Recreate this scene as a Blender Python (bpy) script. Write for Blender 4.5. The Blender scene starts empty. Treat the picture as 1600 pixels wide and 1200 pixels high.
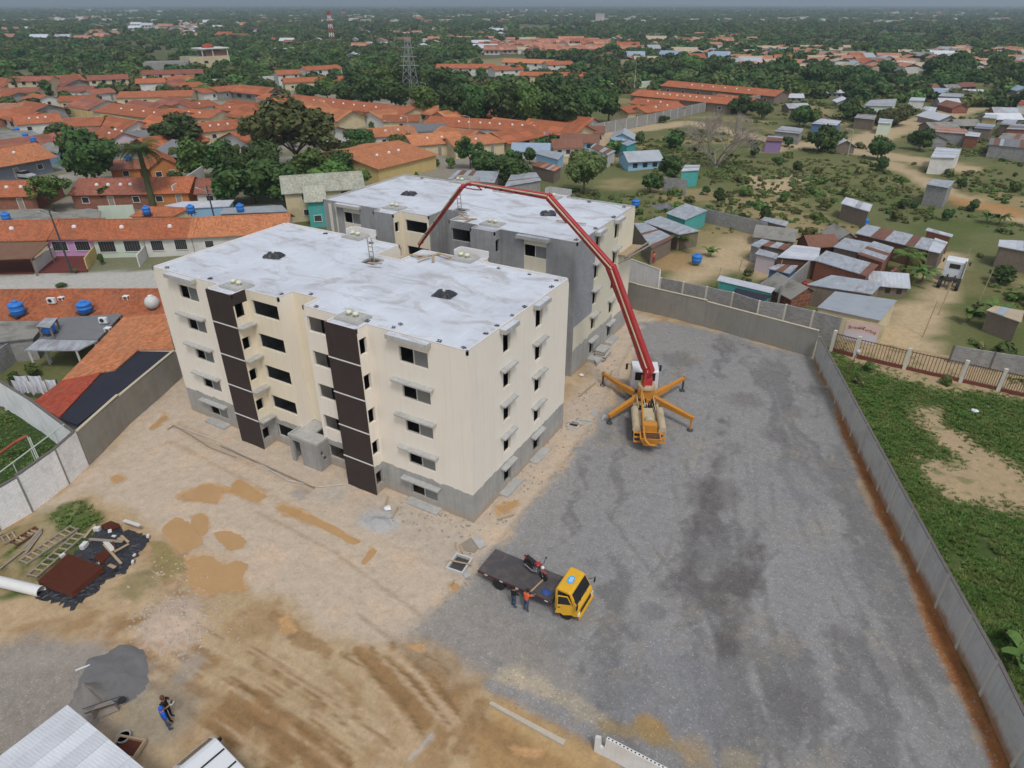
import bpy, bmesh, math, random
import numpy as np
from mathutils import Vector, Matrix, Euler
R_ = math.radians
SC = bpy.context.scene
COL = SC.collection
random.seed(7)
# ------------------------------------------------------------------ camera
CAM = Vector((20.12, -29.70, 31.71)); YAW, PITCH, FPX = -0.5205, 0.5195, 1039.1
cd = bpy.data.cameras.new('camera'); cam = bpy.data.objects.new('camera', cd); COL.objects.link(cam)
cam.location = CAM; cam.rotation_euler = (math.pi/2 - PITCH, 0, -YAW)
cd.sensor_width = 36; cd.lens = 36*FPX/1600; cd.clip_start = 0.5; cd.clip_end = 60000
SC.camera = cam
# ------------------------------------------------------------------ sky, sun, exposure
SUN_EL, SUN_AZ = R_(58), R_(133)          # azimuth measured from +Y clockwise, overcast light from behind the camera
w = bpy.data.worlds.new('World'); SC.world = w; w.use_nodes = True
nt = w.node_tree; nt.nodes.clear()
sky = nt.nodes.new('ShaderNodeTexSky'); sky.sky_type = 'NISHITA'; sky.sun_disc = False
sky.sun_elevation = SUN_EL; sky.sun_rotation = SUN_AZ; sky.air_density = 1.0; sky.dust_density = 3.0; sky.altitude = 400
hs = nt.nodes.new('ShaderNodeHueSaturation'); hs.inputs['Saturation'].default_value = 0.45
bg = nt.nodes.new('ShaderNodeBackground'); bg.inputs['Strength'].default_value = 0.145
wo = nt.nodes.new('ShaderNodeOutputWorld')
nt.links.new(sky.outputs[0], hs.inputs['Color']); nt.links.new(hs.outputs[0], bg.inputs[0]); nt.links.new(bg.outputs[0], wo.inputs[0])
sl = bpy.data.lights.new('sun', 'SUN'); sl.energy = 1.5; sl.angle = R_(11); sl.color = (1, .965, .91)
so = bpy.data.objects.new('sun', sl); COL.objects.link(so); so.location = (0, 0, 80)
sd = Vector((math.sin(SUN_AZ)*math.cos(SUN_EL), math.cos(SUN_AZ)*math.cos(SUN_EL), math.sin(SUN_EL)))
so.rotation_euler = sd.to_track_quat('Z', 'Y').to_euler()
vs = SC.view_settings; vs.view_transform = 'Standard'; vs.look = 'None'; vs.exposure = 0.02; vs.gamma = 1; vs.use_curve_mapping = False
SC.render.engine = 'CYCLES'; cy = SC.cycles
cy.use_denoising = True
cy.max_bounces = 6; cy.diffuse_bounces = 3; cy.glossy_bounces = 2; cy.transmission_bounces = 3; cy.transparent_max_bounces = 8; cy.volume_bounces = 0
cy.use_adaptive_sampling = True; cy.adaptive_threshold = 0.02
# ------------------------------------------------------------------ layout: photo point -> point of the place at height z
FW = Vector((math.sin(YAW)*math.cos(PITCH), math.cos(YAW)*math.cos(PITCH), -math.sin(PITCH)))
RT = Vector((math.cos(YAW), -math.sin(YAW), 0)); UP = RT.cross(FW)
FH = Vector((math.sin(YAW), math.cos(YAW), 0))
def G(x, y, z=0.):
    d = FW + RT*((x-800)/FPX) - UP*((y-600)/FPX)
    return CAM + d*((z-CAM.z)/d.z)
def ppm(p):                                  # photo pixels per metre at a point
    return FPX/max(1, (Vector(p)-CAM).dot(FW))
# ------------------------------------------------------------------ mesh helpers
class MB:
    def __init__(s): s.v = []; s.f = []; s.m = []
    def add(s, vs, fs, m=0):
        b = len(s.v); s.v += [tuple(q) for q in vs]
        for f in fs: s.f.append(tuple(i+b for i in f)); s.m.append(m)
        return s
    def box(s, x0, y0, z0, x1, y1, z1, m=0):
        return s.add([(x0,y0,z0),(x1,y0,z0),(x1,y1,z0),(x0,y1,z0),(x0,y0,z1),(x1,y0,z1),(x1,y1,z1),(x0,y1,z1)],
                     [(0,3,2,1),(4,5,6,7),(0,1,5,4),(1,2,6,5),(2,3,7,6),(3,0,4,7)], m)
    def obb(s, c, size, rot=None, m=0):
        M = rot.to_matrix() if isinstance(rot, Euler) else (rot or Matrix.Identity(3))
        c = Vector(c); a, b, d = size[0]/2, size[1]/2, size[2]/2
        P = [c+M@Vector(q) for q in ((-a,-b,-d),(a,-b,-d),(a,b,-d),(-a,b,-d),(-a,-b,d),(a,-b,d),(a,b,d),(-a,b,d))]
        return s.add(P, [(0,3,2,1),(4,5,6,7),(0,1,5,4),(1,2,6,5),(2,3,7,6),(3,0,4,7)], m)
    def beam(s, p, q, w, h, m=0, up=(0,0,1), w2=None, h2=None):   # rectangular bar p->q
        p, q = Vector(p), Vector(q); d = (q-p).normalized(); up = Vector(up)
        if abs(d.dot(up)) > .98: up = Vector((1,0,0))
        sx = d.cross(up).normalized(); sz = sx.cross(d)
        w2 = w2 or w; h2 = h2 or h; P = []
        for c, ww, hh in ((p, w, h), (q, w2, h2)):
            P += [c-sx*ww/2-sz*hh/2, c+sx*ww/2-sz*hh/2, c+sx*ww/2+sz*hh/2, c-sx*ww/2+sz*hh/2]
        return s.add(P, [(3,2,1,0),(4,5,6,7),(0,1,5,4),(1,2,6,5),(2,3,7,6),(3,0,4,7)], m)
    def cyl(s, p, q, r, r2=None, n=8, m=0, caps=True):
        p, q = Vector(p), Vector(q); d = (q-p).normalized(); up = Vector((0,0,1)) if abs(d.z) < .98 else Vector((1,0,0))
        a = d.cross(up).normalized(); b = a.cross(d); r2 = r if r2 is None else r2
        P = [p+(a*math.cos(t)+b*math.sin(t))*r for t in [2*math.pi*i/n for i in range(n)]]
        P += [q+(a*math.cos(t)+b*math.sin(t))*r2 for t in [2*math.pi*i/n for i in range(n)]]
        F = [(i, i+n, (i+1)%n+n, (i+1)%n) for i in range(n)]
        if caps: F += [tuple(range(n)), tuple(range(2*n-1, n-1, -1))]
        return s.add(P, F, m)
    def tube(s, pts, r, n=6, m=0):
        for a, b in zip(pts[:-1], pts[1:]): s.cyl(a, b, r, n=n, m=m)
        return s
    def lathe(s, prof, n=16, c=(0,0,0), m=0):
        c = Vector(c); P = []; k = len(prof)
        for r, z in prof:
            P += [c+Vector((r*math.cos(2*math.pi*i/n), r*math.sin(2*math.pi*i/n), z)) for i in range(n)]
        F = [(j*n+i, j*n+(i+1)%n, (j+1)*n+(i+1)%n, (j+1)*n+i) for j in range(k-1) for i in range(n)]
        F += [tuple(range(n-1,-1,-1)), tuple(range((k-1)*n, k*n))]
        return s.add(P, F, m)
    def prism(s, poly, z0, z1, m=0):
        n = len(poly); a = sum(poly[i][0]*poly[(i+1)%n][1]-poly[(i+1)%n][0]*poly[i][1] for i in range(n))
        if a < 0: poly = poly[::-1]
        P = [(x,y,z0) for x,y in poly]+[(x,y,z1) for x,y in poly]
        return s.add(P, [tuple(range(n-1,-1,-1)), tuple(range(n,2*n))]+[(i,(i+1)%n,(i+1)%n+n,i+n) for i in range(n)], m)
    def slab(s, top, t, m=0):                 # a sheet with thickness below its four (or more) top corners
        top = [Vector(q) for q in top]; n = len(top)
        nn = (top[1]-top[0]).cross(top[2]-top[0])
        if nn.z < 0: top = top[::-1]
        P = top+[q-Vector((0,0,t)) for q in top]
        return s.add(P, [tuple(range(n)), tuple(range(2*n-1,n-1,-1))]+[(i, i+n, (i+1)%n+n, (i+1)%n) for i in range(n)], m)
    def ball(s, c, r, m=0, n=10, k=6, sz=1.0):
        return s.lathe([(max(.001, r*math.sin(math.pi*j/k)), -r*sz*math.cos(math.pi*j/k)) for j in range(k+1)], n, c, m)
    def mesh(s, name, mats, smooth=False, uv=True):
        me = bpy.data.meshes.new(name); me.from_pydata(s.v, [], s.f)
        for q in (mats if isinstance(mats, (list, tuple)) else [mats]): me.materials.append(q)
        if any(s.m): me.polygons.foreach_set('material_index', s.m)
        if smooth: me.polygons.foreach_set('use_smooth', [True]*len(s.f))
        if uv:
            L = me.uv_layers.new(name='UVMap').data; Z = Vector((0,0,1))
            for p in me.polygons:
                nn = p.normal; a = Z.cross(nn); a = a.normalized() if a.length > .05 else Vector((1,0,0)); b = nn.cross(a)
                for li in p.loop_indices:
                    c = me.vertices[me.loops[li].vertex_index].co; L[li].uv = (c.dot(a), c.dot(b))
        me.update(); return me
    def build(s, name, mats, parent=None, loc=None, rz=0, smooth=False, uv=True):
        o = bpy.data.objects.new(name, s.mesh(name, mats, smooth, uv)); COL.objects.link(o)
        if parent: o.parent = parent
        if loc is not None: o.location = loc
        if rz: o.rotation_euler = (0,0,rz)
        return o
LABELS = {}
def tag(o, label=None, cat=None, group=None, kind=None):
    if label: o['label'] = label
    if cat: o['category'] = cat
    if group: o['group'] = group
    if kind: o['kind'] = kind
    return o
def thing(name, label, cat, loc=(0,0,0), rz=0, group=None):
    o = bpy.data.objects.new(name, None); COL.objects.link(o); o.location = loc; o.rotation_euler = (0,0,rz); o.empty_display_size = .3
    return tag(o, label, cat, group)
def inst(name, me, parent=None, loc=(0,0,0), rot=(0,0,0), sc=1):
    o = bpy.data.objects.new(name, me); COL.objects.link(o)
    if parent: o.parent = parent
    o.location = loc; o.rotation_euler = rot; o.scale = (sc,)*3 if not hasattr(sc, '__len__') else sc
    return o
def cptree(o, loc=None, rz=None, label=None, parent=None):
    kids = [c for c in ALLKIDS.get(o.name, [])] or [c for c in COL.objects if c.parent == o]
    ALLKIDS[o.name] = kids
    c = o.copy(); COL.objects.link(c)
    if parent: c.parent = parent
    if loc is not None: c.location = loc
    if rz is not None: c.rotation_euler = (0,0,rz)
    if label: c['label'] = label
    for k in kids: cptree(k, parent=c)
    return c
ALLKIDS = {}
# ------------------------------------------------------------------ materials
def nodes(name):
    m = bpy.data.materials.new(name); m.use_nodes = True; n = m.node_tree; b = n.nodes['Principled BSDF']; return m, n, b
def N(n, t, **k):
    o = n.nodes.new('ShaderNode'+t)
    for a, v in k.items():
        if a in o.inputs: o.inputs[a].default_value = v
        else: setattr(o, a, v)
    return o
def L(n, a, b): n.links.new(a, b)
def mixc(n, fac, a, b, mode='MIX'):
    o = n.nodes.new('ShaderNodeMix'); o.data_type = 'RGBA'; o.blend_type = mode
    for i, q in ((0, fac), (6, a), (7, b)):
        if isinstance(q, (int, float)): o.inputs[i].default_value = q
        elif isinstance(q, tuple): o.inputs[i].default_value = (*q, 1) if len(q) == 3 else q
        else: n.links.new(q, o.inputs[i])
    return o.outputs[2]
def mathn(n, op, a, b=0., clamp=False):
    o = n.nodes.new('ShaderNodeMath'); o.operation = op; o.use_clamp = clamp
    for i, q in ((0, a), (1, b)):
        if isinstance(q, (int, float)): o.inputs[i].default_value = q
        else: n.links.new(q, o.inputs[i])
    return o.outputs[0]
def ramp(n, fac, stops, interp='LINEAR'):
    o = n.nodes.new('ShaderNodeValToRGB'); o.color_ramp.interpolation = interp; e = o.color_ramp.elements
    while len(e) < len(stops): e.new(.5)
    for q, (p, c) in zip(e, stops): q.position = p; q.color = (*c, 1) if hasattr(c, '__len__') else (c, c, c, 1)
    n.links.new(fac, o.inputs[0]); return o.outputs[0]
def noise(n, vec, scale, detail=4, rough=.6, dist=0):
    o = N(n, 'TexNoise', Scale=scale, Detail=detail, Roughness=rough, Distortion=dist)
    if vec is not None: n.links.new(vec, o.inputs['Vector'])
    return o.outputs[0]
def mapping(n, vec, scale):
    o = N(n, 'Mapping'); o.inputs['Scale'].default_value = scale; n.links.new(vec, o.inputs[0]); return o.outputs[0]
MATS = {}
def splash_nodes(n, col, pos, c, h, amt):
    """mud thrown up against the foot of a wall, ragged upper edge"""
    sz = N(n, 'SeparateXYZ'); L(n, pos, sz.inputs[0]); z = mathn(n, 'SUBTRACT', sz.outputs[2], mathn(n, 'MULTIPLY', noise(n, mapping(n, pos, (1, 1, .4)), 1.1, 6, .75), h*1.6))
    k = ramp(n, mathn(n, 'ADD', z, .5), [(.0, 1.), (.5, 0.)]); return mixc(n, mathn(n, 'MULTIPLY', k, amt), col, c)
def mat(name, c, rough=.8, var=.25, scale=1.2, bump=0., dirt=None, dirt_amt=.5, metal=0., streak=0., rnd=0., spec=.3, fine=0., splash=None):
    """plain weathered surface: two scales of tone, optional dirt colour, vertical streaks, per-object variation"""
    if name in MATS: return MATS[name]
    m, n, b = nodes(name); tc = N(n, 'TexCoord'); pos = N(n, 'NewGeometry').outputs['Position']
    a = noise(n, pos, scale, 5); f = noise(n, pos, scale*9, 3)
    col = mixc(n, a, tuple(x*(1-var) for x in c), tuple(min(1, x*(1+var*.7)) for x in c))
    col = mixc(n, mathn(n, 'MULTIPLY', f, .5), col, tuple(x*(1-var*1.3) for x in c))
    if fine: col = mixc(n, mathn(n, 'MULTIPLY', ramp(n, noise(n, pos, scale*60, 2), [(.45, 0.), (.7, 1.)]), fine), col, tuple(min(1, x*1.9) for x in c))
    if dirt:
        d = ramp(n, noise(n, pos, scale*.6, 6, .7, .4), [(.48, 0.), (.66, 1.)])
        col = mixc(n, mathn(n, 'MULTIPLY', d, dirt_amt), col, dirt)
    if streak:
        s = ramp(n, noise(n, mapping(n, pos, (5, 5, .25)), 1.0, 4, .7), [(.5, 0.), (.75, 1.)])
        col = mixc(n, mathn(n, 'MULTIPLY', s, streak), col, tuple(x*.45 for x in c))
    if splash: col = splash_nodes(n, col, pos, *splash)
    if rnd:
        oi = N(n, 'ObjectInfo'); v = mathn(n, 'ADD', mathn(n, 'MULTIPLY', oi.outputs['Random'], 2*rnd), 1-rnd)
        cb = N(n, 'HueSaturation'); L(n, col, cb.inputs['Color']); L(n, v, cb.inputs['Value']); col = cb.outputs[0]
    L(n, col, b.inputs['Base Color']); b.inputs['Roughness'].default_value = rough; b.inputs['Metallic'].default_value = metal
    b.inputs['Specular IOR Level'].default_value = spec
    if bump:
        bp = N(n, 'Bump', Strength=bump, Distance=.05); L(n, f, bp.inputs['Height']); L(n, bp.outputs[0], b.inputs['Normal'])
    MATS[name] = m; return m
def tile_mat(name, c, dirt=(.12,.07,.05), amt=.45):
    """clay roof: courses run across the slope, pans up it (UV in metres)"""
    m, n, b = nodes(name); uv = N(n, 'UVMap').outputs[0]; pos = N(n, 'NewGeometry').outputs['Position']
    sx = N(n, 'SeparateXYZ'); L(n, uv, sx.inputs[0])
    pan = mathn(n, 'SINE', mathn(n, 'MULTIPLY', sx.outputs[0], 2*math.pi/.24)); course = mathn(n, 'FRACT', mathn(n, 'MULTIPLY', sx.outputs[1], 1/.34))
    h = mathn(n, 'ADD', mathn(n, 'MULTIPLY', pan, .5), mathn(n, 'MULTIPLY', course, -.6))
    cell = N(n, 'TexWhiteNoise'); cell.noise_dimensions = '2D'
    sn = N(n, 'VectorMath', operation='SNAP'); L(n, uv, sn.inputs[0]); sn.inputs[1].default_value = (.24, .34, 1); L(n, sn.outputs[0], cell.inputs['Vector'])
    col = mixc(n, cell.outputs['Value'], tuple(x*.72 for x in c), tuple(min(1, x*1.22) for x in c))
    col = mixc(n, mathn(n, 'MULTIPLY', ramp(n, course, [(.0, 1.), (.16, 0.)]), .4), col, tuple(x*.4 for x in c))
    d = ramp(n, noise(n, pos, .35, 6, .68, .3), [(.45, 0.), (.68, 1.)]); col = mixc(n, mathn(n, 'MULTIPLY', d, amt), col, dirt)
    d2 = ramp(n, noise(n, mapping(n, pos, (.5, .5, .5)), 1.0, 3), [(.4, 0.), (.7, 1.)]); col = mixc(n, mathn(n, 'MULTIPLY', d2, .3), col, (min(1,c[0]*1.25), c[1]*1.5, c[2]*1.7))
    oi = N(n, 'ObjectInfo'); v = mathn(n, 'ADD', mathn(n, 'MULTIPLY', oi.outputs['Random'], .35), .82)
    cb = N(n, 'HueSaturation'); L(n, col, cb.inputs['Color']); L(n, v, cb.inputs['Value']); L(n, cb.outputs[0], b.inputs['Base Color'])
    bp = N(n, 'Bump', Strength=.6, Distance=.05); L(n, h, bp.inputs['Height']); L(n, bp.outputs[0], b.inputs['Normal'])
    b.inputs['Roughness'].default_value = .85; b.inputs['Specular IOR Level'].default_value = .2
    MATS[name] = m; return m
def sheet_mat(name, c, rust=.35, pitch=.11, rough=.45, metal=.35, bs=.5):
    """corrugated metal sheet with rust, corrugations up the slope"""
    m, n, b = nodes(name); uv = N(n, 'UVMap').outputs[0]; pos = N(n, 'NewGeometry').outputs['Position']
    sx = N(n, 'SeparateXYZ'); L(n, uv, sx.inputs[0]); h = mathn(n, 'SINE', mathn(n, 'MULTIPLY', sx.outputs[0], 2*math.pi/pitch))
    col = mixc(n, noise(n, pos, .7, 4), tuple(x*.75 for x in c), tuple(min(1, x*1.15) for x in c))
    oi = N(n, 'ObjectInfo'); rr = mathn(n, 'MULTIPLY', oi.outputs['Random'], .22)
    d = ramp(n, mathn(n, 'ADD', noise(n, mapping(n, uv, (1.3, .45, 1)), 1.0, 6, .7), rr), [(.60, 0.), (.78, 1.)])
    col = mixc(n, mathn(n, 'MULTIPLY', d, rust), col, (.16, .065, .03))
    v = mathn(n, 'ADD', mathn(n, 'MULTIPLY', oi.outputs['Random'], .3), .85)
    cb = N(n, 'HueSaturation'); L(n, col, cb.inputs['Color']); L(n, v, cb.inputs['Value']); L(n, cb.outputs[0], b.inputs['Base Color'])
    bp = N(n, 'Bump', Strength=bs, Distance=.03); L(n, h, bp.inputs['Height']); L(n, bp.outputs[0], b.inputs['Normal'])
    b.inputs['Roughness'].default_value = rough; b.inputs['Metallic'].default_value = metal; MATS[name] = m; return m
def block_mat(name, c, mortar, bw=.4, bh=.2, var=.2, dirt=(.1,.09,.08), amt=.4, mw=.012):
    """blockwork in UV metres"""
    m, n, b = nodes(name); uv = N(n, 'UVMap').outputs[0]; pos = N(n, 'NewGeometry').outputs['Position']
    br = N(n, 'TexBrick', Scale=1.0); br.inputs['Color1'].default_value = (*[x*(1-var) for x in c], 1); br.inputs['Color2'].default_value = (*[min(1, x*(1+var)) for x in c], 1)
    br.inputs['Mortar'].default_value = (*mortar, 1); br.inputs['Mortar Size'].default_value = mw; br.inputs['Brick Width'].default_value = bw; br.inputs['Row Height'].default_value = bh
    L(n, uv, br.inputs['Vector']); col = br.outputs[0]
    col = mixc(n, mathn(n, 'MULTIPLY', noise(n, pos, 1.1, 6, .7), .25), col, tuple(x*.75 for x in c))
    d = ramp(n, noise(n, mapping(n, pos, (1.3, 1.3, .5)), 1., 6, .72), [(.5, 0.), (.68, 1.)]); col = mixc(n, mathn(n, 'MULTIPLY', d, amt), col, dirt)
    L(n, col, b.inputs['Base Color']); b.inputs['Roughness'].default_value = .92; b.inputs['Specular IOR Level'].default_value = .15
    bp = N(n, 'Bump', Strength=.5, Distance=.02); bp.invert = True; L(n, br.outputs['Fac'], bp.inputs['Height']); L(n, bp.outputs[0], b.inputs['Normal'])
    MATS[name] = m; return m
def glass_mat(name, c, rough=.15):
    m, n, b = nodes(name); b.inputs['Base Color'].default_value = (*c, 1); b.inputs['Roughness'].default_value = rough; b.inputs['Specular IOR Level'].default_value = .6
    MATS[name] = m; return m
# numpy noise for painted ground masks and relief
def vnoise(x, y, seed=0):
    xi = np.floor(x).astype(np.int64); yi = np.floor(y).astype(np.int64); fx = x-xi; fy = y-yi
    fx = fx*fx*(3-2*fx); fy = fy*fy*(3-2*fy)
    def h(a, b):
        k = (a*374761393 + b*668265263 + seed*974711) & 0x7fffffff
        k = ((k ^ (k >> 13))*1274126177) & 0x7fffffff
        return ((k ^ (k >> 16)) & 0xffff)/65535.
    return (h(xi,yi)*(1-fx)+h(xi+1,yi)*fx)*(1-fy)+(h(xi,yi+1)*(1-fx)+h(xi+1,yi+1)*fx)*fy
def fbm(x, y, sc, oct=4, seed=0, g=.55):
    t = 0; a = 1; s = 0
    for i in range(oct): t = t+a*vnoise(x*sc*2**i+17.3*i, y*sc*2**i-9.1*i, seed+i*31); s += a; a *= g
    return t/s
def sdist(X, Y, poly):                         # signed distance to a polygon, positive inside
    P = np.array(poly, float)[:, :2]; d = np.full(X.shape, 1e9); ins = np.zeros(X.shape, bool); n = len(P)
    for i in range(n):
        ax, ay = P[i]; bx, by = P[(i+1) % n]; ex, ey = bx-ax, by-ay; l2 = ex*ex+ey*ey+1e-9
        t = np.clip(((X-ax)*ex+(Y-ay)*ey)/l2, 0, 1); d = np.minimum(d, np.hypot(X-ax-t*ex, Y-ay-t*ey))
        c = ((ay > Y) != (by > Y)); ins ^= c & (X < (bx-ax)*(Y-ay)/(by-ay+1e-12)+ax)
    return np.where(ins, d, -d)
def ldist(X, Y, pts):
    P = np.array(pts, float)[:, :2]; d = np.full(X.shape, 1e9)
    for i in range(len(P)-1):
        ax, ay = P[i]; bx, by = P[i+1]; ex, ey = bx-ax, by-ay; l2 = ex*ex+ey*ey+1e-9
        t = np.clip(((X-ax)*ex+(Y-ay)*ey)/l2, 0, 1); d = np.minimum(d, np.hypot(X-ax-t*ex, Y-ay-t*ey))
    return d
def sstep(x, a, b):
    t = np.clip((x-a)/(b-a), 0, 1); return t*t*(3-2*t)
def gp(*px): return [tuple(G(x, y)[:2]) for x, y in px]
# ================================================================== GROUND
def ground_mat(name, spk=1.0):
    m, n, b = nodes(name); pos = N(n, 'NewGeometry').outputs['Position']
    a = N(n, 'VertexColor', layer_name='Col'); x = N(n, 'VertexColor', layer_name='Aux'); ax = N(n, 'SeparateColor'); L(n, x.outputs[0], ax.inputs[0])
    col = a.outputs[0]
    dk = N(n, 'MixRGB', blend_type='MULTIPLY'); dk.inputs[0].default_value = 1
    f = ramp(n, noise(n, pos, 1.6, 8, .72, .25), [(.25, .78), (.5, 1.), (.8, 1.2)]); L(n, col, dk.inputs[1]); L(n, f, dk.inputs[2]); col = dk.outputs[0]
    f2 = ramp(n, noise(n, pos, 5.5, 6, .75, .4), [(.28, .84), (.5, 1.), (.74, 1.13)]); dk2 = N(n, 'MixRGB', blend_type='MULTIPLY'); dk2.inputs[0].default_value = 1; L(n, col, dk2.inputs[1]); L(n, f2, dk2.inputs[2]); col = dk2.outputs[0]
    # gravel: stones of mixed tone
    vo = N(n, 'TexVoronoi', Scale=15.0); L(n, pos, vo.inputs['Vector']); vs_ = N(n, 'SeparateColor'); L(n, vo.outputs['Color'], vs_.inputs[0])
    st = ramp(n, vs_.outputs[0], [(0., .92), (.5, 1.), (.90, 1.02), (.998, 1.5)]); st2 = ramp(n, noise(n, pos, 26, 3, .7), [(.3, .9), (.7, 1.1)])
    g = N(n, 'MixRGB', blend_type='MULTIPLY'); L(n, ax.outputs[1], g.inputs[0]); L(n, col, g.inputs[1]); L(n, st, g.inputs[2])
    g2 = N(n, 'MixRGB', blend_type='MULTIPLY'); g2.inputs[0].default_value = .55; L(n, g.outputs[0], g2.inputs[1]); L(n, st2, g2.inputs[2])
    # scattered pale pebbles and clods
    pb = ramp(n, noise(n, pos, 15., 2, .6), [(.72, 0.), (.77, 1.)]); col = mixc(n, mathn(n, 'MULTIPLY', pb, 0.16*spk), g2.outputs[0], (.62, .55, .46))
    L(n, col, b.inputs['Base Color'])
    rg = mathn(n, 'SUBTRACT', .95, mathn(n, 'MULTIPLY', ax.outputs[0], .86)); L(n, rg, b.inputs['Roughness']); b.inputs['Specular IOR Level'].default_value = .22
    bh = mathn(n, 'ADD', noise(n, pos, 2.2, 8, .75), mathn(n, 'MULTIPLY', vo.outputs['Distance'], mathn(n, 'MULTIPLY', ax.outputs[1], -.5)))
    bs = mathn(n, 'SUBTRACT', .32, mathn(n, 'MULTIPLY', ax.outputs[0], .31))
    bp = N(n, 'Bump', Distance=.12); L(n, bs, bp.inputs['Strength']); L(n, bh, bp.inputs['Height']); L(n, bp.outputs[0], b.inputs['Normal'])
    return m
def sheet_obj(name, xs, ys, zf, colf, material):
    X, Y = np.meshgrid(xs, ys); nx, ny = len(xs), len(ys)
    colr, aux = colf(X, Y); Z = zf(X, Y)
    co = np.stack([X, Y, Z], -1).reshape(-1, 3).astype(np.float32)
    i = np.arange((nx-1)*(ny-1)); r, c = i//(nx-1), i % (nx-1); q = r*nx+c
    F = np.stack([q, q+1, q+nx+1, q+nx], -1).astype(np.int32)
    me = bpy.data.meshes.new(name); me.vertices.add(len(co)); me.vertices.foreach_set('co', co.ravel())
    me.loops.add(F.size); me.loops.foreach_set('vertex_index', F.ravel()); me.polygons.add(len(F))
    me.polygons.foreach_set('loop_start', np.arange(0, F.size, 4, dtype=np.int32)); me.polygons.foreach_set('use_smooth', np.ones(len(F), bool))
    me.update(calc_edges=True)
    for nm, arr in (('Col', colr), ('Aux', aux)):
        at = me.color_attributes.new(nm, 'FLOAT_COLOR', 'POINT'); a4 = np.ones((len(co), 4), np.float32); a4[:, :3] = arr.reshape(-1, 3); at.data.foreach_set('color', a4.ravel())
    me.materials.append(material); o = bpy.data.objects.new(name, me); COL.objects.link(o); return tag(o, kind='structure')
class Paint:
    def __init__(s, X, Y, base):
        s.X, s.Y = X, Y; s.c = np.zeros(X.shape+(3,))+np.array(base); s.a = np.zeros(X.shape+(3,))
        s.wx = (fbm(X, Y, .35, 5, 3)-.5); s.w2 = (fbm(X, Y, 1.3, 4, 9)-.5); s.w3 = (fbm(X, Y, 2.6, 3, 29, .7)-.5)*.55
    def lay(s, k, c, wet=None, grav=None):
        k = np.clip(k, 0, 1)[..., None]; s.c = s.c*(1-k)+np.array(c)*k; k = k[..., 0]
        if wet is not None: s.a[..., 0] = s.a[..., 0]*(1-k)+wet*k
        if grav is not None: s.a[..., 1] = s.a[..., 1]*(1-k)+grav*k
    def poly(s, pts, c, soft=.5, warp=1.5, amt=1., wet=0., grav=0., w2=.5):
        d = sdist(s.X, s.Y, pts)+s.wx*warp*2+s.w2*w2+s.w3*min(1, soft*2); s.lay(sstep(d, -soft/2, soft/2)*amt, c, wet, grav)
    def line(s, pts, wd, c, soft=.4, warp=.6, amt=.9, wet=0., grav=None, brk=.0):
        d = wd/2-ldist(s.X, s.Y, pts)+s.wx*warp+s.w2*warp*.6+s.w3*min(.8, wd)
        k = sstep(d, -soft/2, soft/2)*amt
        if brk: k = k*sstep(fbm(s.X, s.Y, .9, 3, 44), brk-.12, brk+.12)
        s.lay(k, c, wet, grav)
    def blot(s, x, y, r, c, amt=.8, soft=.35, wet=None, warp=1.2):
        p = G(x, y); d = r-np.hypot(s.X-p.x, s.Y-p.y)+s.wx*warp*r+s.w2*r*.9+s.w3*min(1.2, r); s.lay(sstep(d, -soft*r, soft*r)*amt, c, wet)
PALE, TAN, OCHRE, BROWN, LOT, LOTD, RUST, GRS, SAND = (.505,.41,.315), (.435,.32,.19), (.52,.31,.145), (.29,.175,.08), (.255,.25,.243), (.11,.097,.096), (.34,.145,.05), (.075,.11,.028), (.47,.36,.22)
LOTP = gp((1000,503),(1090,510),(1180,533),(1268,560),(1303,640),(1312,668),(1345,745),(1368,800),(1413,883),(1450,987),(1490,1067),(1560,1197),(1640,1330),(1100,1330),(1000,1215),(930,1150),(870,1108),(760,1058),(655,985),(690,950),(745,905),(760,870),(800,830),(880,735),(935,660),(985,590),(995,540))
PUDDLES = (((256,822),(276,806),(302,822),(318,848),(282,867),(256,835)),((289,874),(331,867),(347,887),(363,876),(383,882),(376,900),(383,923),(347,923),(321,934),(295,916)),((334,832),(354,825),(383,841),(383,858),(360,861),(337,841)), ((298,806),(318,801),(331,815),(318,838),(302,825)),((282,773),(321,754),(354,763),(337,786),(298,780)),((354,767),(373,747),(419,773),(402,786)),((435,786),(474,799),(516,819),(565,845),(552,854),(519,832),(474,812),(441,799)), ((565,874),(581,854),(591,861),(568,884)),((428,965),(448,962),(462,985),(441,995)),((232,668),(258,645),(264,652),(240,672)),((172,745),(185,738),(192,748),(180,755)),((700,918),(712,908),(722,916),(708,928)),((775,790),(812,778),(806,792),(780,805)),((640,1010),(664,1005),(660,1018)),((800,1165),(850,1170),(845,1185),(805,1180)))
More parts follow.
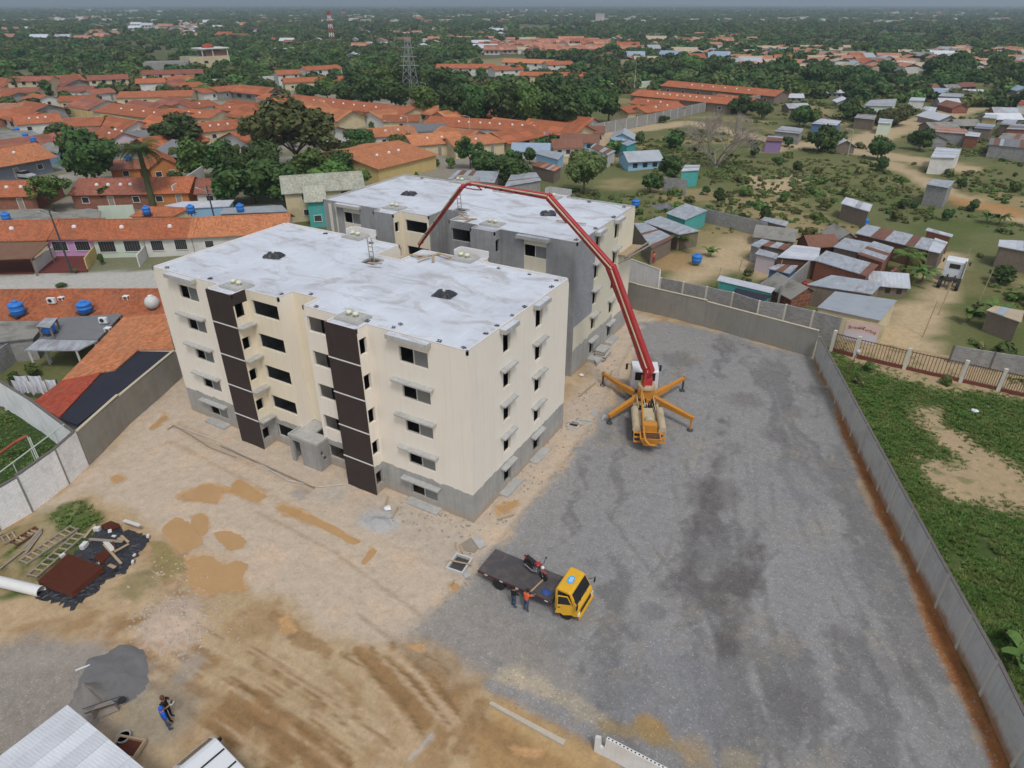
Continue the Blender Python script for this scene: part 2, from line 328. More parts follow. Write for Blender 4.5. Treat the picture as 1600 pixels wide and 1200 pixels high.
def yard_col(X, Y):
    p = Paint(X, Y, TAN)
    big = fbm(X, Y, .12, 5, 5); p.lay(sstep(big, .45, .62)*.7, (.47,.335,.20)); p.lay(sstep(fbm(X, Y, .3, 5, 8), .52, .68)*.6, (.33,.205,.10))
    p.lay(sstep(fbm(X*1.0, Y*1.0, .7, 4, 18), .58, .7)*.35, (.52,.40,.27))
    p.poly(gp((60,805),(150,712),(285,585),(310,640),(740,800),(880,640),(985,480),(1020,500),(960,620),(880,740),(800,845),(750,905),(690,965),(640,990),(560,1015),(440,930),(380,905),(330,870),(240,830),(150,770)), PALE, 1.5, 1.2)
    p.lay(sstep(fbm(X, Y, .55, 5, 21), .56, .68)*.35*(sdist(X, Y, gp((60,805),(285,585),(740,800),(985,480),(800,845),(640,990),(240,830))) > -1), (.60,.44,.30))
    p.line(gp((590,800),(690,850),(730,880)), 3.2, (.42,.37,.31), 1.5, 1.5, .6); p.blot(592,815,1.1,(.42,.42,.42),.85); p.blot(468,770,.7,(.3,.29,.27),.7); p.blot(520,770,1.0,(.42,.39,.34),.6)
    p.line(gp((275,665),(370,715),(480,765)), .9, (.36,.265,.18), .5, .8, .45); p.line(gp((265,690),(395,755),(470,800)), .35, (.40,.29,.19), .3, .4, .6)
    p.line(gp((400,800),(520,860),(600,920),(690,985)), .25, (.36,.27,.18), .2, .3, .6); p.line(gp((560,960),(600,990),(650,1030)), .25, (.3,.22,.14), .2, .3, .6)
    # brown churned ground in front
    for ln, wd, am, br in ((((205,1000),(250,1030),(330,1075),(420,1130),(500,1200)),3.4,.85,.45),(((562,1016),(631,1087),(660,1125)),1.0,.95,0),(((600,1034),(637,1072),(690,1090)),.9,.85,.35),(((619,1012),(690,1062),(720,1075)),.9,.8,.4),
        (((716,1078),(700,1128),(690,1160)),.6,.7,0),(((753,1098),(722,1168)),.8,.75,0),(((400,1108),(478,1165),(540,1225)),1.5,.9,0),(((400,1047),(459,1087),(500,1110)),.9,.7,.4),(((520,1050),(560,1095)),.7,.5,0),
        (((690,1180),(660,1130),(640,1100)),1.2,.4,.4),(((430,960),(470,1000),(512,1020)),.9,.75,0),(((250,880),(275,925),(320,955)),.7,.6,.3),(((130,950),(210,985)),.8,.5,.4),(((20,985),(110,975),(190,965)),.8,.4,.4)):
        p.line(gp(*ln), wd, BROWN, .22, .6, am, brk=br)
    for k in range(26):                                             # tyre ruts fanning along the haul road
        o = (k-13)*.3; q = [(x+o*22+random.uniform(-6, 6), y-o*9) for x, y in random.choice((((300,1030),(420,1110),(540,1200)),((480,1000),(570,1060),(660,1160)),((250,1000),(400,1075),(560,1190)),((560,1010),(640,1070),(700,1150))))]
        p.line(gp(*q), random.choice((.14,.2)), random.choice(((.19,.11,.045),(.25,.15,.065),(.50,.37,.24))), .1, .2, .7, brk=.4)
    p.poly(gp((790,1085),(900,1150),(960,1200),(880,1260),(740,1230),(735,1150)), (.36,.215,.085), 1., 1.2, .8); p.line(gp((780,1105),(850,1150),(920,1190)), 1.1, (.48,.33,.16), .6, .6, .8, .3); p.line(gp((760,1140),(850,1190)), 1.0, BROWN, .5, .8, .7, brk=.4)
    # gravel lot
    p.poly(LOTP, LOT, 1.0, .9, 1., 0, 1., .7)
    inl = sstep(sdist(X, Y, LOTP), .2, 1.5)
    ax_ = G(1400,880)-G(1310,665); ax_.normalize(); T_ = X*ax_.x+Y*ax_.y+p.wx*3; S_ = -X*ax_.y+Y*ax_.x+p.wx*3      # worn lengthwise by traffic
    p.lay(inl*sstep(fbm(T_*.3, S_, .22, 6, 61, .62), .47, .58)*.55, (.25,.248,.25)); p.lay(inl*sstep(fbm(T_*.28, S_, .3, 7, 71, .64), .53, .60)*.62, (.135,.132,.13)); p.lay(inl*sstep(fbm(T_*.2, S_, .8, 6, 81, .65), .56, .63)*.4, (.28,.272,.26)); p.lay(inl*sstep(fbm(X, Y, .35, 6, 83, .66), .60, .65)*.4, (.29,.26,.21))
    for ln, off in ((((1120,640),(1100,760),(1050,880),(930,1010),(760,1060)),0),(((1150,640),(1160,780),(1180,930),(1220,1100),(1260,1250)),0),(((1190,600),(1240,760),(1300,900),(1400,1080),(1480,1250)),0),(((960,800),(1040,900),(1130,1020),(1200,1190)),0),(((700,980),(820,1000),(960,1010),(1120,960),(1200,860),(1190,700)),0),(((1060,720),(1080,860),(1140,1000),(1160,1200)),0)):
        for o_ in (-14, 14):
            p.line(gp(*[(x+o_*(y/800), y+random.uniform(-3,3)) for x, y in ln]), .32, (.16,.158,.155), .15, .5, .45, brk=.46); p.line(gp(*[(x+o_*1.5*(y/800), y) for x, y in ln]), .2, (.31,.305,.30), .15, .4, .4, brk=.5)
    for x, y, r, am in ((1110,930,1.3,.8),(1150,905,1.5,.9),(1180,860,1.0,.6),(1135,1005,.8,.8),(1020,955,.7,.8),(990,985,.9,.75),(1120,770,2.2,.6),(1105,830,1.6,.6),(1150,700,1.2,.4),(1310,990,.7,.6),(1210,680,1.4,.5),(1170,625,2.0,.55),(1060,560,2.2,.6),(1240,640,1.3,.5),(1130,545,1.6,.5),(1270,610,1.2,.5),(1080,900,.8,.5),(1240,1100,1.4,.4),(1080,1040,.9,.4),(880,985,.6,.4),(840,1010,1.2,.3),(1400,1050,1.5,.35),(925,880,.8,.4)):
        p.blot(x, y, r*.8, LOTD, am*.75, .45)
    p.line(gp((1130,660),(1115,770),(1080,880),(1010,975)), .9, LOTD, .8, 1.2, .55, brk=.4); p.line(gp((1190,820),(1160,930),(1130,1020)), .8, LOTD, .8, 1.2, .55, brk=.42)
    p.blot(1040,1100,3.2,(.215,.215,.225),.7,.5); p.blot(1010,970,1.4,(.26,.265,.27),.5); p.blot(1230,760,3.,(.23,.23,.24),.5); p.blot(1330,900,2.4,(.22,.22,.225),.4)
    p.line(gp((1040,700),(1035,760),(1000,830)), 1.3, (.25,.25,.255), .8, .8, .5); p.line(gp((1310,700),(1395,880),(1470,1060)), .8, (.15,.15,.15), .8, 1., .5)
    p.poly(gp((640,1000),(700,940),(760,940),(850,1000),(900,1060),(850,1090),(760,1060)), (.30,.265,.225), 3., 2.5, .55, 0, .6)
    p.blot(800,1060,.9,(.5,.42,.3),.7); p.blot(830,1078,1.1,(.5,.42,.3),.7); p.line(gp((850,1085),(900,1105),(935,1130)), 1.2, (.40,.34,.25), .6, .8, .7); p.line(gp((770,1072),(850,1105),(930,1150)), .9, (.25,.25,.255), .5, .6, .85, 0, 1.)
    p.blot(1020,1140,.8,(.36,.23,.09),.9,.4,.4); p.line(gp((950,1135),(1010,1150),(1060,1170)), .8, (.3,.22,.11), .5, .7, .75, .2); p.blot(1080,1175,.9,(.36,.25,.12),.7,.5,.3); p.blot(1155,1190,.9,(.35,.29,.2),.6)
    # rusty strip along the right-hand wall
    p.poly(gp((1304,640),(1324,660),(1420,830),(1500,1010),(1640,1290),(1600,1330),(1530,1145),(1490,1067),(1450,987),(1413,883),(1368,800),(1345,745),(1312,668)), RUST, .35, .3, 1., 0, .3, .3)
    p.line(gp((1330,690),(1400,850),(1470,990),(1560,1180)), .35, (.23,.085,.03), .3, .5, .7, brk=.45)
    # puddles of muddy water
    for pts in PUDDLES:
        p.poly(gp(*pts), (.38,.24,.115), .5, .5, .7, .15, 0, .6); p.poly(gp(*pts), OCHRE, .12, .3, .92, .85, 0, .35)
    p.poly(gp((236,848),(259,852),(296,890),(262,902),(236,898)), (.28,.22,.09), .3, .4, .95, .6)
    p.line(gp((640,1185),(660,1165),(672,1150)), .25, (.45,.42,.40), .2, .3, .7, .5)
    # grass by the white wall, the lots beyond the walls
    g = sstep(fbm(X, Y, .5, 4, 55), .38, .58)
    k = sstep(sdist(X, Y, gp((-40,860),(60,800),(140,785),(165,815),(130,830),(215,850),(190,880),(120,920),(20,940),(-60,950)))+p.wx*2, -.4, .4); p.lay(k*(.35+.6*g), GRS); p.blot(215,915,1.2,(.16,.15,.06),.6)
    p.poly(gp((-200,600),(0,615),(112,690),(150,715),(0,820),(-200,930)), (.04,.07,.018), .5, .2)
    p.poly(gp((-60,1010),(60,995),(150,1020),(235,1040),(235,1075),(160,1130),(40,1200),(-60,1240)), (.25,.235,.215), 1.5, 1., .85, 0, 1.); p.poly(gp((0,1020),(120,1000),(180,1010),(100,1040),(0,1050)), (.33,.29,.25), 1.2, 1., .7)
    p.poly(gp((200,1070),(270,1060),(320,1090),(290,1150),(220,1165),(170,1150)), (.30,.265,.205), 1.2, .8, .7); p.blot(268,975,1.8,(.52,.40,.31),.9,.35); p.blot(300,1040,.8,(.34,.32,.29),.5)
    p.poly([tuple(G(1276,548)[:2]), tuple(G(1318,657)[:2]), tuple(G(1463,950)[:2]), tuple(G(1583,1200)[:2]), (36,-8), (80,-8), (80,60), (18.5,60)], (.055,.085,.022), .4, .1, 1., 0, 0, .1)
    gg = [tuple(G(1285,560)[:2]), tuple(G(1330,640)[:2]), tuple(G(1490,1000)[:2]), tuple(G(1620,1250)[:2]), (80,-8), (80,60), (19,60)]; ig = sstep(sdist(X, Y, gg), 0, .5)
    p.lay(ig*sstep(fbm(X, Y, .3, 5, 33), .45, .6)*.8, (.045,.075,.018)); p.lay(ig*sstep(fbm(X, Y, .6, 5, 36), .56, .66)*.4, (.2,.16,.08))
    for pts in (((1415,625),(1470,640),(1510,680),(1560,700),(1600,720),(1640,760),(1640,800),(1560,795),(1500,790),(1440,750),(1425,710),(1480,720),(1460,690),(1430,660)),((1330,470),(1600,590),(1640,630),(1500,620),(1400,595),(1300,560)),((1490,615),(1600,640),(1640,650),(1600,660),(1520,640)),((1460,690),(1490,700),(1480,712))):
        p.poly(gp(*pts), (.42,.31,.185), 2.2, 1.6, .9, 0, .0, 2.2)
    p.lay(ig*sstep(fbm(X, Y, 1.1, 4, 39), .6, .68)*.5, (.09,.12,.03))
    return p.c, p.a
MOUND = [(268,975,1.9,.55),(600,815,1.0,.12),(240,905,1.5,.25),(820,1068,1.6,.12),(560,700,3,.1),(130,790,2.,.3)]
def yard_z(X, Y):
    Z = (fbm(X, Y, .25, 4, 2)-.5)*.22+(fbm(X, Y, 1.2, 3, 4)-.5)*.09
    flat = sstep(sdist(X, Y, LOTP), -.3, 1.2); Z = Z*(1-.8*flat)-.05*flat
    Z += .16*np.exp(-(ldist(X, Y, gp((1000,520),(935,655),(880,735),(800,830),(748,900),(690,955)))/.35)**2)   # bank at the edge of the lot
    for ln in (((562,1016),(631,1087)),((400,1108),(478,1165),(540,1225)),((205,1000),(330,1075),(420,1130))):
        d = ldist(X, Y, gp(*ln)); Z += -.12*np.exp(-(d/.3)**2)+.06*np.exp(-((d-.6)/.3)**2)
    for pts in PUDDLES:
        W_ = np.array(gp(*pts)); lo, hi = W_.min(0)-1, W_.max(0)+1; k = (X > lo[0]) & (X < hi[0]) & (Y > lo[1]) & (Y < hi[1])
        if k.any(): d = sstep(sdist(X[k], Y[k], W_)+(fbm(X[k], Y[k], 1.1, 4, 19)-.5)*.9, -.3, .25); Z[k] = Z[k]*(1-.9*d)-.07*d
    for x, y, r, h in MOUND:
        q = G(x, y); d = np.hypot(X-q.x, Y-q.y)/r; Z += h*np.exp(-d**2*1.3)*(.75+.5*fbm(X, Y, 1.5, 3, 6))
    return Z
GM = ground_mat('site_earth'); GM2 = ground_mat('country_earth', .2)
yard = sheet_obj('yard_ground', np.arange(-44, 62.01, .16), np.arange(-44, 46.01, .16), yard_z, yard_col, GM)
# sheets of muddy water lying in the hollows; the shoreline is where the ground rises through them
wm_, wn_, wb_ = nodes('muddy_water'); wp_ = N(wn_, 'NewGeometry').outputs['Position']; L(wn_, mixc(wn_, noise(wn_, wp_, .8, 4), (.40,.235,.10), (.50,.325,.165)), wb_.inputs['Base Color']); wb_.inputs['Roughness'].default_value = .07; wb_.inputs['IOR'].default_value = 1.33; wb_.inputs['Specular IOR Level'].default_value = .5
for pts in PUDDLES:
    W_ = gp(*pts); cx_, cy_ = sum(q[0] for q in W_)/len(W_), sum(q[1] for q in W_)/len(W_); V_ = np.array(W_)-np.array([[cx_, cy_]])
    for it in range(4): V_ = np.stack([V_*.75+np.roll(V_, -1, 0)*.25, V_*.25+np.roll(V_, -1, 0)*.75], 1).reshape(-1, 2)      # round the outline
    rad_ = np.linalg.norm(V_, axis=1); V_ = V_*(1.12+(fbm(V_[:, 0]+cx_, V_[:, 1]+cy_, 1.7, 4, 23, .7)-.5)*.75/np.maximum(.6, rad_))[:, None]; V_ = [(float(x), float(y), 0.) for x, y in V_]; pud_z = -.035-.004*PUDDLES.index(pts)/2
    tag(MB().add(V_, [tuple(range(len(V_)))]).build('puddle', wm_, None, (cx_, cy_, pud_z)), kind='structure')
# the country: one sheet out to the horizon
def grow(a, b, st, k, far):
    c = list(np.arange(a, b+.01, st)); s = st; lo, hi = a, b
    while lo > -far or hi < far:
        s *= k
        if lo > -far: lo -= s; c.insert(0, lo)
        if hi < far: hi += s; c.append(hi)
    return np.array(c)
def country_col(X, Y):
    D = np.hypot(X-CAM.x, Y-CAM.y)
    p = Paint(X, Y, (.14,.15,.058)); n1 = fbm(X, Y, .03, 5, 5); n2 = fbm(X, Y, .11, 4, 15)
    p.lay(sstep(n1, .44, .6)*.8, (.16,.15,.06)); p.lay(sstep(n2, .5, .68)*.6, (.075,.11,.025)); p.lay(sstep(fbm(X, Y, .07, 5, 25), .58, .68)*.65, (.36,.27,.14))
    left = sdist(X, Y, gp((-300,470),(-300,130),(420,120),(960,205),(780,275),(520,300),(300,440),(240,480)))
    p.lay(sstep(left+p.wx*6, -3, 3)*.8, (.30,.27,.23)); p.lay(sstep(left, 0, 3)*sstep(n2, .48, .6)*.6, (.12,.14,.05))
    for wd, ln in ((9,((900,250),(960,205),(1080,192),(1180,215),(1300,232),(1420,248),(1500,262))),(10,((1340,225),(1390,205),(1440,190),(1500,172),(1560,160))),(6,((1200,235),(1260,225),(1330,222))),(5,((1380,250),(1480,300),(1600,345))),(4,((1430,560),(1440,490),(1470,440),(1480,400))),(5,((1400,540),(1430,480))),(4,((1050,450),(1110,420),(1170,380))),(4,((1190,430),(1120,400),(1060,440))),(6,((1240,280),(1210,295),(1180,280)))):
        p.line(gp(*ln), wd, SAND, 2.5, 4., .9)
    p.poly(gp((1110,375),(1190,365),(1200,385),(1130,420)), SAND, 2, 3, .55); p.poly(gp((1010,400),(1080,395),(1100,420),(1030,425)), (.38,.25,.12), 2, 2, .8); p.poly(gp((1210,405),(1240,400),(1240,430),(1205,430)), SAND, 2, 2, .8)
    p.poly(gp((1480,305),(1600,325),(1600,345),(1490,318)), (.40,.20,.07), 2, 2, .8)
    # concrete street of the terraces
    p.poly(gp((-300,446),(0,430),(245,420),(330,420),(330,445),(245,458),(0,478),(-300,500)), (.44,.425,.39), .6, .5, 1.)
    p.poly(gp((-200,300),(0,283),(110,270),(120,290),(0,300)), (.34,.31,.27), .8, .6, .9); p.line(gp((250,205),(330,225),(420,250),(520,240)), 5, (.33,.31,.28), 1, 1, .8); p.line(gp((100,160),(250,198),(330,215)), 5, (.36,.28,.2), 1, 1, .8)
    # fields
    p.poly(gp((690,96),(790,90),(830,92),(800,103),(700,108)), (.43,.32,.17), 4, 6, .95); p.poly(gp((800,92),(900,97),(910,104),(810,102)), (.12,.16,.04), 4, 6, .95); p.poly(gp((330,135),(430,128),(440,142),(340,148)), (.09,.14,.03), 3, 3, .95)
    p.poly(gp((420,118),(330,128),(300,140),(440,122)), (.40,.37,.32), 3, 3, .8)
    far = sstep(D, 250, 600); dk = fbm(X, Y, .004, 5, 77); p.lay(far*.75, (.075,.09,.035)); p.lay(far*sstep(dk, .55, .66)*.7, (.22,.19,.10)); p.lay(sstep(D, 2500, 4500)*sstep(fbm(X, Y, .0009, 4, 87), .5, .6)*.8, (.26,.24,.13))
    return p.c, p.a
def country_z(X, Y):
    D = np.hypot(X-CAM.x, Y-CAM.y); s = sstep(np.maximum(np.maximum(-44-X, X-62), np.maximum(-44-Y, Y-46)), 0, 6)
    Z = -.35+.30*s+(fbm(X, Y, .05, 4, 22)-.5)*.8*s*sstep(D, 60, 120)
    return Z
cx = grow(-230, 190, 1.6, 1.16, 14000); cyy = grow(-60, 330, 1.6, 1.16, 14000)
country = sheet_obj('ground', cx, cyy, country_z, country_col, GM2)
# far range of hills on the left horizon
def hill_mesh():
    az = np.radians(np.linspace(-100, -14, 130)); rr = np.linspace(9000, 13500, 24); A, D = np.meshgrid(az, rr)
    X = CAM.x+np.sin(A)*D; Y = CAM.y+np.cos(A)*D; prof = np.clip((-14-np.degrees(A))/45, 0, 1)**.6
    Z = (40+210*fbm(X, Y, .00035, 5, 3))*prof*np.sin(np.clip((D-9000)/3600, 0, 1)*math.pi/2)-4
    return X, Y, Z
X, Y, Z = hill_mesh(); me = bpy.data.meshes.new('hills'); nn = X.shape
me.from_pydata(np.stack([X, Y, Z], -1).reshape(-1, 3).tolist(), [], [(r*nn[1]+c, r*nn[1]+c+1, (r+1)*nn[1]+c+1, (r+1)*nn[1]+c) for r in range(nn[0]-1) for c in range(nn[1]-1)])
me.materials.append(mat('hill_scrub', (.10,.12,.07), .95, .5, .002)); hl = bpy.data.objects.new('hills', me); COL.objects.link(hl); tag(hl, kind='structure')
# ================================================================== APARTMENT BLOCKS
def concrete_nodes(n, pos, c=(.33,.325,.30)):
    col = mixc(n, noise(n, pos, .8, 6, .7), tuple(x*.62 for x in c), tuple(x*1.25 for x in c))
    s = ramp(n, noise(n, mapping(n, pos, (3, 3, .18)), 1., 5, .75), [(.45, 0.), (.7, 1.)]); col = mixc(n, mathn(n, 'MULTIPLY', s, .5), col, tuple(x*.55 for x in c))
    sz = N(n, 'SeparateXYZ'); L(n, pos, sz.inputs[0]); ln = ramp(n, mathn(n, 'FRACT', mathn(n, 'MULTIPLY', sz.outputs[2], 1/.9)), [(0., 1.), (.03, 0.)])
    col = mixc(n, mathn(n, 'MULTIPLY', ln, .35), col, tuple(x*.5 for x in c))
    w = ramp(n, noise(n, mapping(n, pos, (1, 1, .5)), .9, 5, .7), [(.62, 0.), (.74, 1.)]); return mixc(n, mathn(n, 'MULTIPLY', w, .4), col, (.62,.61,.57))
def facade_mat(name, cream, zlim, rag=.12):
    m, n, b = nodes(name); pos = N(n, 'NewGeometry').outputs['Position']; oc = N(n, 'TexCoord').outputs['Object']
    conc = concrete_nodes(n, pos, (.41,.405,.38))
    a = mixc(n, noise(n, pos, .5, 5, .6), tuple(x*.94 for x in cream), tuple(min(1, x*1.05) for x in cream))
    s = ramp(n, noise(n, mapping(n, pos, (4, 4, .12)), 1., 5, .7), [(.5, 0.), (.8, 1.)]); a = mixc(n, mathn(n, 'MULTIPLY', s, .32), a, tuple(x*.7 for x in cream))
    fl = ramp(n, noise(n, pos, 1.7, 4, .65), [(.62, 0.), (.75, 1.)]); a = mixc(n, mathn(n, 'MULTIPLY', fl, .3), a, (.8,.74,.66))
    sz = N(n, 'SeparateXYZ'); L(n, oc, sz.inputs[0])
    z = mathn(n, 'ADD', sz.outputs[2], mathn(n, 'MULTIPLY', mathn(n, 'SUBTRACT', noise(n, pos, 1.3, 5, .7), .5), rag*4))
    k = mathn(n, 'GREATER_THAN', z, zlim); L(n, splash_nodes(n, mixc(n, k, conc, a), pos, (.42,.32,.22), .9, .6), b.inputs['Base Color'])
    b.inputs['Roughness'].default_value = .88; b.inputs['Specular IOR Level'].default_value = .2
    bp = N(n, 'Bump', Strength=.18, Distance=.03); L(n, noise(n, pos, 6, 6, .7), bp.inputs['Height']); L(n, bp.outputs[0], b.inputs['Normal']); MATS[name] = m; return m
def concrete_mat(name, c):
    m, n, b = nodes(name); pos = N(n, 'NewGeometry').outputs['Position']; L(n, concrete_nodes(n, pos, c), b.inputs['Base Color']); b.inputs['Roughness'].default_value = .9; b.inputs['Specular IOR Level'].default_value = .2
    bp = N(n, 'Bump', Strength=.3, Distance=.03); L(n, noise(n, pos, 5, 6, .7), bp.inputs['Height']); L(n, bp.outputs[0], b.inputs['Normal']); MATS[name] = m; return m
def roof_white():
    m, n, b = nodes('white_membrane'); pos = N(n, 'NewGeometry').outputs['Position']; c = (.72,.735,.79)
    col = mixc(n, noise(n, pos, .35, 6, .65), (.53,.57,.64), (.70,.735,.79))
    sx = N(n, 'SeparateXYZ'); L(n, pos, sx.inputs[0]); wob = mathn(n, 'MULTIPLY', noise(n, pos, .5, 3), .25)
    seam = ramp(n, mathn(n, 'FRACT', mathn(n, 'ADD', mathn(n, 'MULTIPLY', sx.outputs[0], 1/.95), wob)), [(0., 1.), (.06, 0.)]); col = mixc(n, mathn(n, 'MULTIPLY', seam, .35), col, (.48,.49,.52))
    st = noise(n, mapping(n, pos, (2.2, .25, 1)), 1., 5, .7); col = mixc(n, mathn(n, 'MULTIPLY', ramp(n, st, [(.5, 0.), (.72, 1.)]), .35), col, (.78,.81,.87))
    d = ramp(n, noise(n, pos, .22, 7, .72, .5), [(.44, 0.), (.62, 1.)]); col = mixc(n, mathn(n, 'MULTIPLY', d, .5), col, (.46,.47,.51))
    d2 = ramp(n, noise(n, mapping(n, pos, (.5, 1.1, 1)), .55, 6, .7, .8), [(.50, 0.), (.64, 1.)]); col = mixc(n, mathn(n, 'MULTIPLY', d2, .6), col, (.33,.305,.285))
    L(n, col, b.inputs['Base Color']); b.inputs['Roughness'].default_value = .7
    bp = N(n, 'Bump', Strength=.25, Distance=.04); L(n, noise(n, pos, 1.5, 5), bp.inputs['Height']); L(n, bp.outputs[0], b.inputs['Normal']); return m
M_CREAM = facade_mat('cream_render', (.83,.765,.665), 2.45, .17); M_CREAMY = facade_mat('yellow_cream_render', (.79,.71,.555), 2.45, .17); M_CREAM2 = facade_mat('thin_cream_coat', (.66,.62,.49), 2.9, .3)
M_CONC = concrete_mat('raw_concrete', (.36,.355,.335)); M_CONC2 = concrete_mat('grey_concrete', (.33,.335,.34)); M_LEDGE = concrete_mat('ledge_concrete', (.47,.465,.44)); M_BLOCKG = block_mat('grey_block_infill', (.30,.31,.33), (.36,.36,.36), .4, .2, .1, (.2,.2,.21), .3)
M_PANEL = mat('dark_brown_cladding', (.05,.036,.034), .6, .25, 1.5, .15, streak=.2); M_TRIM = mat('white_trim', (.72,.70,.68), .6, .1); M_ROOF = roof_white()
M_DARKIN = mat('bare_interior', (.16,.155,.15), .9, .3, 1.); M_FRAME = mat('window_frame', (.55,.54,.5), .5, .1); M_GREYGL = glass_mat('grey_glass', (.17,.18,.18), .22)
STO = 2.71
def wall_seg(mb, p, q, z0, z1, ops, th=.22, m=0, zs=()):
    p, q = Vector((*p, 0)), Vector((*q, 0)); ud = (q-p).normalized(); Lg = (q-p).length; nrm = ud.cross(Vector((0,0,1)))
    us = sorted({0, Lg, *[o[0] for o in ops], *[o[1] for o in ops]}); zz = sorted({z0, z1, *[o[2] for o in ops], *[o[3] for o in ops], *zs})
    for a, b in zip(us[:-1], us[1:]):
        for c, d in zip(zz[:-1], zz[1:]):
            um, zm = (a+b)/2, (c+d)/2
            if any(o[0] < um < o[1] and o[2] < zm < o[3] for o in ops): continue
            A, B = p+ud*a, p+ud*b; mi = m(um, zm) if callable(m) else m
            mb.add([(A.x,A.y,c),(B.x,B.y,c),(B.x,B.y,d),(A.x,A.y,d)], [(0,1,2,3)], mi)
    for a, b, c, d in [o[:4] for o in ops]:
        A, B = p+ud*a, p+ud*b; I = nrm*-th; mi = m((a+b)/2, d+.05) if callable(m) else m
        q4 = [Vector((A.x,A.y,c)), Vector((B.x,B.y,c)), Vector((B.x,B.y,d)), Vector((A.x,A.y,d))]
        for i in range(4): j = (i+1) % 4; mb.add([q4[i], q4[j], q4[j]+I, q4[i]+I], [(3,2,1,0)], mi)
def put_window(parent, p, q, op, inset=.1, panes=2, glazed=True):
    """frame with a mullion in an opening; the far half keeps its grey sliding pane"""
    p, q = Vector((*p, 0)), Vector((*q, 0)); ud = (q-p).normalized(); nrm = ud.cross(Vector((0,0,1))); a, b, c, d = op[:4]; t = .045
    o = p+ud*a-nrm*inset; W_ = b-a; Hh = d-c; ang = math.atan2(ud.y, ud.x)
    mb = MB(); mb.box(0,-.03,0,W_,.03,t).box(0,-.03,Hh-t,W_,.03,Hh).box(0,-.029,t,t,.029,Hh-t).box(W_-t,-.029,t,W_,.029,Hh-t)
    if panes == 2: mb.box(W_/2-.04,-.035,t,W_/2+.04,.035,Hh-t)
    f = mb.build('window', M_FRAME, parent, (o.x,o.y,c), ang)
    if glazed:
        g = MB(); g.box((W_/2+.04) if panes == 2 else t, -.012, t, W_-t, .012, Hh-t); g.build('pane', M_GREYGL, f)
    return f
def apartment(name, label, loc, grey=False, front_rec=1.4, back_rec=3.0):
    root = thing(name, label, 'apartment block', loc); H = 13.5; W, D = 30., 14.2
    mats = [M_CREAM, M_CONC, M_PANEL, M_CREAMY, M_CONC2, M_BLOCKG, M_CREAM2]
    fw = lambda a, b: [(a, b, 12.58-2.72*k-1.15, 12.58-2.72*k) for k in range(5)]
    bw = lambda a, b: [(a, b, 12.8-STO*k-1.2, 12.8-STO*k) for k in range(5)]
    sw = lambda a, b: [(a, b, 12.85-STO*k-1.5, 12.85-STO*k) for k in range(5)]
    xs = dict(L=-22.3, l=-19.7, m=-16.3, n=-13.85, r=-10.6, R=-7.9); yr = .3+front_rec
    c = 4 if grey else 0
    segs = [((-W,0),(xs['L'],0), fw(2.75,5.0), 'wing_wall', (lambda u, z: 6 if 2.3 < u < 5.5 else 4) if grey else c),
            ((xs['L'],0),(xs['L'],-1), [], 'bay_wall', c), ((xs['L'],-1),(xs['l'],-1), [], 'bay_wall', 4 if grey else 2),
            ((xs['l'],-1),(xs['l'],.3), [(.15,.85,o[2]+.05,o[3]-.15) for o in bw(0,1)], 'bay_wall', 3 if grey else (lambda u, z: 2 if z > 12.6 else 3)),
            ((xs['l'],.3),(xs['m'],.3), bw(.45,3.15), 'terrace_wall', 3),
            ((xs['m'],.3),(xs['m'],yr), [], 'stair_wall', 4 if grey else 0),
            ((xs['m'],yr),(xs['n'],yr), [(1.6,1.9,o[2]-.1,o[3]+.15) for o in bw(0,1)[:4]]+[(1.0,1.4,o[2]-.35,o[3]-1.2) for o in bw(0,1)[:3]], 'stair_wall', 4 if grey else 3),
            ((xs['n'],yr),(xs['n'],.2), [], 'stair_wall', c),
            ((xs['n'],.2),(xs['r'],.2), bw(.3,3.1), 'terrace_wall', 4 if grey else 0),
            ((xs['r'],.2),(xs['r'],-1), [], 'bay_wall', c), ((xs['r'],-1),(xs['R'],-1), [], 'bay_wall', 4 if grey else 2),
            ((xs['R'],-1),(xs['R'],0), [(.15,.85,o[2]-.1,o[3]-.1) for o in bw(0,1)], 'bay_wall', 4 if grey else 0),
            ((xs['R'],0),(0,0), fw(2.54,4.85), 'wing_wall', (lambda u, z: 6 if 2.1 < u < 5.2 else 4) if grey else c),
            ((0,0),(0,D), sw(4.2,5.2)+sw(8.8,9.85), 'side_wall', (lambda u, z: (4 if u < 1 else 5) if (u < 3.9 and z > 5.3) else (4 if u < .9 else (3 if u > 10.4 else 6))) if grey else c)]
    bx0, bx1 = (xs['m'], xs['n'])
    back = [(0,D),(-W+22.2,D),(-7.8,D+1),(-10.6,D+1),(-10.6,D),(bx1,D),(bx1,D-back_rec),(bx0,D-back_rec),(bx0,D),(-19.7,D),(-19.7,D+1),(-22.4,D+1),(-22.4,D),(-W,D),(-W,0)]
    back[1] = (-7.8, D)
    byn = {}
    for p, q, ops, nm, m in segs: wall_seg(byn.setdefault((nm, p if nm != 'stair_wall' else 0), MB()), p, q, -.3, H, ops, m=m, zs=(5.31,) if grey else ((12.61,) if nm == 'bay_wall' else ()))
    for (nm, _), mb in byn.items(): mb.build(nm, mats, root)
    mb = MB()
    for p, q in zip(back[:-1], back[1:]): wall_seg(mb, p, q, -.3, H, [], m=c)
    mb.build('rear_wall', mats, root)
    # roof deck, parapet, floors
    out = [s[0] for s in segs]+back[:-1]
    rf = MB(); rf.add([(x, y, H-.14) for x, y in out], [tuple(range(len(out)))]); roof = rf.build('roof', M_ROOF, root)
    pp = MB(); oc = out+[out[0]]
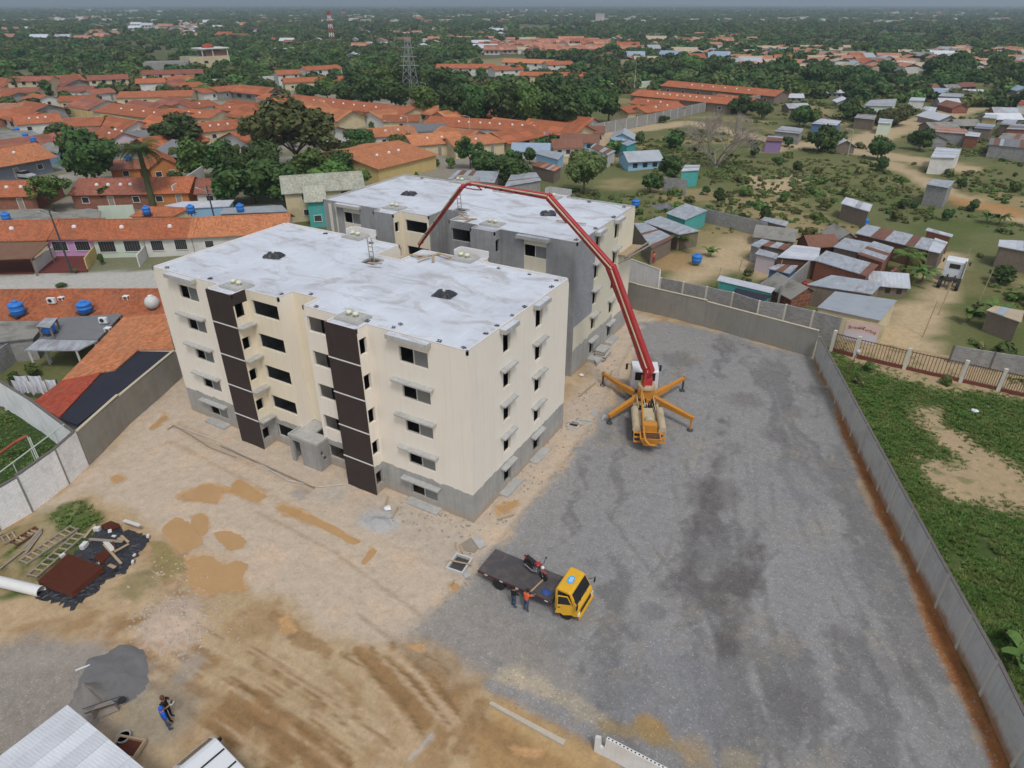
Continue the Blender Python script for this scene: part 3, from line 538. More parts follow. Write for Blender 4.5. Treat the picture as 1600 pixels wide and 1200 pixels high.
    for p, q in zip(oc[:-1], oc[1:]):
        p, q = Vector(p), Vector(q); d = (q-p).normalized(); nn = Vector((-d.y, d.x))
        a, b = p, q; h = H+.02
        if p.y >= D-.1 and q.y >= D-.1 and p.y > D+.5: h = H+.55
        pp.add([(*a, H-.3),(*b, H-.3),(*b, h),(*a, h),(*(a+nn*.13), H-.3),(*(b+nn*.13), H-.3),(*(b+nn*.13), h),(*(a+nn*.13), h)], [(3,2,6,7),(4,7,6,5),(0,3,7,4),(1,5,6,2)])
    pp.build('parapet', M_LEDGE if grey else M_TRIM, roof)
    for k in range(5):
        z = 2.72*k-.05 if k else .0; s = MB()
        for x0, x1, y0, y1 in ((-29.75,-16.55,.55,13.9),(-13.6,-.25,.55,13.9),(-22.1,-19.9,-.9,.5),(-10.4,-8.1,-.9,.5),(-16.54,-13.61,yr+.25,D-back_rec-.3)): s.box(x0,y0,z-.14,x1,y1,z)
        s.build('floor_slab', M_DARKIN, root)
    s = MB()
    for x0, y0, x1, y1 in ((-29.7,4.6,-16.6,4.75),(-13.5,4.6,-.3,4.75),(-24.4,.5,-24.25,4.6),(-6.6,.5,-6.45,4.6),(-2.2,.5,-2.05,4.6),(-3.4,4.8,-3.25,13.8),(-19.75,.4,-19.6,4.6),(-3.2,7.0,-.3,7.15),(-10.5,.4,-10.35,4.6),(-28.6,.5,-28.45,4.6)): s.box(x0,y0,.05,x1,y1,13.1)
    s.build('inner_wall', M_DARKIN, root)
    # windows
    for p, q, ops, nm, m in segs:
        for op in ops:
            if nm == 'wing_wall': put_window(root, p, q, op)
            elif nm == 'terrace_wall': put_window(root, p, q, op, .14, 1, False)
    # ledges over the windows
    def ledge(u0, u1, z, side, top):
        a = MB(); dp = .5 if top else .42; t = .3 if top else .12; tilt = 0 if top else -.05; z += 0 if top else .1
        if side == 'f': a.add([(u0,0,z-.0),(u1,0,z),(u1,-dp,z+tilt),(u0,-dp,z+tilt),(u0,0,z+t),(u1,0,z+t),(u1,-dp,z+t+tilt),(u0,-dp,z+t+tilt)], [(0,1,2,3),(7,6,5,4),(3,2,6,7),(0,3,7,4),(2,1,5,6)])
        else: a.add([(0,u0,z),(0,u1,z),(dp,u1,z+tilt),(dp,u0,z+tilt),(0,u0,z+t),(0,u1,z+t),(dp,u1,z+t+tilt),(dp,u0,z+t+tilt)], [(3,2,1,0),(4,5,6,7),(7,6,2,3),(4,7,3,0),(6,5,1,2)])
        if top: (a.box(u0+.05,-dp+.05,z+t,u1-.05,-.02,z+t+.02,1) if side == 'f' else a.box(.02,u0+.05,z+t,dp-.05,u1-.05,z+t+.02,1))
        a.build('window_ledge', [M_LEDGE, M_ROOF], root)
    for k in range(5):
        for u0, u1 in ((-28.0,-24.75),(-6.0,-2.7)): ledge(u0, u1, 12.66-2.72*k+(.48 if k == 0 else 0), 'f', k == 0)
        for u0, u1 in ((3.75,5.6),(8.35,10.25)): ledge(u0, u1, 12.93-STO*k+(.22 if k == 0 else 0), 's', k == 0)
    if grey:
        for u0, u1, z in ((3.7,5.7,2.5),(8.3,10.4,2.4)): MB().box(0,u0,z-2.5,.8,u1,z-2.1).build('plinth', M_LEDGE, root)
    else:
        for u0, u1 in ((3.5,5.8),(8.2,10.4)): MB().box(.003,u0,-.2,.75,u1,.16).build('plinth', M_LEDGE, root)
        for u0, u1 in ((-27.4,-24.9),(-5.5,-2.7)): MB().box(u0,-.75,-.2,u1,-.003,.16).build('plinth', M_LEDGE, root)
        # cladding panels of the two bays, white joints, slabs at the bay sides
        for a, b in ((xs['L'], xs['l']), (xs['r'], xs['R'])):
            for k in range(5):
                z0 = -.1 if k == 0 else 2.73*k+.05; z1 = 2.73*(k+1)-.03 if k < 4 else 13.47
                MB().box(a-.04,-1.06,z0,b+.04,-1.004,z1).build('cladding_panel', M_PANEL, root)
                if k: MB().box(a-.05,-1.10,z0-.08,b+.06,-1.003,z0).build('joint_strip', M_TRIM, root)
            if b < -15:
                for k in range(1, 5): MB().box(b+.003,-1.05,2.73*k-.08,b+.62,.28,2.73*k+.05).build('bay_slab', M_LEDGE, root)
        # entrance porch
        po = MB(); wall_seg(po, (-16.55,-.95), (-13.5,-.95), -.3, 2.5, [(.35,1.15,-.3,2.1)], m=0); wall_seg(po, (-13.5,-.95), (-13.5,.19), -.3, 2.5, [(.25,.5,1.3,1.65),(.45,.8,.75,1.1)], m=0); wall_seg(po, (-16.55,.29), (-16.55,-.95), -.3, 2.5, [], m=0)
        porch = po.build('porch', M_CONC, root)
        r2 = MB(); z = 2.5
        r2.box(-16.5,-.9,z-.16,-14.9,1.65,z-.02).box(-14.9,-.9,z-.16,-13.55,.35,z-.02); r2.box(-16.57,-.97,z-.1,-16.43,.28,z+.08).box(-16.43,-.97,z-.1,-13.48,-.83,z+.08).box(-13.62,-.83,z-.1,-13.48,.18,z+.08)
        r2.build('porch_roof', M_LEDGE, porch)
    if grey:   # untidy plaster strips on the raw front
        for a, b in ((-29.3,-28.9),(-28.4,-28.2)): MB().box(a,-.012,7.5,b,-.004,13.2).build('plaster_strip', M_CREAM2, root)
    return root
B1 = apartment('apartment_block', 'cream five storey block with dark brown vertical panels and white roof', (0,0,0))
B2L = (-3.1, 22.4, 0)
B2 = apartment('apartment_block', 'grey unfinished concrete block with white roof behind the cream one', B2L, True, 3.0, 1.6)
# things standing on the two roofs
M_COWL = mat('pale_yellow_cowl', (.70,.71,.52), .5, .1); M_TARP = mat('black_plastic', (.035,.037,.045), .35, .4, 3., .5, spec=.5); M_WOOD = mat('raw_timber', (.48,.36,.23), .85, .35, 2., .2); M_WOODG = mat('weathered_timber', (.34,.29,.23), .9, .35, 2., .2)
M_STEEL = mat('dark_steel', (.07,.07,.075), .5, .3, 2.); M_IRON = mat('rusty_iron', (.15,.07,.045), .85, .4, 3., .3)
def roof_vent(x, y, label, z=13.36):
    t = thing('roof_vent', label, 'vent', (x,y,z), 0, 'paired roof vents')
    MB().box(-1.05,-.75,0,1.05,.75,.16).box(-.9,-.6,.16,.9,.6,.2).build('vent_slab', M_LEDGE, t)
    for s in (-1, 1): MB().lathe([(.1,.2),(.1,.32),(.2,.36),(.22,.46),(.14,.54),(.05,.57)], 12, (s*.3,0,0)).build('cowl', M_COWL, t, smooth=True)
def tarped_box(x, y, rz, label, z=13.36):
    t = thing('covered_hatch', label, 'hatch', (x,y,z), rz); t.scale = (.82,.82,.8); rnd = random.Random(int(x*10))
    MB().box(-.6,-.45,0,.6,.45,.35).build('hatch_curb', M_LEDGE, t)
    P = []; n = 9
    for j in range(n):
        for i in range(n):
            u, v = i/(n-1)*2-1, j/(n-1)*2-1; e = max(abs(u), abs(v)); h = .42 if e < .68 else .42-.36*(e-.68)/.32
            P.append((u*.95+rnd.uniform(-.07,.07), v*.72+rnd.uniform(-.07,.07), h+rnd.uniform(-.04,.06)))
    MB().add(P, [(j*n+i, j*n+i+1, (j+1)*n+i+1, (j+1)*n+i) for j in range(n-1) for i in range(n-1)]).build('plastic_cover', M_TARP, t)
    MB().box(-.12,-.1,.42,.1,.08,.58).build('weight_block', M_COWL, t)
for (x, y), lb in zip(((-20.9,.6),(-9.5,.5),(-21.4,14.3),(-9.6,14.2)), ('over the left brown strip','over the right brown strip','at its rear left','at its rear right')):
    roof_vent(x, y, 'pair of pale round vents on the cream block\'s roof '+lb)
for (x, y), lb in zip(((-21.4,1.4),(-9.6,1.4),(-22,14.4),(-9.3,13.2)), ('front left','front right','rear left','rear right')):
    roof_vent(x+B2L[0], y+B2L[1], 'pair of pale round vents on the grey block\'s roof, '+lb)
tarped_box(-23.7,6.8,.3,'black plastic covered hatch on the left half of the cream block\'s roof'); tarped_box(-6.5,6.9,.1,'black plastic covered hatch on the right half of the cream block\'s roof')
tarped_box(-23.6+B2L[0],6.7+B2L[1],.2,'black plastic covered hatch on the left half of the grey block\'s roof'); tarped_box(-6.6+B2L[0],7.2+B2L[1],.5,'black plastic covered hatch beside the red boom on the grey block\'s roof')
def roof_hatch(x, y, label, z=13.36):
    t = thing('roof_opening', label, 'hatch', (x,y,z))
    MB().box(-.6,-.55,.002,.6,.55,.012).build('opening', M_STEEL, t); MB().box(-.68,-.62,0,-.6,.62,.14).box(.6,-.62,0,.68,.62,.14).box(-.6,.55,0,.6,.62,.14).build('curb', M_LEDGE, t)
    ld = thing('ladder', 'timber ladder sticking up out of the opening in the '+('cream' if y < 20 else 'grey')+' block\'s roof', 'ladder', (x-.15,y-.1,z+.01))
    for s in (-.22, .22): MB().beam((s,.2,0),(s-.35,.5,1.9),.07,.07).build('rail', M_WOODG, ld)
    for k in range(4): MB().beam((-.22-.35*(k+1)/5,.2+.3*(k+1)/5,1.9*(k+1)/5),(.22-.35*(k+1)/5,.2+.3*(k+1)/5,1.9*(k+1)/5),.05,.05).build('rung', M_WOODG, ld)
roof_hatch(-15.7, 9.9, 'dark square stair opening in the middle of the cream block\'s roof'); roof_hatch(-14.9+B2L[0], 3.9+B2L[1], 'dark stair opening at the notch of the grey block\'s roof')
bk = MB(); bk.beam((-.3,-.12,.06),(.3,-.12,.06),.05,.06).beam((-.3,.12,.06),(.3,.12,.06),.05,.06).beam((-.12,-.25,.12),(-.12,.25,.12),.05,.05).beam((.14,-.22,.12),(.14,.2,.2),.05,.05); bkm = bk.mesh('edge_bracket', M_STEEL)
for i, (x, y) in enumerate(((-.6,.5),(-2.4,.45),(-.5,2.9),(-6.2,.7),(-6.1,1.3),(-.45,6.2),(-.4,7.9),(-.5,12.2),(-.8,13.6),(-3.2,13.7),(-8.3,.6),(-13,.7),(-15,2.2),(-6.0,13.7),(-16.9,1.2),(-29,.6),(-24,.7),(-19,13.6),(-24.5,13.7),(-.5,4.3))):
    o = inst('edge_bracket', bkm, None, (x,y,13.36), (0,0,random.uniform(0,3)), random.uniform(.5,.75)); tag(o, 'small dark metal bracket lying at the edge of the cream block\'s white roof', 'bracket', 'brackets along the roof edge')
for i, (x, y) in enumerate(((-.6,1.),(-.5,5.),(-.5,9.5),(-1,13.5),(-5,13.6),(-12.5,13.6),(-27,13.6),(-20,13.5))):
    o = inst('edge_bracket', bkm, None, (x+B2L[0],y+B2L[1],13.36), (0,0,random.uniform(0,3)), .8); tag(o, 'small dark metal bracket lying at the edge of the grey block\'s white roof', 'bracket', 'brackets on the grey block\'s roof')
def plank(p, q, label, w=.22, t=.05, m=None, name='plank', group=None):
    p, q = Vector(p), Vector(q); c = (p+q)/2; o = MB().beam(p-c, q-c, w, t).build(name, m or M_WOOD, None, c); return tag(o, label, 'plank', group)
for i, (x, y, a, l) in enumerate(((-12.6,13.3,.9,2.2),(-11.8,12.9,2.2,1.8),(-13.3,12.6,.3,1.6),(-11.2,13.6,-.2,1.5),(-12.2,12.2,1.4,1.4),(-14.6,8.9,.3,1.2))):
    plank((x-l/2*math.cos(a),y-l/2*math.sin(a),13.42+.07*i),(x+l/2*math.cos(a),y+l/2*math.sin(a),13.42+.07*i), 'loose timber plank in the heap by the rear parapet of the cream roof' if i < 5 else 'loose timber plank beside the roof opening', group='planks at the rear parapet' if i < 5 else None)
for i, (x, y, a, l) in enumerate(((-12.9,1.6,.5,2.4),(-12.2,1.0,1.6,1.8),(-3.2,5.4,.1,3.0),(-13.4,2.2,-.3,1.5))):
    plank((x+B2L[0]-l/2*math.cos(a),y+B2L[1]-l/2*math.sin(a),13.43+.06*i),(x+B2L[0]+l/2*math.cos(a),y+B2L[1]+l/2*math.sin(a),13.43+.06*i), 'loose plank by the notch in the grey block\'s roof' if i != 2 else 'long plank lying at the right edge of the grey roof', group='planks at the grey roof notch' if i != 2 else None)
# working platform of boards on the grey block's end wall
pf = thing('work_platform', 'rough timber platform bracketed high on the grey block\'s end wall', 'platform', (-3.1,34.2,9.4))
for k in range(4): MB().beam((.1+.32*k,-1.6,.02*k),(.12+.34*k,2.4,.03*k),.26,.06).build('board', M_WOOD, pf)
for y in (-1.3,.4,2.): MB().beam((.02,y,-.1),(1.7,y,-.1),.1,.1).beam((.02,y,-1.),(1.4,y,-.15),.07,.07).build('bracket', M_WOODG, pf)
for s in (0,.3): MB().beam((1.0+s,-2.2,.12),(1.6+s*2,3.,.35),.15,.08).build('board', M_WOODG, pf)
# ================================================================== BOUNDARY WALLS
M_WALLG = mat('grey_wall_panel', (.60,.59,.555), .9, .2, .8, .2, dirt=(.34,.32,.28), dirt_amt=.5, streak=.4, splash=((.36,.17,.06), .9, .8)); M_PILLAR = mat('pale_wall_post', (.62,.59,.51), .9, .15, 1., .2, streak=.3); M_COPE = mat('dark_coping', (.16,.14,.13), .9, .3, 1.5)
M_WALLB = mat('rough_grey_render', (.30,.285,.25), .95, .2, .5, .25, dirt=(.2,.185,.15), dirt_amt=.5, streak=.4); M_CAPY = mat('pale_coping', (.55,.49,.36), .9, .2); M_WHITEB = block_mat('whitewashed_blocks', (.90,.895,.895), (.70,.69,.69), .4, .2, .06, (.3,.29,.28), .3, .012); M_GBLOCK = block_mat('grey_blocks', (.30,.295,.285), (.38,.37,.35), .4, .2, .16, (.17,.16,.14), .45); M_WHITEW = mat('stained_white_wall', (.88,.88,.88), .9, .1, .9, .2, dirt=(.45,.45,.43), dirt_amt=.35, streak=.35)
def wall_line(name, label, pts, h, th, mpanel, mpost=None, bay=2.7, cap=None, post=.22, cap_h=.06, cat='wall', hs=None, group=None, z0=-.3):
    """wall built bay by bay: each panel a part, posts proud of the panels"""
    c0 = Vector((*pts[0][:2], 0)); t = thing(name, label, cat, c0, 0, group); k = 0; hs = hs or [h]*len(pts)
    for (p, ha), (q, hb) in zip(zip(pts[:-1], hs[:-1]), zip(pts[1:], hs[1:])):
        p, q = Vector((*p[:2], 0))-c0, Vector((*q[:2], 0))-c0; Lg = (q-p).length; n = max(1, round(Lg/bay)); d = (q-p)/n; u = d.normalized(); nn = Vector((-u.y, u.x, 0))*th/2
        for i in range(n):
            a, b = p+d*i, p+d*(i+1); h1, h2 = ha+(hb-ha)*i/n, ha+(hb-ha)*(i+1)/n
            if mpost and i % 2: pass
            P = [a-nn, b-nn, b+nn, a+nn]; MB().add([(v.x,v.y,z0) for v in P]+[(P[0].x,P[0].y,h1),(P[1].x,P[1].y,h2),(P[2].x,P[2].y,h2),(P[3].x,P[3].y,h1)], [(0,1,5,4),(1,2,6,5),(2,3,7,6),(3,0,4,7),(4,5,6,7)]).build('wall_panel', mpanel, t)
            if mpost: MB().obb((a.x,a.y,(h1+z0)/2+.02), (post, th+.07, h1-z0+.04), Euler((0,0,math.atan2(u.y,u.x)))).build('post', mpost, t)
            if cap: MB().add([(v.x+nn.x*s,v.y+nn.y*s,z) for z in (0, cap_h) for v, s in ((a,-1.25),(b,-1.25),(b,1.25),(a,1.25))], [(3,2,1,0),(4,5,6,7),(0,1,5,4),(1,2,6,5),(2,3,7,6),(3,0,4,7)]).build('coping', cap, t, (0,0,max(h1,h2)+.002))
    return t
RW = [G(1272,563), G(1318,657), G(1388,800), G(1463,950), G(1533,1087), G(1583,1200)]; RW = RW+[RW[-1]+(RW[-1]-RW[-2])*3.5]
wall_line('site_wall', 'long grey panelled wall with pale posts between gravel lot and grassy plot', RW, 2.65, .16, M_WALLG, M_PILLAR, 2.7, M_COPE)
BW = [Vector((-30,43.9,0)), Vector((-12,42.3,0)), Vector((-3.7,41.3,0)), Vector((4.8,40.6,0)), Vector((16.7,38.7,0))]
wall_line('site_wall', 'rough grey rendered wall with pale coping closing the far end of the gravel lot', BW, 3.0, .2, M_WALLB, None, 8, M_CAPY, hs=[3.3,3.2,3.15,3.0,3.0])
LW = [Vector((-26.9,-26,0)), Vector((-27.6,-19.4,0)), G(0,830), G(50,800), G(107,757), G(137,727)]
wall_line('site_wall', 'whitewashed block wall with dark stains beside the timber ladders', LW, 3.1, .18, M_WHITEB, M_WALLB, 4.2, M_COPE, .12, hs=[2.9,2.9,2.9,3.1,3.25,3.2])
LG = [Vector(LW[-1])+Vector((-.06,.12,0)), G(200,665), G(283,590), Vector((-41,15.5,0)), Vector((-45,24,0))]
wall_line('site_wall', 'plain grey rendered wall between the dirt yard and the navy roofed house', LG, 3., .2, M_WALLB, None, 7, M_CAPY, hs=[3.1,2.95,2.75,2.7,2.7])
w2 = [Vector(LW[-1])+Vector((-.2,-.05,0)), G(46,624,3.2), G(0,596,3.2), G(-120,525,3.2)]
wall_line('site_wall', 'stained white wall running up from the corner beside the green lawn', [v for v in w2], 3.2, .18, M_WHITEW, None, 5, M_COPE)
# plots behind the far wall
sw_ = [G(x, y, 3.2) for x, y in ((1033,434),(1105,448),(1146,457),(1187,470),(1229,476),(1272,486),(1316,497))]
wall_line('plot_wall', 'grey block wall with concrete posts just behind the far end wall', sw_, 3.2, .16, M_GBLOCK, M_PILLAR, 3.4, None, .2)
ww = [G(975,401,3.6), G(1032,422,3.6)]; wall_line('plot_wall', 'short white wall panel behind the grey block beside the shacks', ww, 3.6, .2, M_WHITEW, None, 9, M_CAPY)
# slotted metal fence along the grassy plot
def bar_fence(name, label, pts, h, n_bars, mbar, mpost, bay, base=None):
    c0 = Vector(pts[0]); t = thing(name, label, 'fence', c0)
    for p, q in zip(pts[:-1], pts[1:]):
        p, q = Vector(p)-c0, Vector(q)-c0; n = max(1, round((q-p).length/bay)); d = (q-p)/n
        for i in range(n):
            a, b = p+d*i, p+d*(i+1)
            MB().obb((a.x,a.y,h/2+.1), (.32,.32,h+.3), Euler((0,0,math.atan2(d.y,d.x)))).build('post', mpost, t)
            g = MB().beam(a+Vector((0,0,.35)), b+Vector((0,0,.35)), .06, .06).beam(a+Vector((0,0,h-.1)), b+Vector((0,0,h-.1)), .06, .06)
            for k in range(1, n_bars): x = a+d*(k/n_bars); g.cyl((x.x,x.y,.35), (x.x,x.y,h), .028, n=5)
            r = g.build('railing', mbar, t)
            if base: MB().beam(a+Vector((0,0,.15)), b+Vector((0,0,.15)), .14, .4).build('kerb', base, t)
M_REDB = mat('red_brick_kerb', (.20,.06,.045), .9, .3, 2.)
bar_fence('bar_fence', 'rusty barred fence with grey concrete posts across the top of the grassy plot', [G(1298,548), G(1335,558), G(1412,577), G(1500,597), G(1620,625)], 2.1, 16, M_IRON, M_PILLAR, 3.6, M_REDB)
wall_line('plot_wall', 'low grey block wall right of the dirt lane above the barred fence', [G(1482,566), G(1545,577), G(1640,592)], 1.9, .15, M_GBLOCK, M_COPE, 3.6, None, .16)
MW = mat('warning_lamp', (.05,.05,.05), .3); t = thing('lamp_post', 'short rusty post with round lamp head at the corner of the grassy plot', 'lamp', G(1316,600))
MB().cyl((0,0,0),(.5,.7,3.2),.05,.04).build('pole', M_IRON, t); MB().ball((.55,.75,3.3),.22).build('lamp_head', mat('lamp_grey', (.5,.52,.55), .3), t)
# ================================================================== VEHICLES
M_RUB = mat('tyre_rubber', (.03,.03,.032), .85, .3, 4.); M_YEL = mat('yellow_cab_paint', (.78,.42,.02), .38, .12, 2., dirt=(.50,.33,.11), dirt_amt=.35, spec=.4); M_GLS = glass_mat('dark_glass', (.018,.02,.022), .06); M_DK = mat('black_chassis', (.03,.03,.03), .7, .3, 3.); M_WHP = mat('white_vehicle_paint', (.72,.74,.76), .35, .06, 1., spec=.5); M_CHR = mat('dull_chrome', (.55,.56,.58), .25, .1, metal=.8); M_BED = mat('steel_deck', (.085,.08,.085), .6, .35, 1.2, .25, dirt=(.17,.13,.115), dirt_amt=.6); M_RED = mat('red_paint', (.46,.03,.035), .45, .25, 1.5, dirt=(.27,.13,.1), dirt_amt=.4, spec=.4); M_ORG = mat('pump_orange', (.62,.26,.035), .5, .2, 1.5, dirt=(.33,.2,.09), dirt_amt=.5); M_CRM = mat('dusty_cream_paint', (.55,.46,.31), .6, .2, 1.5, dirt=(.3,.22,.13), dirt_amt=.5); M_LENS = glass_mat('lamp_lens', (.75,.75,.72), .1); M_TAIL = glass_mat('red_lens', (.4,.02,.02), .2)
def wheel(parent, x, y, r=.42, w=.24, side=1, rim=None, z=None):
    o = MB().lathe([(r*.55,-w/2),(r*.93,-w/2),(r,-w*.35),(r,w*.35),(r*.93,w/2),(r*.55,w/2)], 20).build('wheel', M_RUB, parent, (x,y,z if z is not None else r), smooth=False); o.rotation_euler = (math.pi/2,0,0)
    MB().lathe([(.02,-w*.30),(r*.2,-w*.46),(r*.24,-w*.30),(r*.5,-w*.42),(r*.56,-w*.45),(r*.56,w*.45),(r*.5,w*.42),(r*.24,w*.30),(r*.2,w*.46),(.02,w*.3)], 16).build('rim', rim or M_CHR, o)
    return o
# --- flatbed truck, nose towards +X
ft = thing('flatbed_truck', 'small flatbed truck with yellow cab and dark steel deck', 'truck', (3.2,-3.4,.0))
MB().box(.3,-.45,.55,6.2,-.3,.75).box(.3,.3,.55,6.2,.45,.75).box(.3,-.3,.6,.42,.3,.72).box(3,-.3,.6,3.1,.3,.72).build('chassis', M_DK, ft)
bd = MB().box(0,-1.08,.92,5.2,1.08,1.0).box(.02,-1.06,.78,5.15,-1.02,.92).box(.02,1.02,.78,5.15,1.06,.92).box(5.13,-1.07,1.002,5.2,1.07,1.28); 
for k in range(9): bd.box(.3+.6*k,-1.02,.8,.38+.6*k,1.02,.92)
bd = bd.build('deck', M_BED, ft)
sr = MB().box(0,-1.1,.84,5.2,-1.082,.97)
M_RAIL = mat('worn_red_rail', (.13,.035,.035), .6, .4, 2., dirt=(.06,.05,.05), dirt_amt=.8); sr.build('side_rail', M_RAIL, bd); MB().box(0,1.082,.84,5.2,1.1,.97).build('side_rail', M_RAIL, bd)
for x in (.5,1.6,2.7,3.8,4.7): MB().box(x,-1.108,.86,x+.22,-1.101,.95).build('reflector', M_LENS, bd)
for y in (-.9,.9): MB().box(-.03,y-.12,.7,.003,y+.12,.85).build('tail_lamp', M_TAIL, ft)
# cab body by profile (x,z), widened by belt
def cab(parent, prof, w, mpaint, name='cab', tumble=.06):
    n = len(prof); mb = MB(); P = []; zmax = max(p[1] for p in prof)
    for s in (-1, 1):
        for x, z in prof: P.append((x, s*(w/2-(tumble*max(0, (z-1.35)/(zmax-1.35)) if zmax > 1.4 else 0)), z))
    mb.add(P, [tuple(range(n)), tuple(range(2*n-1, n-1, -1))]+[((i+1) % n, i, i+n, (i+1) % n+n) for i in range(n)])
    o = mb.build(name, mpaint, parent); md = o.modifiers.new('b', 'BEVEL'); md.width = .05; md.segments = 2; md.limit_method = 'ANGLE'; md.angle_limit = R_(25); return o
CB = [(5.32,.55),(6.65,.5),(6.85,.62),(6.88,1.15),(6.72,1.38),(6.32,2.12),(6.15,2.2),(5.42,2.22),(5.32,2.1)]
cb = cab(ft, CB, 2.06, M_YEL)
ws = MB(); sl_ = Vector((6.32-6.72,0,2.12-1.38)).normalized(); nrm = Vector((.74,0,.40)).normalized()
def onws(u, v): p = Vector((6.72,0,1.38))+Vector((-.4,0,.74))*v; p.y = u*(.94-.05*v); return p+nrm*.012
ws.add([onws(-1,.05), onws(1,.05), onws(1,.93), onws(-1,.93)], [(0,1,2,3)]); ws.build('windscreen', M_GLS, ft)
for s in (-1, 1):
    y = s*1.035; g = MB(); q = [(5.5,1.38),(6.52,1.38),(6.22,2.05),(5.5,2.08)]
    g.add([(x, s*(1.033-.06*(z-1.35)/.87)+s*.008, z) for x, z in q], [(0,1,2,3) if s < 0 else (3,2,1,0)]); g.build('side_window', M_GLS, ft)
    wheel(ft, 6.05, s*.92, .40, .24); wheel(ft, 1.45, s*.88, .42, .3)
    MB().box(6.84,s*.93-.13,.68,6.905,s*.93+.13,.88).build('headlight', M_LENS, ft)
    m_ = MB().beam((6.55,s*1.0,1.75),(6.85,s*1.22,1.8),.025,.025).obb((6.86,s*1.25,1.62),(.05,.18,.36)); m_.build('mirror', M_DK, ft)
MB().box(6.89,-.98,.45,7.0,.98,.66).build('bumper', M_YEL, ft); MB().box(6.885,-.7,.72,6.915,.7,.98).build('grille', M_DK, ft); MB().beam((6.75,-.5,1.4),(6.6,.0,1.66),.02,.02).beam((6.75,.3,1.4),(6.6,.7,1.66),.02,.02).build('wiper', M_DK, ft)
# open near-side door
dr = MB(); dp = [(0,.62),(.0,1.38),(-.86,1.38),(-.95,.7),(-.62,.7),(-.48,.55)]
dr.add([(x,-.03,z) for x, z in dp]+[(x,.03,z) for x, z in dp], [tuple(range(6))[::-1], tuple(range(6,12))]+[(i,(i+1)%6,(i+1)%6+6,i+6) for i in range(6)])
for a, b in (((0,1.38),(-.28,2.04)),((-.28,2.04),(-.84,2.08)),((-.84,2.08),(-.86,1.38))): dr.beam((a[0],0,a[1]),(b[0],0,b[1]),.05,.05)
dr = dr.build('door', M_YEL, ft, (6.45,-1.05,0), .38); MB().box(-.83,-.045,1.16,-.68,-.031,1.22).build('handle', M_DK, dr); MB().add([(-.02,0,1.4),(-.82,0,1.4),(-.8,0,2.04),(-.3,0,2.0)], [(0,1,2,3)]).build('window', M_GLS, dr)
lg = MB().lathe([(.001,.0),(.34,.0),(.34,.008),(.30,.008),(.30,.012),(.001,.012)], 28).build('roof_badge', [mat('blue_badge', (.08,.40,.75), .5, .05)], ft, (5.85,0,2.225)); lg.scale = (.62,1,1)
for i, (a, l) in enumerate(((.16,.30),(.04,.36),(-.09,.28))): MB().box(a-.035,-l/1.6,.012,a+.035,l/1.6,.017).build('badge_line', mat('pale_badge_line', (.55,.75,.9), .5, .05), lg)
# things carried on the deck
mc = thing('motorcycle', 'black and red motorcycle standing on the truck deck', 'motorcycle', (6.45,-2.95,1.0), R_(-19)); mc.scale = (1.12,)*3
for x, nm in ((-.62,0),(.66,1)):
    o = MB().lathe([(.23,-.05),(.29,-.045),(.30,0),(.29,.045),(.23,.05)], 22).build('wheel', M_RUB, mc, (x,0,.30)); o.rotation_euler = (math.pi/2,0,0)
    sp = MB().lathe([(.225,-.03),(.24,-.03),(.24,.03),(.225,.03)], 22).cyl((0,0,-.06),(0,0,.06),.05)
    for k in range(6): a = k*math.pi/3; sp.beam((0,0,0),(.23*math.cos(a),.23*math.sin(a),0),.03,.02)
    sp.build('rim', M_CHR, o)
MB().beam((-.62,.07,.3),(-.05,.07,.38),.04,.06).beam((-.62,-.07,.3),(-.05,-.07,.38),.04,.06).beam((-.3,0,.6),(.35,0,.75),.05,.06).beam((.35,0,.75),(.15,0,.3),.05,.05).beam((-.2,0,.6),(-.05,0,.35),.05,.05).build('frame', M_DK, mc)
MB().obb((.08,0,.42),(.34,.24,.26)).cyl((.1,0,.5),(.22,0,.7),.09).tube([(.2,-.12,.4),(.0,-.15,.26),(-.7,-.16,.3)],.04).build('engine', M_CHR, mc)
MB().ball((.2,0,.82),.2,0,12,8,.62).build('fuel_tank', M_RED, mc, smooth=True); MB().obb((-.25,0,.76),(.55,.24,.1)).obb((-.58,0,.8),(.25,.2,.09),Euler((0,.2,0))).build('seat', M_RUB, mc)
MB().tube([(.66,.07,.3),(.48,.07,.95)],.025).tube([(.66,-.07,.3),(.48,-.07,.95)],.025).build('fork', M_CHR, mc); MB().tube([(.36,.38,1.02),(.47,.18,1.0),(.47,-.18,1.0),(.36,-.38,1.02)],.02).build('handlebar', M_DK, mc); MB().ball((.58,0,.88),.1).build('headlight', M_LENS, mc, smooth=True)
MB().obb((-.72,0,.62),(.32,.16,.03),Euler((0,-.5,0))).obb((.68,0,.62),(.34,.13,.03)).build('mudguard', M_RED, mc); MB().obb((-.85,0,.72),(.06,.12,.08)).build('tail_lamp', M_TAIL, mc); MB().beam((-.1,.1,.3),(-.2,.3,.02),.03,.03).build('stand', M_DK, mc)
for s in (-1, 1): MB().beam((.4,s*.3,1.02),(.42,s*.36,1.2),.015,.015).obb((.42,s*.4,1.22),(.03,.13,.09)).build('mirror', M_DK, mc)
o = MB().beam((-.02,-1.35,.0),(.25,.15,.02),.09,.07).build('plank', M_WOOD, None, (6.95,-3.05,1.04)); tag(o, 'narrow pale timber batten lying across the truck deck', 'plank')
rg = MB(); rr_ = random.Random(3)
P = [(rr_.uniform(.8,1.05)*.36*math.cos(a)*k, rr_.uniform(.8,1.05)*.28*math.sin(a)*k, .02+(1-k)*.16+rr_.uniform(0,.05)) for k in (1,.7,.35) for a in [i*math.pi/6 for i in range(12)]]
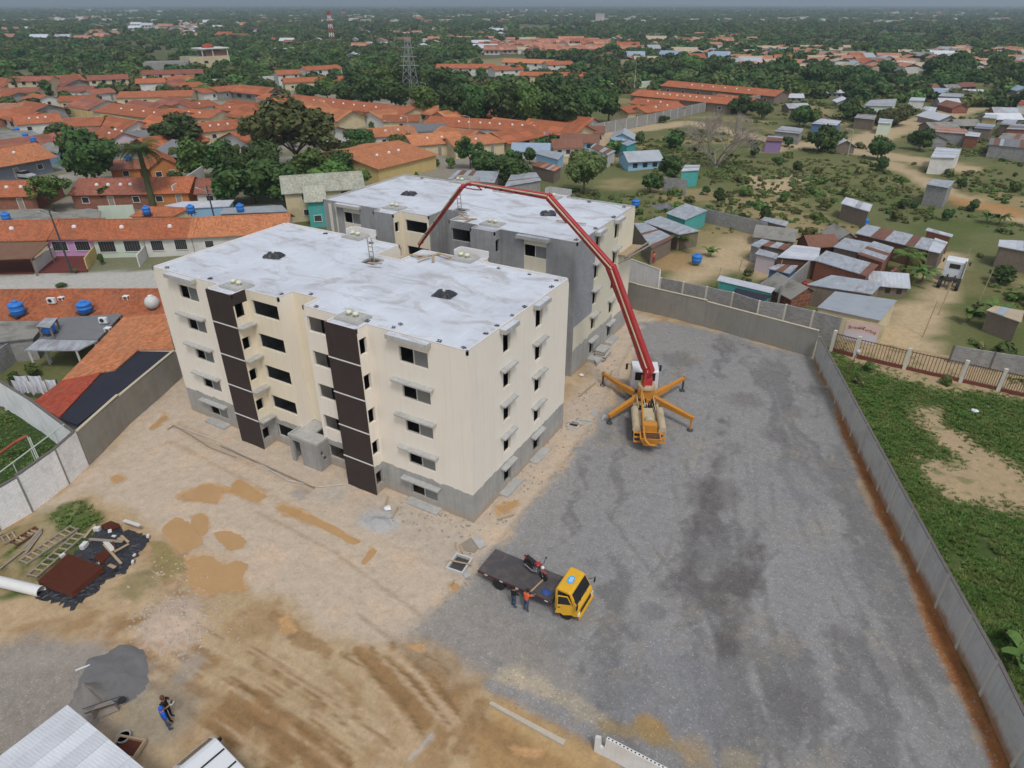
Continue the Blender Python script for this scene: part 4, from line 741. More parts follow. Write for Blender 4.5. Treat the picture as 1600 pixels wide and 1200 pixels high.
rg.add(P, [(j*12+i, j*12+(i+1)%12, (j+1)*12+(i+1)%12, (j+1)*12+i) for j in range(2) for i in range(12)]+[tuple(range(24,36))]); o = rg.build('cloth_bundle', mat('blue_cloth', (.05,.10,.32), .9, .3, 4.), None, (7.75,-4.0,1.0)); tag(o, 'crumpled blue cloth on the truck deck near the cab', 'cloth')
# --- concrete pump truck
PH = R_(113.4); PL = Vector((7.9,13.9,0)); pt = thing('concrete_pump_truck', 'concrete pump truck with long red folding boom and orange outriggers', 'pump truck', PL, PH); PMI = Matrix.Rotation(-PH, 3, 'Z')
def wl(p): return PMI@(Vector(p)-PL)
MB().box(.9,-.5,.75,10.6,-.32,1.05).box(.9,.32,.75,10.6,.5,1.05).box(2,-.32,.8,2.2,.32,1.).box(5,-.32,.8,5.2,.32,1.).build('chassis', M_DK, pt)
pc = [(8.75,.6),(10.85,.55),(11.05,.8),(11.0,1.7),(10.8,2.85),(10.6,3.0),(8.9,3.02),(8.75,2.9)]
cab(pt, pc, 2.45, M_WHP, 'cab', .05); MB().add([(11.02,-1.1,1.75),(11.02,1.1,1.75),(10.84,1.05,2.75),(10.84,-1.05,2.75)], [(0,1,2,3)]).build('windscreen', M_GLS, pt)
for s in (-1, 1):
    MB().add([(9.3,s*1.225,1.75),(10.6,s*1.225,1.75),(10.5,s*1.195,2.7),(9.3,s*1.195,2.7)], [(0,1,2,3) if s < 0 else (3,2,1,0)]).build('side_window', M_GLS, pt)
    MB().beam((10.8,s*1.2,2.5),(10.9,s*1.5,2.5),.04,.04).obb((10.9,s*1.55,2.2),(.08,.2,.6)).build('mirror', M_DK, pt); MB().box(11.0,s*.95-.15,.75,11.08,s*.95+.15,1.0).build('headlight', M_LENS, pt)
    for x in (9.9,3.9,2.6): wheel(pt, x, s*1.05, .52, .34)
    MB().box(1.9,s*1.25-.28*(s>0)-.02*(s<0),1.08,4.8,s*1.25+.28*(s<0)+.02*(s>0),1.2).build('mudguard', M_CRM, pt)
MB().box(8.72,-.9,2.0,8.745,.9,2.8).build('rear_window', M_GLS, pt)
MB().box(1.6,-1.1,1.05,8.5,1.1,1.15).build('walkway', M_CRM, pt)
# fuel and water tanks, boxes on the deck
MB().box(2.6,-.42,1.15,4.4,.42,1.75).build('pump_box', M_CRM, pt); o = MB().cyl((1.9,.0,1.75),(2.5,.0,1.75),.42,n=16).build('water_tank', M_CRM, pt)
MB().cyl((1.4,1.05,1.45),(4.6,1.05,1.45),.33,n=14).build('side_tank', M_CRM, pt); MB().cyl((1.4,-1.05,1.45),(4.6,-1.05,1.45),.33,n=14).build('side_tank', M_CRM, pt)
MB().cyl((6.1,-1.0,1.0),(6.9,-1.0,1.0),.36,n=14).build('fuel_tank', M_CHR, pt)
hp = MB(); a_, b_ = [(-.05,-.85),(1.0,-.85),(1.0,.85),(-.05,.85)], [(.15,-.5),(.85,-.5),(.85,.5),(.15,.5)]
hp.add([(x,y,1.55) for x, y in a_]+[(x,y,.75) for x, y in b_]+[(x*.86+.07,y*.88,1.55) for x, y in a_]+[(x,y*.9,.85) for x, y in b_], [(0,4,5,1),(1,5,6,2),(2,6,7,3),(3,7,4,0),(7,6,5,4),(0,1,9,8),(1,2,10,9),(2,3,11,10),(3,0,8,11),(8,9,13,12),(9,10,14,13),(10,11,15,14),(11,8,12,15),(12,13,14,15)])
hp = hp.build('hopper', M_ORG, pt); gr = MB()
for k in range(8): gr.beam((.05+.12*k,-.75,1.5),(.05+.12*k,.75,1.5),.025,.03)
gr.build('grate', M_STEEL, hp); MB().box(.1,-.72,1.0,.9,.72,1.05).build('slurry', mat('wet_mix', (.05,.055,.06), .4), hp)
MB().box(1.05,-.55,1.15,1.75,.55,2.1).build('pump_housing', M_ORG, pt); MB().beam((1.1,-.5,2.1),(1.1,.5,2.1),.08,.08).beam((1.1,-.5,2.1),(2.2,-.45,1.8),.08,.08).beam((1.1,.5,2.1),(2.2,.45,1.8),.08,.08).build('hopper_frame', M_ORG, pt)
for s in (-1, 1):
    g = MB()
    for k in range(3): g.box(.55+.28*k,s*1.0-.28,.75+.25*k,.75+.28*k,s*1.0+.28,.82+.25*k)
    g.beam((.6,s*1.26,.7),(1.3,s*1.26,1.5),.05,.05).beam((.6,s*.74,.7),(1.3,s*.74,1.5),.05,.05).build('step_ladder', M_ORG, pt)
MB().tube([(8.0,.35,2.9),(5.5,.5,2.3),(2.2,.55,2.15),(.6,.55,1.9),(-.1,.45,1.5),(-.35,.1,1.2),(-.2,-.35,1.1)],.085,8).build('delivery_pipe', M_ORG, pt)
pc_ = MB()
rr_ = random.Random(11)
for k in range(26): x = rr_.uniform(4.6,7.6); y = rr_.uniform(-.8,.8); pc_.obb((x,y,1.25+rr_.uniform(0,.3)), (rr_.uniform(.1,.5),rr_.uniform(.08,.3),rr_.uniform(.1,.4)))
pc_.build('valve_gear', M_DK, pt)
for a, b in (((4.5,.75,1.7),(7.6,.55,1.5)),((4.5,-.7,1.6),(7.5,-.75,1.5)),((4.6,.2,1.8),(7.0,.3,1.9))): MB().tube([a,((a[0]+b[0])/2,a[1]+.1,a[2]+.25),b],.05,6).build('hydraulic_hose', M_CRM, pt)
MB().box(6.2,-.85,1.15,7.7,.85,1.5).box(6.35,-.7,1.5,7.5,.7,2.4).build('pedestal', M_ORG, pt); MB().cyl((6.9,.0,2.4),(6.9,.0,2.65),.75,n=20).build('slew_ring', M_CRM, pt)
def outrigger(root, tip, bend=None, foot_z=.0):
    root, tip = Vector(root), Vector(tip); m = MB()
    if bend: m.beam(root, bend, .42, .5); m.beam(bend, tip, .34, .38, w2=.26, h2=.28)
    else: m.beam(root, tip, .42, .52, w2=.28, h2=.34)
    o = m.build('outrigger', M_ORG, pt); tz = Vector((tip.x, tip.y, 0)); d = (tip-root).normalized()
    MB().cyl(tip-d*.14+Vector((0,0,.15)), (tip.x-d.x*.14,tip.y-d.y*.14,.1), .09, n=10).build('jack', M_ORG if foot_z else M_STEEL, o); MB().lathe([(.02,.14),(.1,.13),(.27,.04),(.27,.0)], 14, (tip.x-d.x*.14,tip.y-d.y*.14,.01)).build('foot_pad', M_STEEL, o)
outrigger((7.5,.75,1.25), (11.0,3.75,1.3), (9.0,2.0,1.15)); outrigger((7.5,-.75,1.25), (10.9,-3.9,1.35), (9.0,-2.1,1.2)); outrigger((6.7,.7,1.4), (4.3,3.2,.75)); outrigger((6.7,-.7,1.4), (3.95,-3.85,1.2), foot_z=1)
BN = [wl(p) for p in ((5.1,20.5,3.9),(1.0,20.5,12.5),(-5.1,20.5,17.7),(-12.6,20.5,17.9),(-13.8,20.5,17.45),(-18.9,20.5,11.45))]; BY = wl((5.1,21.5,3.9))-BN[0]
tr = MB(); T0 = BN[0]
for s in (-1, 1): tr.beam(T0+BY*.42*s+Vector((0,0,-1.25)), T0+BY*.34*s+Vector((0,0,.45)), .14, 1.0, up=BY, w2=.14, h2=.5)
tr.beam(T0+Vector((0,0,-1.25)), T0+Vector((0,0,-.7)), .8, 1.0).cyl(T0-BY*.55, T0+BY*.55, .24, n=14); tr.build('turret', M_RED, pt)
def boom(p, q, w0, w1, h0, h1, nm='boom_section', off=0):
    p, q = p+BY*off, q+BY*off; d = (q-p).normalized(); up = BY.cross(d).normalized(); m = MB(); m.beam(p-d*.25, q+d*.25, w0, h0, up=up, w2=w1, h2=h1)
    o = m.build(nm, M_RED, pt); md = o.modifiers.new('b', 'BEVEL'); md.width = .03; md.segments = 1
    MB().cyl(q-BY*.38, q+BY*.38, h1*.42, n=12).cyl(p-BY*.36, p+BY*.36, h0*.32, n=12).build('knuckle', M_RED, o)
    L_ = (q-p).length; side = -BY*(w0/2+.14)
    ln = [p+side+up*.12, p+d*L_*.5+side+up*.12, q+side+up*.12]; MB().tube(ln, .075, 8).build('concrete_line', M_CRM, o)
    cl = MB()
    for k in range(1, 5): c = p+d*L_*k/5+side*.75; cl.obb(c, (.12,.3,.26), Matrix((d, BY, up)).transposed())
    cl.build('pipe_clamp', M_STEEL, o); return o, d, up
o1, d1, u1 = boom(BN[0], BN[1], .72, .56, .85, .66); o2, d2, u2 = boom(BN[1], BN[2], .52, .42, .62, .46); o3, d3, u3 = boom(BN[2], BN[3], .42, .30, .46, .32); o4, d4, u4 = boom(BN[4], BN[5], .30, .18, .34, .18)
MB().tube([BN[3], BN[3]-Vector((0,0,.0))+d3*.6-Vector((0,0,.12)), BN[4]], .13, 8).build('elbow_link', M_RED, pt)
for a, b, o in ((BN[0]+d1*.3+u1*-.5, BN[0]+d1*3.4+u1*-.45, o1),(BN[1]-d1*3.+u1*-.42, BN[1]+d2*.4+u2*-.4, o1),(BN[2]-d2*2.6+u2*-.33, BN[2]+d3*.2+u3*-.3, o2)):
    m = MB(); a, b = Vector(a), Vector(b); c = a+(b-a)*.55; m.cyl(a, c, .11, n=10).cyl(c, b, .06, n=8); m.build('hydraulic_ram', M_RED, o)
MB().tube([BN[3]+Vector((0,0,.05)), BN[3]+d3*-.9+Vector((0,0,-.42)), BN[3]+d3*-.2+Vector((0,0,-.5)), BN[4]], .05, 6).build('linkage', M_RED, o3)
tp = BN[5]; MB().tube([tp, tp+d4*.35+Vector((0,0,-.1)), tp+d4*.42+Vector((0,0,-.8)), tp+d4*.4+Vector((0,0,-3.2))], .08, 8).build('end_hose', M_RUB, pt)
for k, z in ((.30,0),(.42,0),(.62,0)): MB().obb(BN[0]+d1*(BN[1]-BN[0]).length*k-BY*.262, (.9,.012,.2), Matrix((d1, BY, u1)).transposed()).build('decal_strip', M_WHP, o1)
# --- white tractor unit on the dirt lane
tt = thing('tractor_unit', 'white truck tractor without trailer parked on the dirt lane', 'truck', G(1479,452), math.atan2((G(1496,412)-G(1479,452)).y, (G(1496,412)-G(1479,452)).x))
cab(tt, [(3.0,.7),(5.2,.6),(5.35,.9),(5.25,2.6),(5.0,2.9),(3.2,3.0),(3.0,2.8)], 2.4, M_WHP, 'cab', .05); MB().box(2.96,-.6,1.9,2.99,.6,2.5).build('rear_window', M_GLS, tt); MB().box(-.6,-.5,.8,3.0,-.35,1.05).box(-.6,.35,.8,3.0,.5,1.05).box(.2,-.5,1.05,1.5,.5,1.15).build('chassis', M_DK, tt); MB().cyl((2.8,-1.05,.8),(2.8,-1.05,3.1),.09).build('exhaust', M_CHR, tt)
for s in (-1, 1):
    for x in (.2,1.5,4.3): wheel(tt, x, s*1.0, .5, .4 if x < 4 else .28)
    MB().obb((5.1,s*1.5,2.2),(.1,.2,.5)).beam((5.0,s*1.2,2.3),(5.1,s*1.5,2.3),.04,.04).build('mirror', M_DK, tt)
# --- cars
def car(label, loc, rz, paint, L_=4.4, group=None, name='parked_car', pick=False):
    t = thing(name, label, 'car', loc, rz, group); w = 1.75
    body = [(-L_/2,.35),(L_/2-.1,.3),(L_/2,.55),(L_/2-.15,.78),(L_*.22,.95),(-L_*.42,.98),(-L_/2,.85)]; cab(t, body, w, paint, 'body', 0)
    gh = [(L_*.24,.9),(L_*.06,1.42),(-L_*.24,1.45),(-L_*.43,.92)]; P = [(x, s*(w/2-.06-(.16 if z > 1 else 0)), z) for s in (-1, 1) for x, z in gh]
    MB().add(P, [(0,1,2,3),(7,6,5,4),(1,0,4,5),(2,1,5,6),(3,2,6,7)]).build('glasshouse', M_GLS, t); MB().box(-L_*.23,-w/2+.2,1.43,L_*.055,w/2-.2,1.475).build('roof', paint, t)
    for s in (-1, 1):
        for x in (-L_*.3, L_*.31): wheel(t, x, s*(w/2-.12), .31, .2)
        MB().box(L_/2-.09,s*.6-.16,.58,L_/2+.012,s*.6+.16,.72).build('headlight', M_LENS, t); MB().box(-L_/2-.012,s*.62-.14,.62,-L_/2+.05,s*.62+.14,.78).build('tail_lamp', M_TAIL, t)
    return t
M_SILV = mat('silver_paint', (.42,.43,.45), .3, .06, spec=.5); M_BLUEP = mat('blue_paint', (.06,.12,.3), .3, .1, spec=.5); M_GRYP = mat('grey_paint', (.2,.2,.21), .3, .1, spec=.5)
# white van seen from above at the bottom edge
vn = thing('white_van', 'white van cut off by the bottom edge of the picture', 'van', Vector((*G(303,1174,1.5)[:2],0)), R_(0)); vd = (G(400,1240,2.)-G(330,1165,2.)); vn.rotation_euler[2] = math.atan2(-vd.y, -vd.x)
cab(vn, [(-4.6,.4),(.3,.4),(.42,.7),(.4,1.1),(.2,1.3),(-.55,2.02),(-.8,2.1),(-4.5,2.12),(-4.6,1.9)], 1.9, M_WHP, 'body', .08)
def von(u, v): p = Vector((.2,0,1.3))+Vector((-.75,0,.72))*v; p.y = u*(.82-.05*v); return p+Vector((.008,0,.014))
MB().add([von(-1,.1), von(1,.1), von(1,.9), von(-1,.9)], [(0,1,2,3)]).build('windscreen', M_GLS, vn); 
for k in range(3): MB().box(-1.5-.95*k,-.8,2.125,-1.42-.95*k,.8,2.15).build('roof_rib', M_DK, vn)
for s in (-1, 1):
    MB().add([(-.5,s*.945,1.3),(-1.6,s*.945,1.3),(-1.6,s*.905,1.95),(-.85,s*.905,1.95)], [(0,1,2,3)]).build('side_window', M_GLS, vn); MB().obb((-.3,s*1.08,1.35),(.1,.2,.2)).build('mirror', M_DK, vn)
    for x in (-.5,-3.7): wheel(vn, x, s*.8, .34, .22)
    MB().box(.3,s*.65-.15,.75,.43,s*.65+.15,.92).build('headlight', M_LENS, vn)
# ================================================================== PEOPLE
SKIN = mat('skin', (.34,.19,.12), .6, .1); HAIRB = mat('dark_hair', (.03,.02,.015), .7, .2); HAIRR = mat('brown_hair', (.12,.05,.03), .7, .2); JEANS = mat('blue_jeans', (.07,.10,.17), .9, .25, 6.); BLK = mat('black_cloth', (.02,.02,.022), .9, .2, 5.); ORGC = mat('orange_cloth', (.75,.13,.05), .9, .12, 5.); BLUC = mat('royal_blue_cloth', (.02,.12,.62), .85, .15, 5.); SHOE = mat('dark_shoe', (.03,.025,.02), .7, .2); TANS = mat('tan_shoe', (.35,.25,.14), .8, .2)
def person(label, loc, rz, top, legs, hair, shoe, pose, sleeve=.6):
    """one skinned figure facing +X; pose gives joints that differ from standing"""
    J = dict(pel=(0,0,.95), sp=(0,0,1.14), ch=(0,0,1.32), nk=(.0,0,1.47), hd=(.02,0,1.58), ht=(.02,0,1.70), sl=(0,.19,1.40), el=(0,.25,1.13), wl=(.05,.26,.89), sr=(0,-.19,1.40), er=(0,-.25,1.13), wr=(.05,-.26,.89), hl=(0,.1,.9), kl=(.03,.11,.5), al=(0,.12,.09), tl=(.17,.14,.04), hr=(0,-.1,.9), kr=(.03,-.11,.5), ar=(0,-.12,.09), tr=(.17,-.14,.04))
    J.update(pose); J = {k: Vector(v) for k, v in J.items()}
    Rr = dict(pel=.15, sp=.14, ch=.155, nk=.06, hd=.095, ht=.07, sl=.075, el=.052, wl=.036, sr=.075, er=.052, wr=.036, hl=.1, kl=.066, al=.045, tl=.04, hr=.1, kr=.066, ar=.045, tr=.04)
    E = [('pel','sp'),('sp','ch'),('ch','nk'),('nk','hd'),('hd','ht'),('ch','sl'),('sl','el'),('el','wl'),('ch','sr'),('sr','er'),('er','wr'),('pel','hl'),('hl','kl'),('kl','al'),('al','tl'),('pel','hr'),('hr','kr'),('kr','ar'),('ar','tr')]
    for s in 'lr':                                   # palm and five fingers
        w_, e_ = J['w'+s], J['e'+s]; d = (w_-e_).normalized(); sd_ = d.cross(Vector((0,0,1)) if abs(d.z) < .9 else Vector((1,0,0))).normalized(); cu = d.cross(sd_)
        J['p'+s] = w_+d*.07; Rr['p'+s] = .034; E.append(('w'+s, 'p'+s))
        for i, (o, l) in enumerate(((-.028,.075),(-.01,.09),(.01,.085),(.028,.065))):
            J[f'f{i}{s}'] = w_+d*.11+sd_*o; J[f'g{i}{s}'] = w_+d*(.10+l)+sd_*o*1.1+cu*.03; Rr[f'f{i}{s}'] = .010; Rr[f'g{i}{s}'] = .008; E += [('p'+s, f'f{i}{s}'), (f'f{i}{s}', f'g{i}{s}')]
        J['h'+s+'t'] = w_+d*.05+sd_*-.055; J['i'+s+'t'] = w_+d*.09+sd_*-.07; Rr['h'+s+'t'] = .012; Rr['i'+s+'t'] = .009; E += [('w'+s, 'h'+s+'t'), ('h'+s+'t', 'i'+s+'t')]
    ks = list(J); ix = {k: i for i, k in enumerate(ks)}; me = bpy.data.meshes.new('person'); me.from_pydata([J[k] for k in ks], [(ix[a], ix[b]) for a, b in E], [])
    o = bpy.data.objects.new('person', me); COL.objects.link(o); sk = o.modifiers.new('s', 'SKIN'); 
    for i, k in enumerate(ks): me.skin_vertices[0].data[i].radius = (Rr[k], Rr[k]*(.8 if k in ('pel','sp','ch') else 1)); me.skin_vertices[0].data[i].use_root = (k == 'pel')
    sk.use_smooth_shade = True; sb = o.modifiers.new('u', 'SUBSURF'); sb.levels = 1; sb.render_levels = 1
    dg = bpy.context.evaluated_depsgraph_get(); ev = o.evaluated_get(dg); nm = bpy.data.meshes.new_from_object(ev); bpy.data.objects.remove(o)
    for m_ in (SKIN, top, legs, shoe): nm.materials.append(m_)
    reg = {'pel':2,'sp':1,'ch':1,'nk':0,'hd':0,'ht':0,'sl':1,'sr':1,'el':1 if sleeve > .5 else 0,'er':1 if sleeve > .5 else 0,'hl':2,'hr':2,'kl':2,'kr':2,'al':2,'ar':2,'tl':3,'tr':3}
    A = np.array([J[k][:] for k in ks]); smp = [(A[ix[a]]*(1-t)+A[ix[b]]*t, reg.get(a if t < .5 else b, 0)) for a, b in E for t in (0,.2,.4,.6,.8,1)]; SP = np.array([q[0] for q in smp]); SR = [q[1] for q in smp]
    for p in nm.polygons: p.material_index = SR[int(np.argmin(((SP-np.array(p.center))**2).sum(1)))]; p.use_smooth = True
    t = thing('person', label, 'person', loc, rz); b = inst('body', nm, t)
    h = J['hd']; ax = (J['ht']-J['nk']).normalized(); c = h+ax*.05
    hm_ = MB(); hm_.ball((0,0,0),.118,0,14,8,1.08); ho_ = hm_.build('hair', hair, t, c+Vector((-.022,0,.03)), smooth=True)
    fc = MB()
    for s in (-1, 1): fc.ball(h+Vector((.094,s*.034,.02)),.012,0,6,4)
    fc.build('eyes', BLK, t); MB().ball(h+Vector((.1,0,-.01)),.018,0,6,4).build('nose', SKIN, t); MB().obb(h+Vector((.092,0,-.045)),(.015,.045,.012)).build('mouth', mat('lip', (.25,.08,.07), .6), t)
    for s, n_ in ((-1,'r'),(1,'l')): MB().ball(h+Vector((.0,s*.097,.0)),.022,0,6,4,1.5).build('ear', SKIN, t)
    return t
person('person in black top and blue jeans standing beside the flatbed truck', (6.15,-5.15,0), R_(70), BLK, JEANS, HAIRB, SHOE, dict(el=(.12,.27,1.15), wl=(.32,.18,1.1), er=(.1,-.27,1.15), wr=(.3,-.15,1.05)))
person('person in bright orange shirt leaning on the truck deck', (6.95,-5.05,0), R_(78), ORGC, JEANS, HAIRB, TANS, dict(ch=(.08,0,1.31), sp=(.03,0,1.13), nk=(.12,0,1.45), hd=(.16,0,1.55), ht=(.18,0,1.67), sl=(.08,.18,1.38), sr=(.08,-.18,1.38), er=(.3,-.26,1.2), wr=(.52,-.22,1.12), el=(.28,.24,1.2), wl=(.5,.2,1.12)), .4)
pA = G(264,1139); person('person in royal blue cap and shirt with jeans, standing nearest the shed', (pA.x,pA.y,0), R_(80), BLUC, JEANS, BLUC, SHOE, dict(ar=(-.02,-.14,.09), sp=(.0,.02,1.14)), .8)
pB = G(266,1122); pB2 = person('person in black top with brown hair holding a pale controller', (pB.x,pB.y,0), R_(20), BLK, BLK, HAIRR, SHOE, dict(er=(.2,-.28,1.16), wr=(.38,-.12,1.3), el=(.2,.28,1.16), wl=(.38,.12,1.3), ar=(.12,-.16,.09), tr=(.3,-.18,.04)), .3)
ctl = thing('remote_controller', 'small white remote controller held by the person in black', 'controller', (pB.x+.46*math.cos(R_(20)),pB.y+.46*math.sin(R_(20)),1.33), R_(20)); MB().box(-.05,-.11,-.02,.07,.11,.03).build('case', M_WHP, ctl); MB().box(.0,-.08,.06,.012,.08,.16).build('screen', M_GLS, ctl); MB().cyl((.06,-.07,.03),(.06,-.07,.14),.008,n=5).build('antenna', M_DK, ctl); MB().cyl((.06,.07,.03),(.06,.07,.14),.008,n=5).build('antenna', M_DK, ctl)
person('person in orange and red clothes at the doorway of a shack', G(1020,412), R_(-60), ORGC, mat('red_cloth', (.4,.05,.05), .9), HAIRB, TANS, dict(el=(.05,.3,1.15), wl=(.1,.4,1.0)), .3)
# ================================================================== YARD THINGS
def yz(x, y): return float(yard_z(np.array([[x]]), np.array([[y]]))[0, 0])
def gy(px, py):
    p = G(px, py); p.z = yz(p.x, p.y); return p
# corrugated shed roof, lower left
M_ALU = sheet_mat('pale_corrugated_sheet', (.70,.725,.76), .05, .14, .45, .2, .15); A = G(100,1105,3.); Bl = G(0,1183,3.); Br = G(209,1197,3.); u_ = (Bl-A).normalized(); v_ = (Br-A).normalized(); v_ = (v_-u_*v_.dot(u_)).normalized()
sh = thing('shed', 'open shed with pale corrugated metal roof in the bottom left corner', 'shed', (A.x,A.y,0)); Ln, Wd = 9.5, 6.6
for k in range(8):
    m = MB(); w = Wd/8; nC = 22; P = []
    for i in range(nC+1):
        for j, zz in ((0, 0), (1, .25)):
            s = k*w+i*w/nC; q = u_*(Ln*j-.15)+v_*s; P.append((q.x, q.y, 3.+zz+.005*((i % 2)*2-1)+(k % 2)*.012))
    m.add(P, [(2*i, 2*i+1, 2*i+3, 2*i+2) for i in range(nC)]); m.build('roof_sheet', M_ALU, sh)
for i, j in ((.3,.3),(.3,6.2),(5,.3),(5,6.2)): q = u_*i+v_*j; MB().box(q.x-.06,q.y-.06,-.1,q.x+.06,q.y+.06,2.95).build('post', M_WOODG, sh)
for j in (.3,3.2,6.2): MB().beam(u_*0+v_*j+Vector((0,0,2.9)), u_*Ln*.98+v_*j+Vector((0,0,3.12)), .08, .12).build('rafter', M_WOODG, sh)
# heaps
def heap(name, label, px, py, rx, ry, h, m, cat, seed=1, rz=0, n=56, rough=.25):
    """irregular heap whose skirt follows the ground"""
    p = G(px, py); rings = 18; f, a = np.meshgrid(np.linspace(.03, 1, rings), np.linspace(0, 2*math.pi, n, endpoint=False), indexing='ij')
    out = .62+.75*fbm(np.cos(a)*1.3+seed*7., np.sin(a)*1.3+seed, 1., 4, seed); x = rx*f*out*np.cos(a); y = ry*f*out*np.sin(a); det = fbm(x+seed*3, y, 1.6, 4, seed+5)
    z = h*((1-f)**1.35)*(1-rough+2*rough*det)+(det-.45)*.16*(1-f**3)-.05*f**3; z = z+yard_z(x+p.x, y+p.y)
    P = [(0, 0, float(z[0].mean())+.03)]+list(zip(x.ravel().tolist(), y.ravel().tolist(), z.ravel().tolist())); F = [(0, 1+i, 1+(i+1) % n) for i in range(n)]
    for r in range(rings-1): F += [(1+r*n+i, 1+(r+1)*n+i, 1+(r+1)*n+(i+1) % n, 1+r*n+(i+1) % n) for i in range(n)]
    return tag(MB().add(P, F).build(name, m, None, p, 0, True), label, cat)
M_GRV = mat('dark_gravel', (.175,.17,.168), .95, .3, 3., .8, fine=.5); M_GRVL = mat('grey_gravel', (.22,.205,.19), .95, .25, 3., .6, fine=.5)
heap('gravel_heap', 'spread heap of dark grey gravel near the corrugated shed', 182, 1060, 2.5, 1.9, .5, M_GRV, 'gravel heap', 2); heap('sand_heap', 'steep brownish grey sand heap beside the corrugated shed', 140, 1090, 1.3, 1.0, 1.1, M_GRVL, 'sand heap', 5)
heap('cement_heap', 'low pale grey heap of spilled cement in front of the cream block', 592, 816, 1.3, .9, .22, mat('pale_cement', (.42,.42,.42), .95, .2, 2., .4), 'cement heap', 8)
o = plank(gy(118,1048)+Vector((0,0,.05)), gy(150,1036)+Vector((0,0,.05)), 'thin white pole lying by the gravel heap', .07, .07, M_WHP, 'pole')
# wheelbarrow tipped on its side
wb = thing('wheelbarrow', 'wheelbarrow tipped over beside the sand heap', 'wheelbarrow', gy(168,1118), R_(55)); hb = MB()
tr4 = [(-.55,-.36),(.55,-.3),(.55,.3),(-.55,.36)]; bt4 = [(-.3,-.2),(.3,-.18),(.3,.18),(-.3,.2)]
hb.add([(x,.0+z_*0-.02,.42+y) for (x,y),z_ in zip(tr4,(0,)*4)]+[(x,.36,.42+y) for x,y in bt4], [(0,1,5,4),(1,2,6,5),(2,3,7,6),(3,0,4,7),(4,5,6,7)]); hb.build('tray', mat('dusty_tray', (.33,.29,.25), .6, .3, 3., dirt=(.2,.1,.06), dirt_amt=.5), wb)
MB().tube([(-1.0,.4,.25),(.7,.45,.3),(.7,.45,.55),(-1.0,.4,.62)],.025).build('frame', M_STEEL, wb); ow = MB().lathe([(.1,-.05),(.19,-.05),(.2,0),(.19,.05),(.1,.05)],16).build('wheel', M_RUB, wb, (.75,.3,.42)); ow.rotation_euler = (0,0,0)
# timber formwork ladders
def formwork(label, a, b, width, n, m=M_WOODG, lift=.12):
    a, b = gy(*a), gy(*b); c = (a+b)/2; d = (b-a); L_ = d.length; t = thing('formwork_frame', label, 'timber frame', (c.x,c.y,c.z+lift), math.atan2(d.y, d.x)); 
    for s in (-1, 1): MB().box(-L_/2,s*width/2-.05,-.06,L_/2,s*width/2+.05,.06).build('rail', m, t)
    for k in range(n): x = -L_/2+.1+(L_-.2)*k/(n-1); MB().box(x-.045,-width/2+.052,-.045,x+.045,width/2-.052,.045).build('rung', M_WOOD if k % 3 else m, t)
formwork('long timber formwork frame nearest the white wall side of the rusty mesh stack', (36,882), (118,826), .75, 10); formwork('long timber formwork frame right beside the rusty mesh stack', (50,903), (128,835), .7, 9)
formwork('short timber formwork frame lying in grass close to the white wall', (22,853), (62,828), .7, 7, M_IRON); formwork('pale timber frame at the left edge under the white wall', (4,848), (26,838), .9, 3)
for k in range(3): plank(gy(40,868-k*5)+Vector((0,0,.08+.05*k)), gy(66,834-k*2)+Vector((0,0,.1+.05*k)), 'weathered plank in the small pile beside the short formwork frame', .16, .05, M_WOODG, group='planks by the short formwork frame')
plank(gy(0,890)+Vector((0,0,.1)), gy(38,862)+Vector((0,0,.15)), 'long grey plank in the grass at the left edge', .14, .05, M_WOODG); plank(gy(132,842)+Vector((0,0,.1)), gy(150,823)+Vector((0,0,.2)), 'pale plank at the upper corner of the black plastic', .18, .05)
# black plastic, rusty mesh, boards
def tarp(label, pts, seed, h=.25):
    W = [gy(*p) for p in pts]; c = sum(W, Vector())/4; n = 22; P = []; rn = random.Random(seed)
    for j in range(n):
        for i in range(n):
            u, v = i/(n-1), j/(n-1); q = (W[0]*(1-u)+W[1]*u)*(1-v)+(W[3]*(1-u)+W[2]*u)*v-c; e = min(u, v, 1-u, 1-v)
            z = .04+h*min(1, e*5)*(.6+.8*float(fbm(np.array([u*4.+seed]), np.array([v*4.]), 1., 3, seed)[0]))+rn.uniform(-.03,.05)
            P.append((q.x+rn.uniform(-.08,.08)*(1+2*(e < .01)), q.y+rn.uniform(-.08,.08)*(1+2*(e < .01)), z))
    return tag(MB().add(P, [(j*n+i, j*n+i+1, (j+1)*n+i+1, (j+1)*n+i) for j in range(n-1) for i in range(n-1)]).build('plastic_sheet', M_TARP, None, c), label, 'plastic sheet')
tarp('crumpled black plastic sheet weighed down with timber scraps', ((112,872),(160,822),(236,838),(196,902)), 4); tarp('black plastic sheet edging out under the rusty mesh stack', ((56,930),(108,868),(180,898),(116,952)), 7, .12)
def mesh_stack(label, pts, h, n=26):
    W = [gy(*p) for p in pts]; c = sum(W, Vector())/4; t = thing('rebar_mesh_stack', label, 'rebar mesh', (c.x,c.y,c.z+.2)); W = [w-c for w in W]
    for w in W: w.z = 0
    MB().add([(w.x*.97,w.y*.97,0) for w in W]+[(w.x*.97,w.y*.97,h*.7) for w in W], [(0,1,5,4),(1,2,6,5),(2,3,7,6),(3,0,4,7),(4,5,6,7)]).build('mesh_bundle', M_IRON, t)
    for a, b, d_, e_ in ((W[0],W[1],W[3],W[2]),(W[0],W[3],W[1],W[2])):
        g = MB()
        for k in range(n): f = (k+.5)/n; p, q = a*(1-f)+b*f, d_*(1-f)+e_*f; zz = h*.7+(.03 if a is W[0] and b is W[1] else .055); g.beam((p.x,p.y,zz),(q.x,q.y,zz),.03,.025)
        o = g.build('bar_layer', M_IRON, t); o['kind'] = 'stuff'
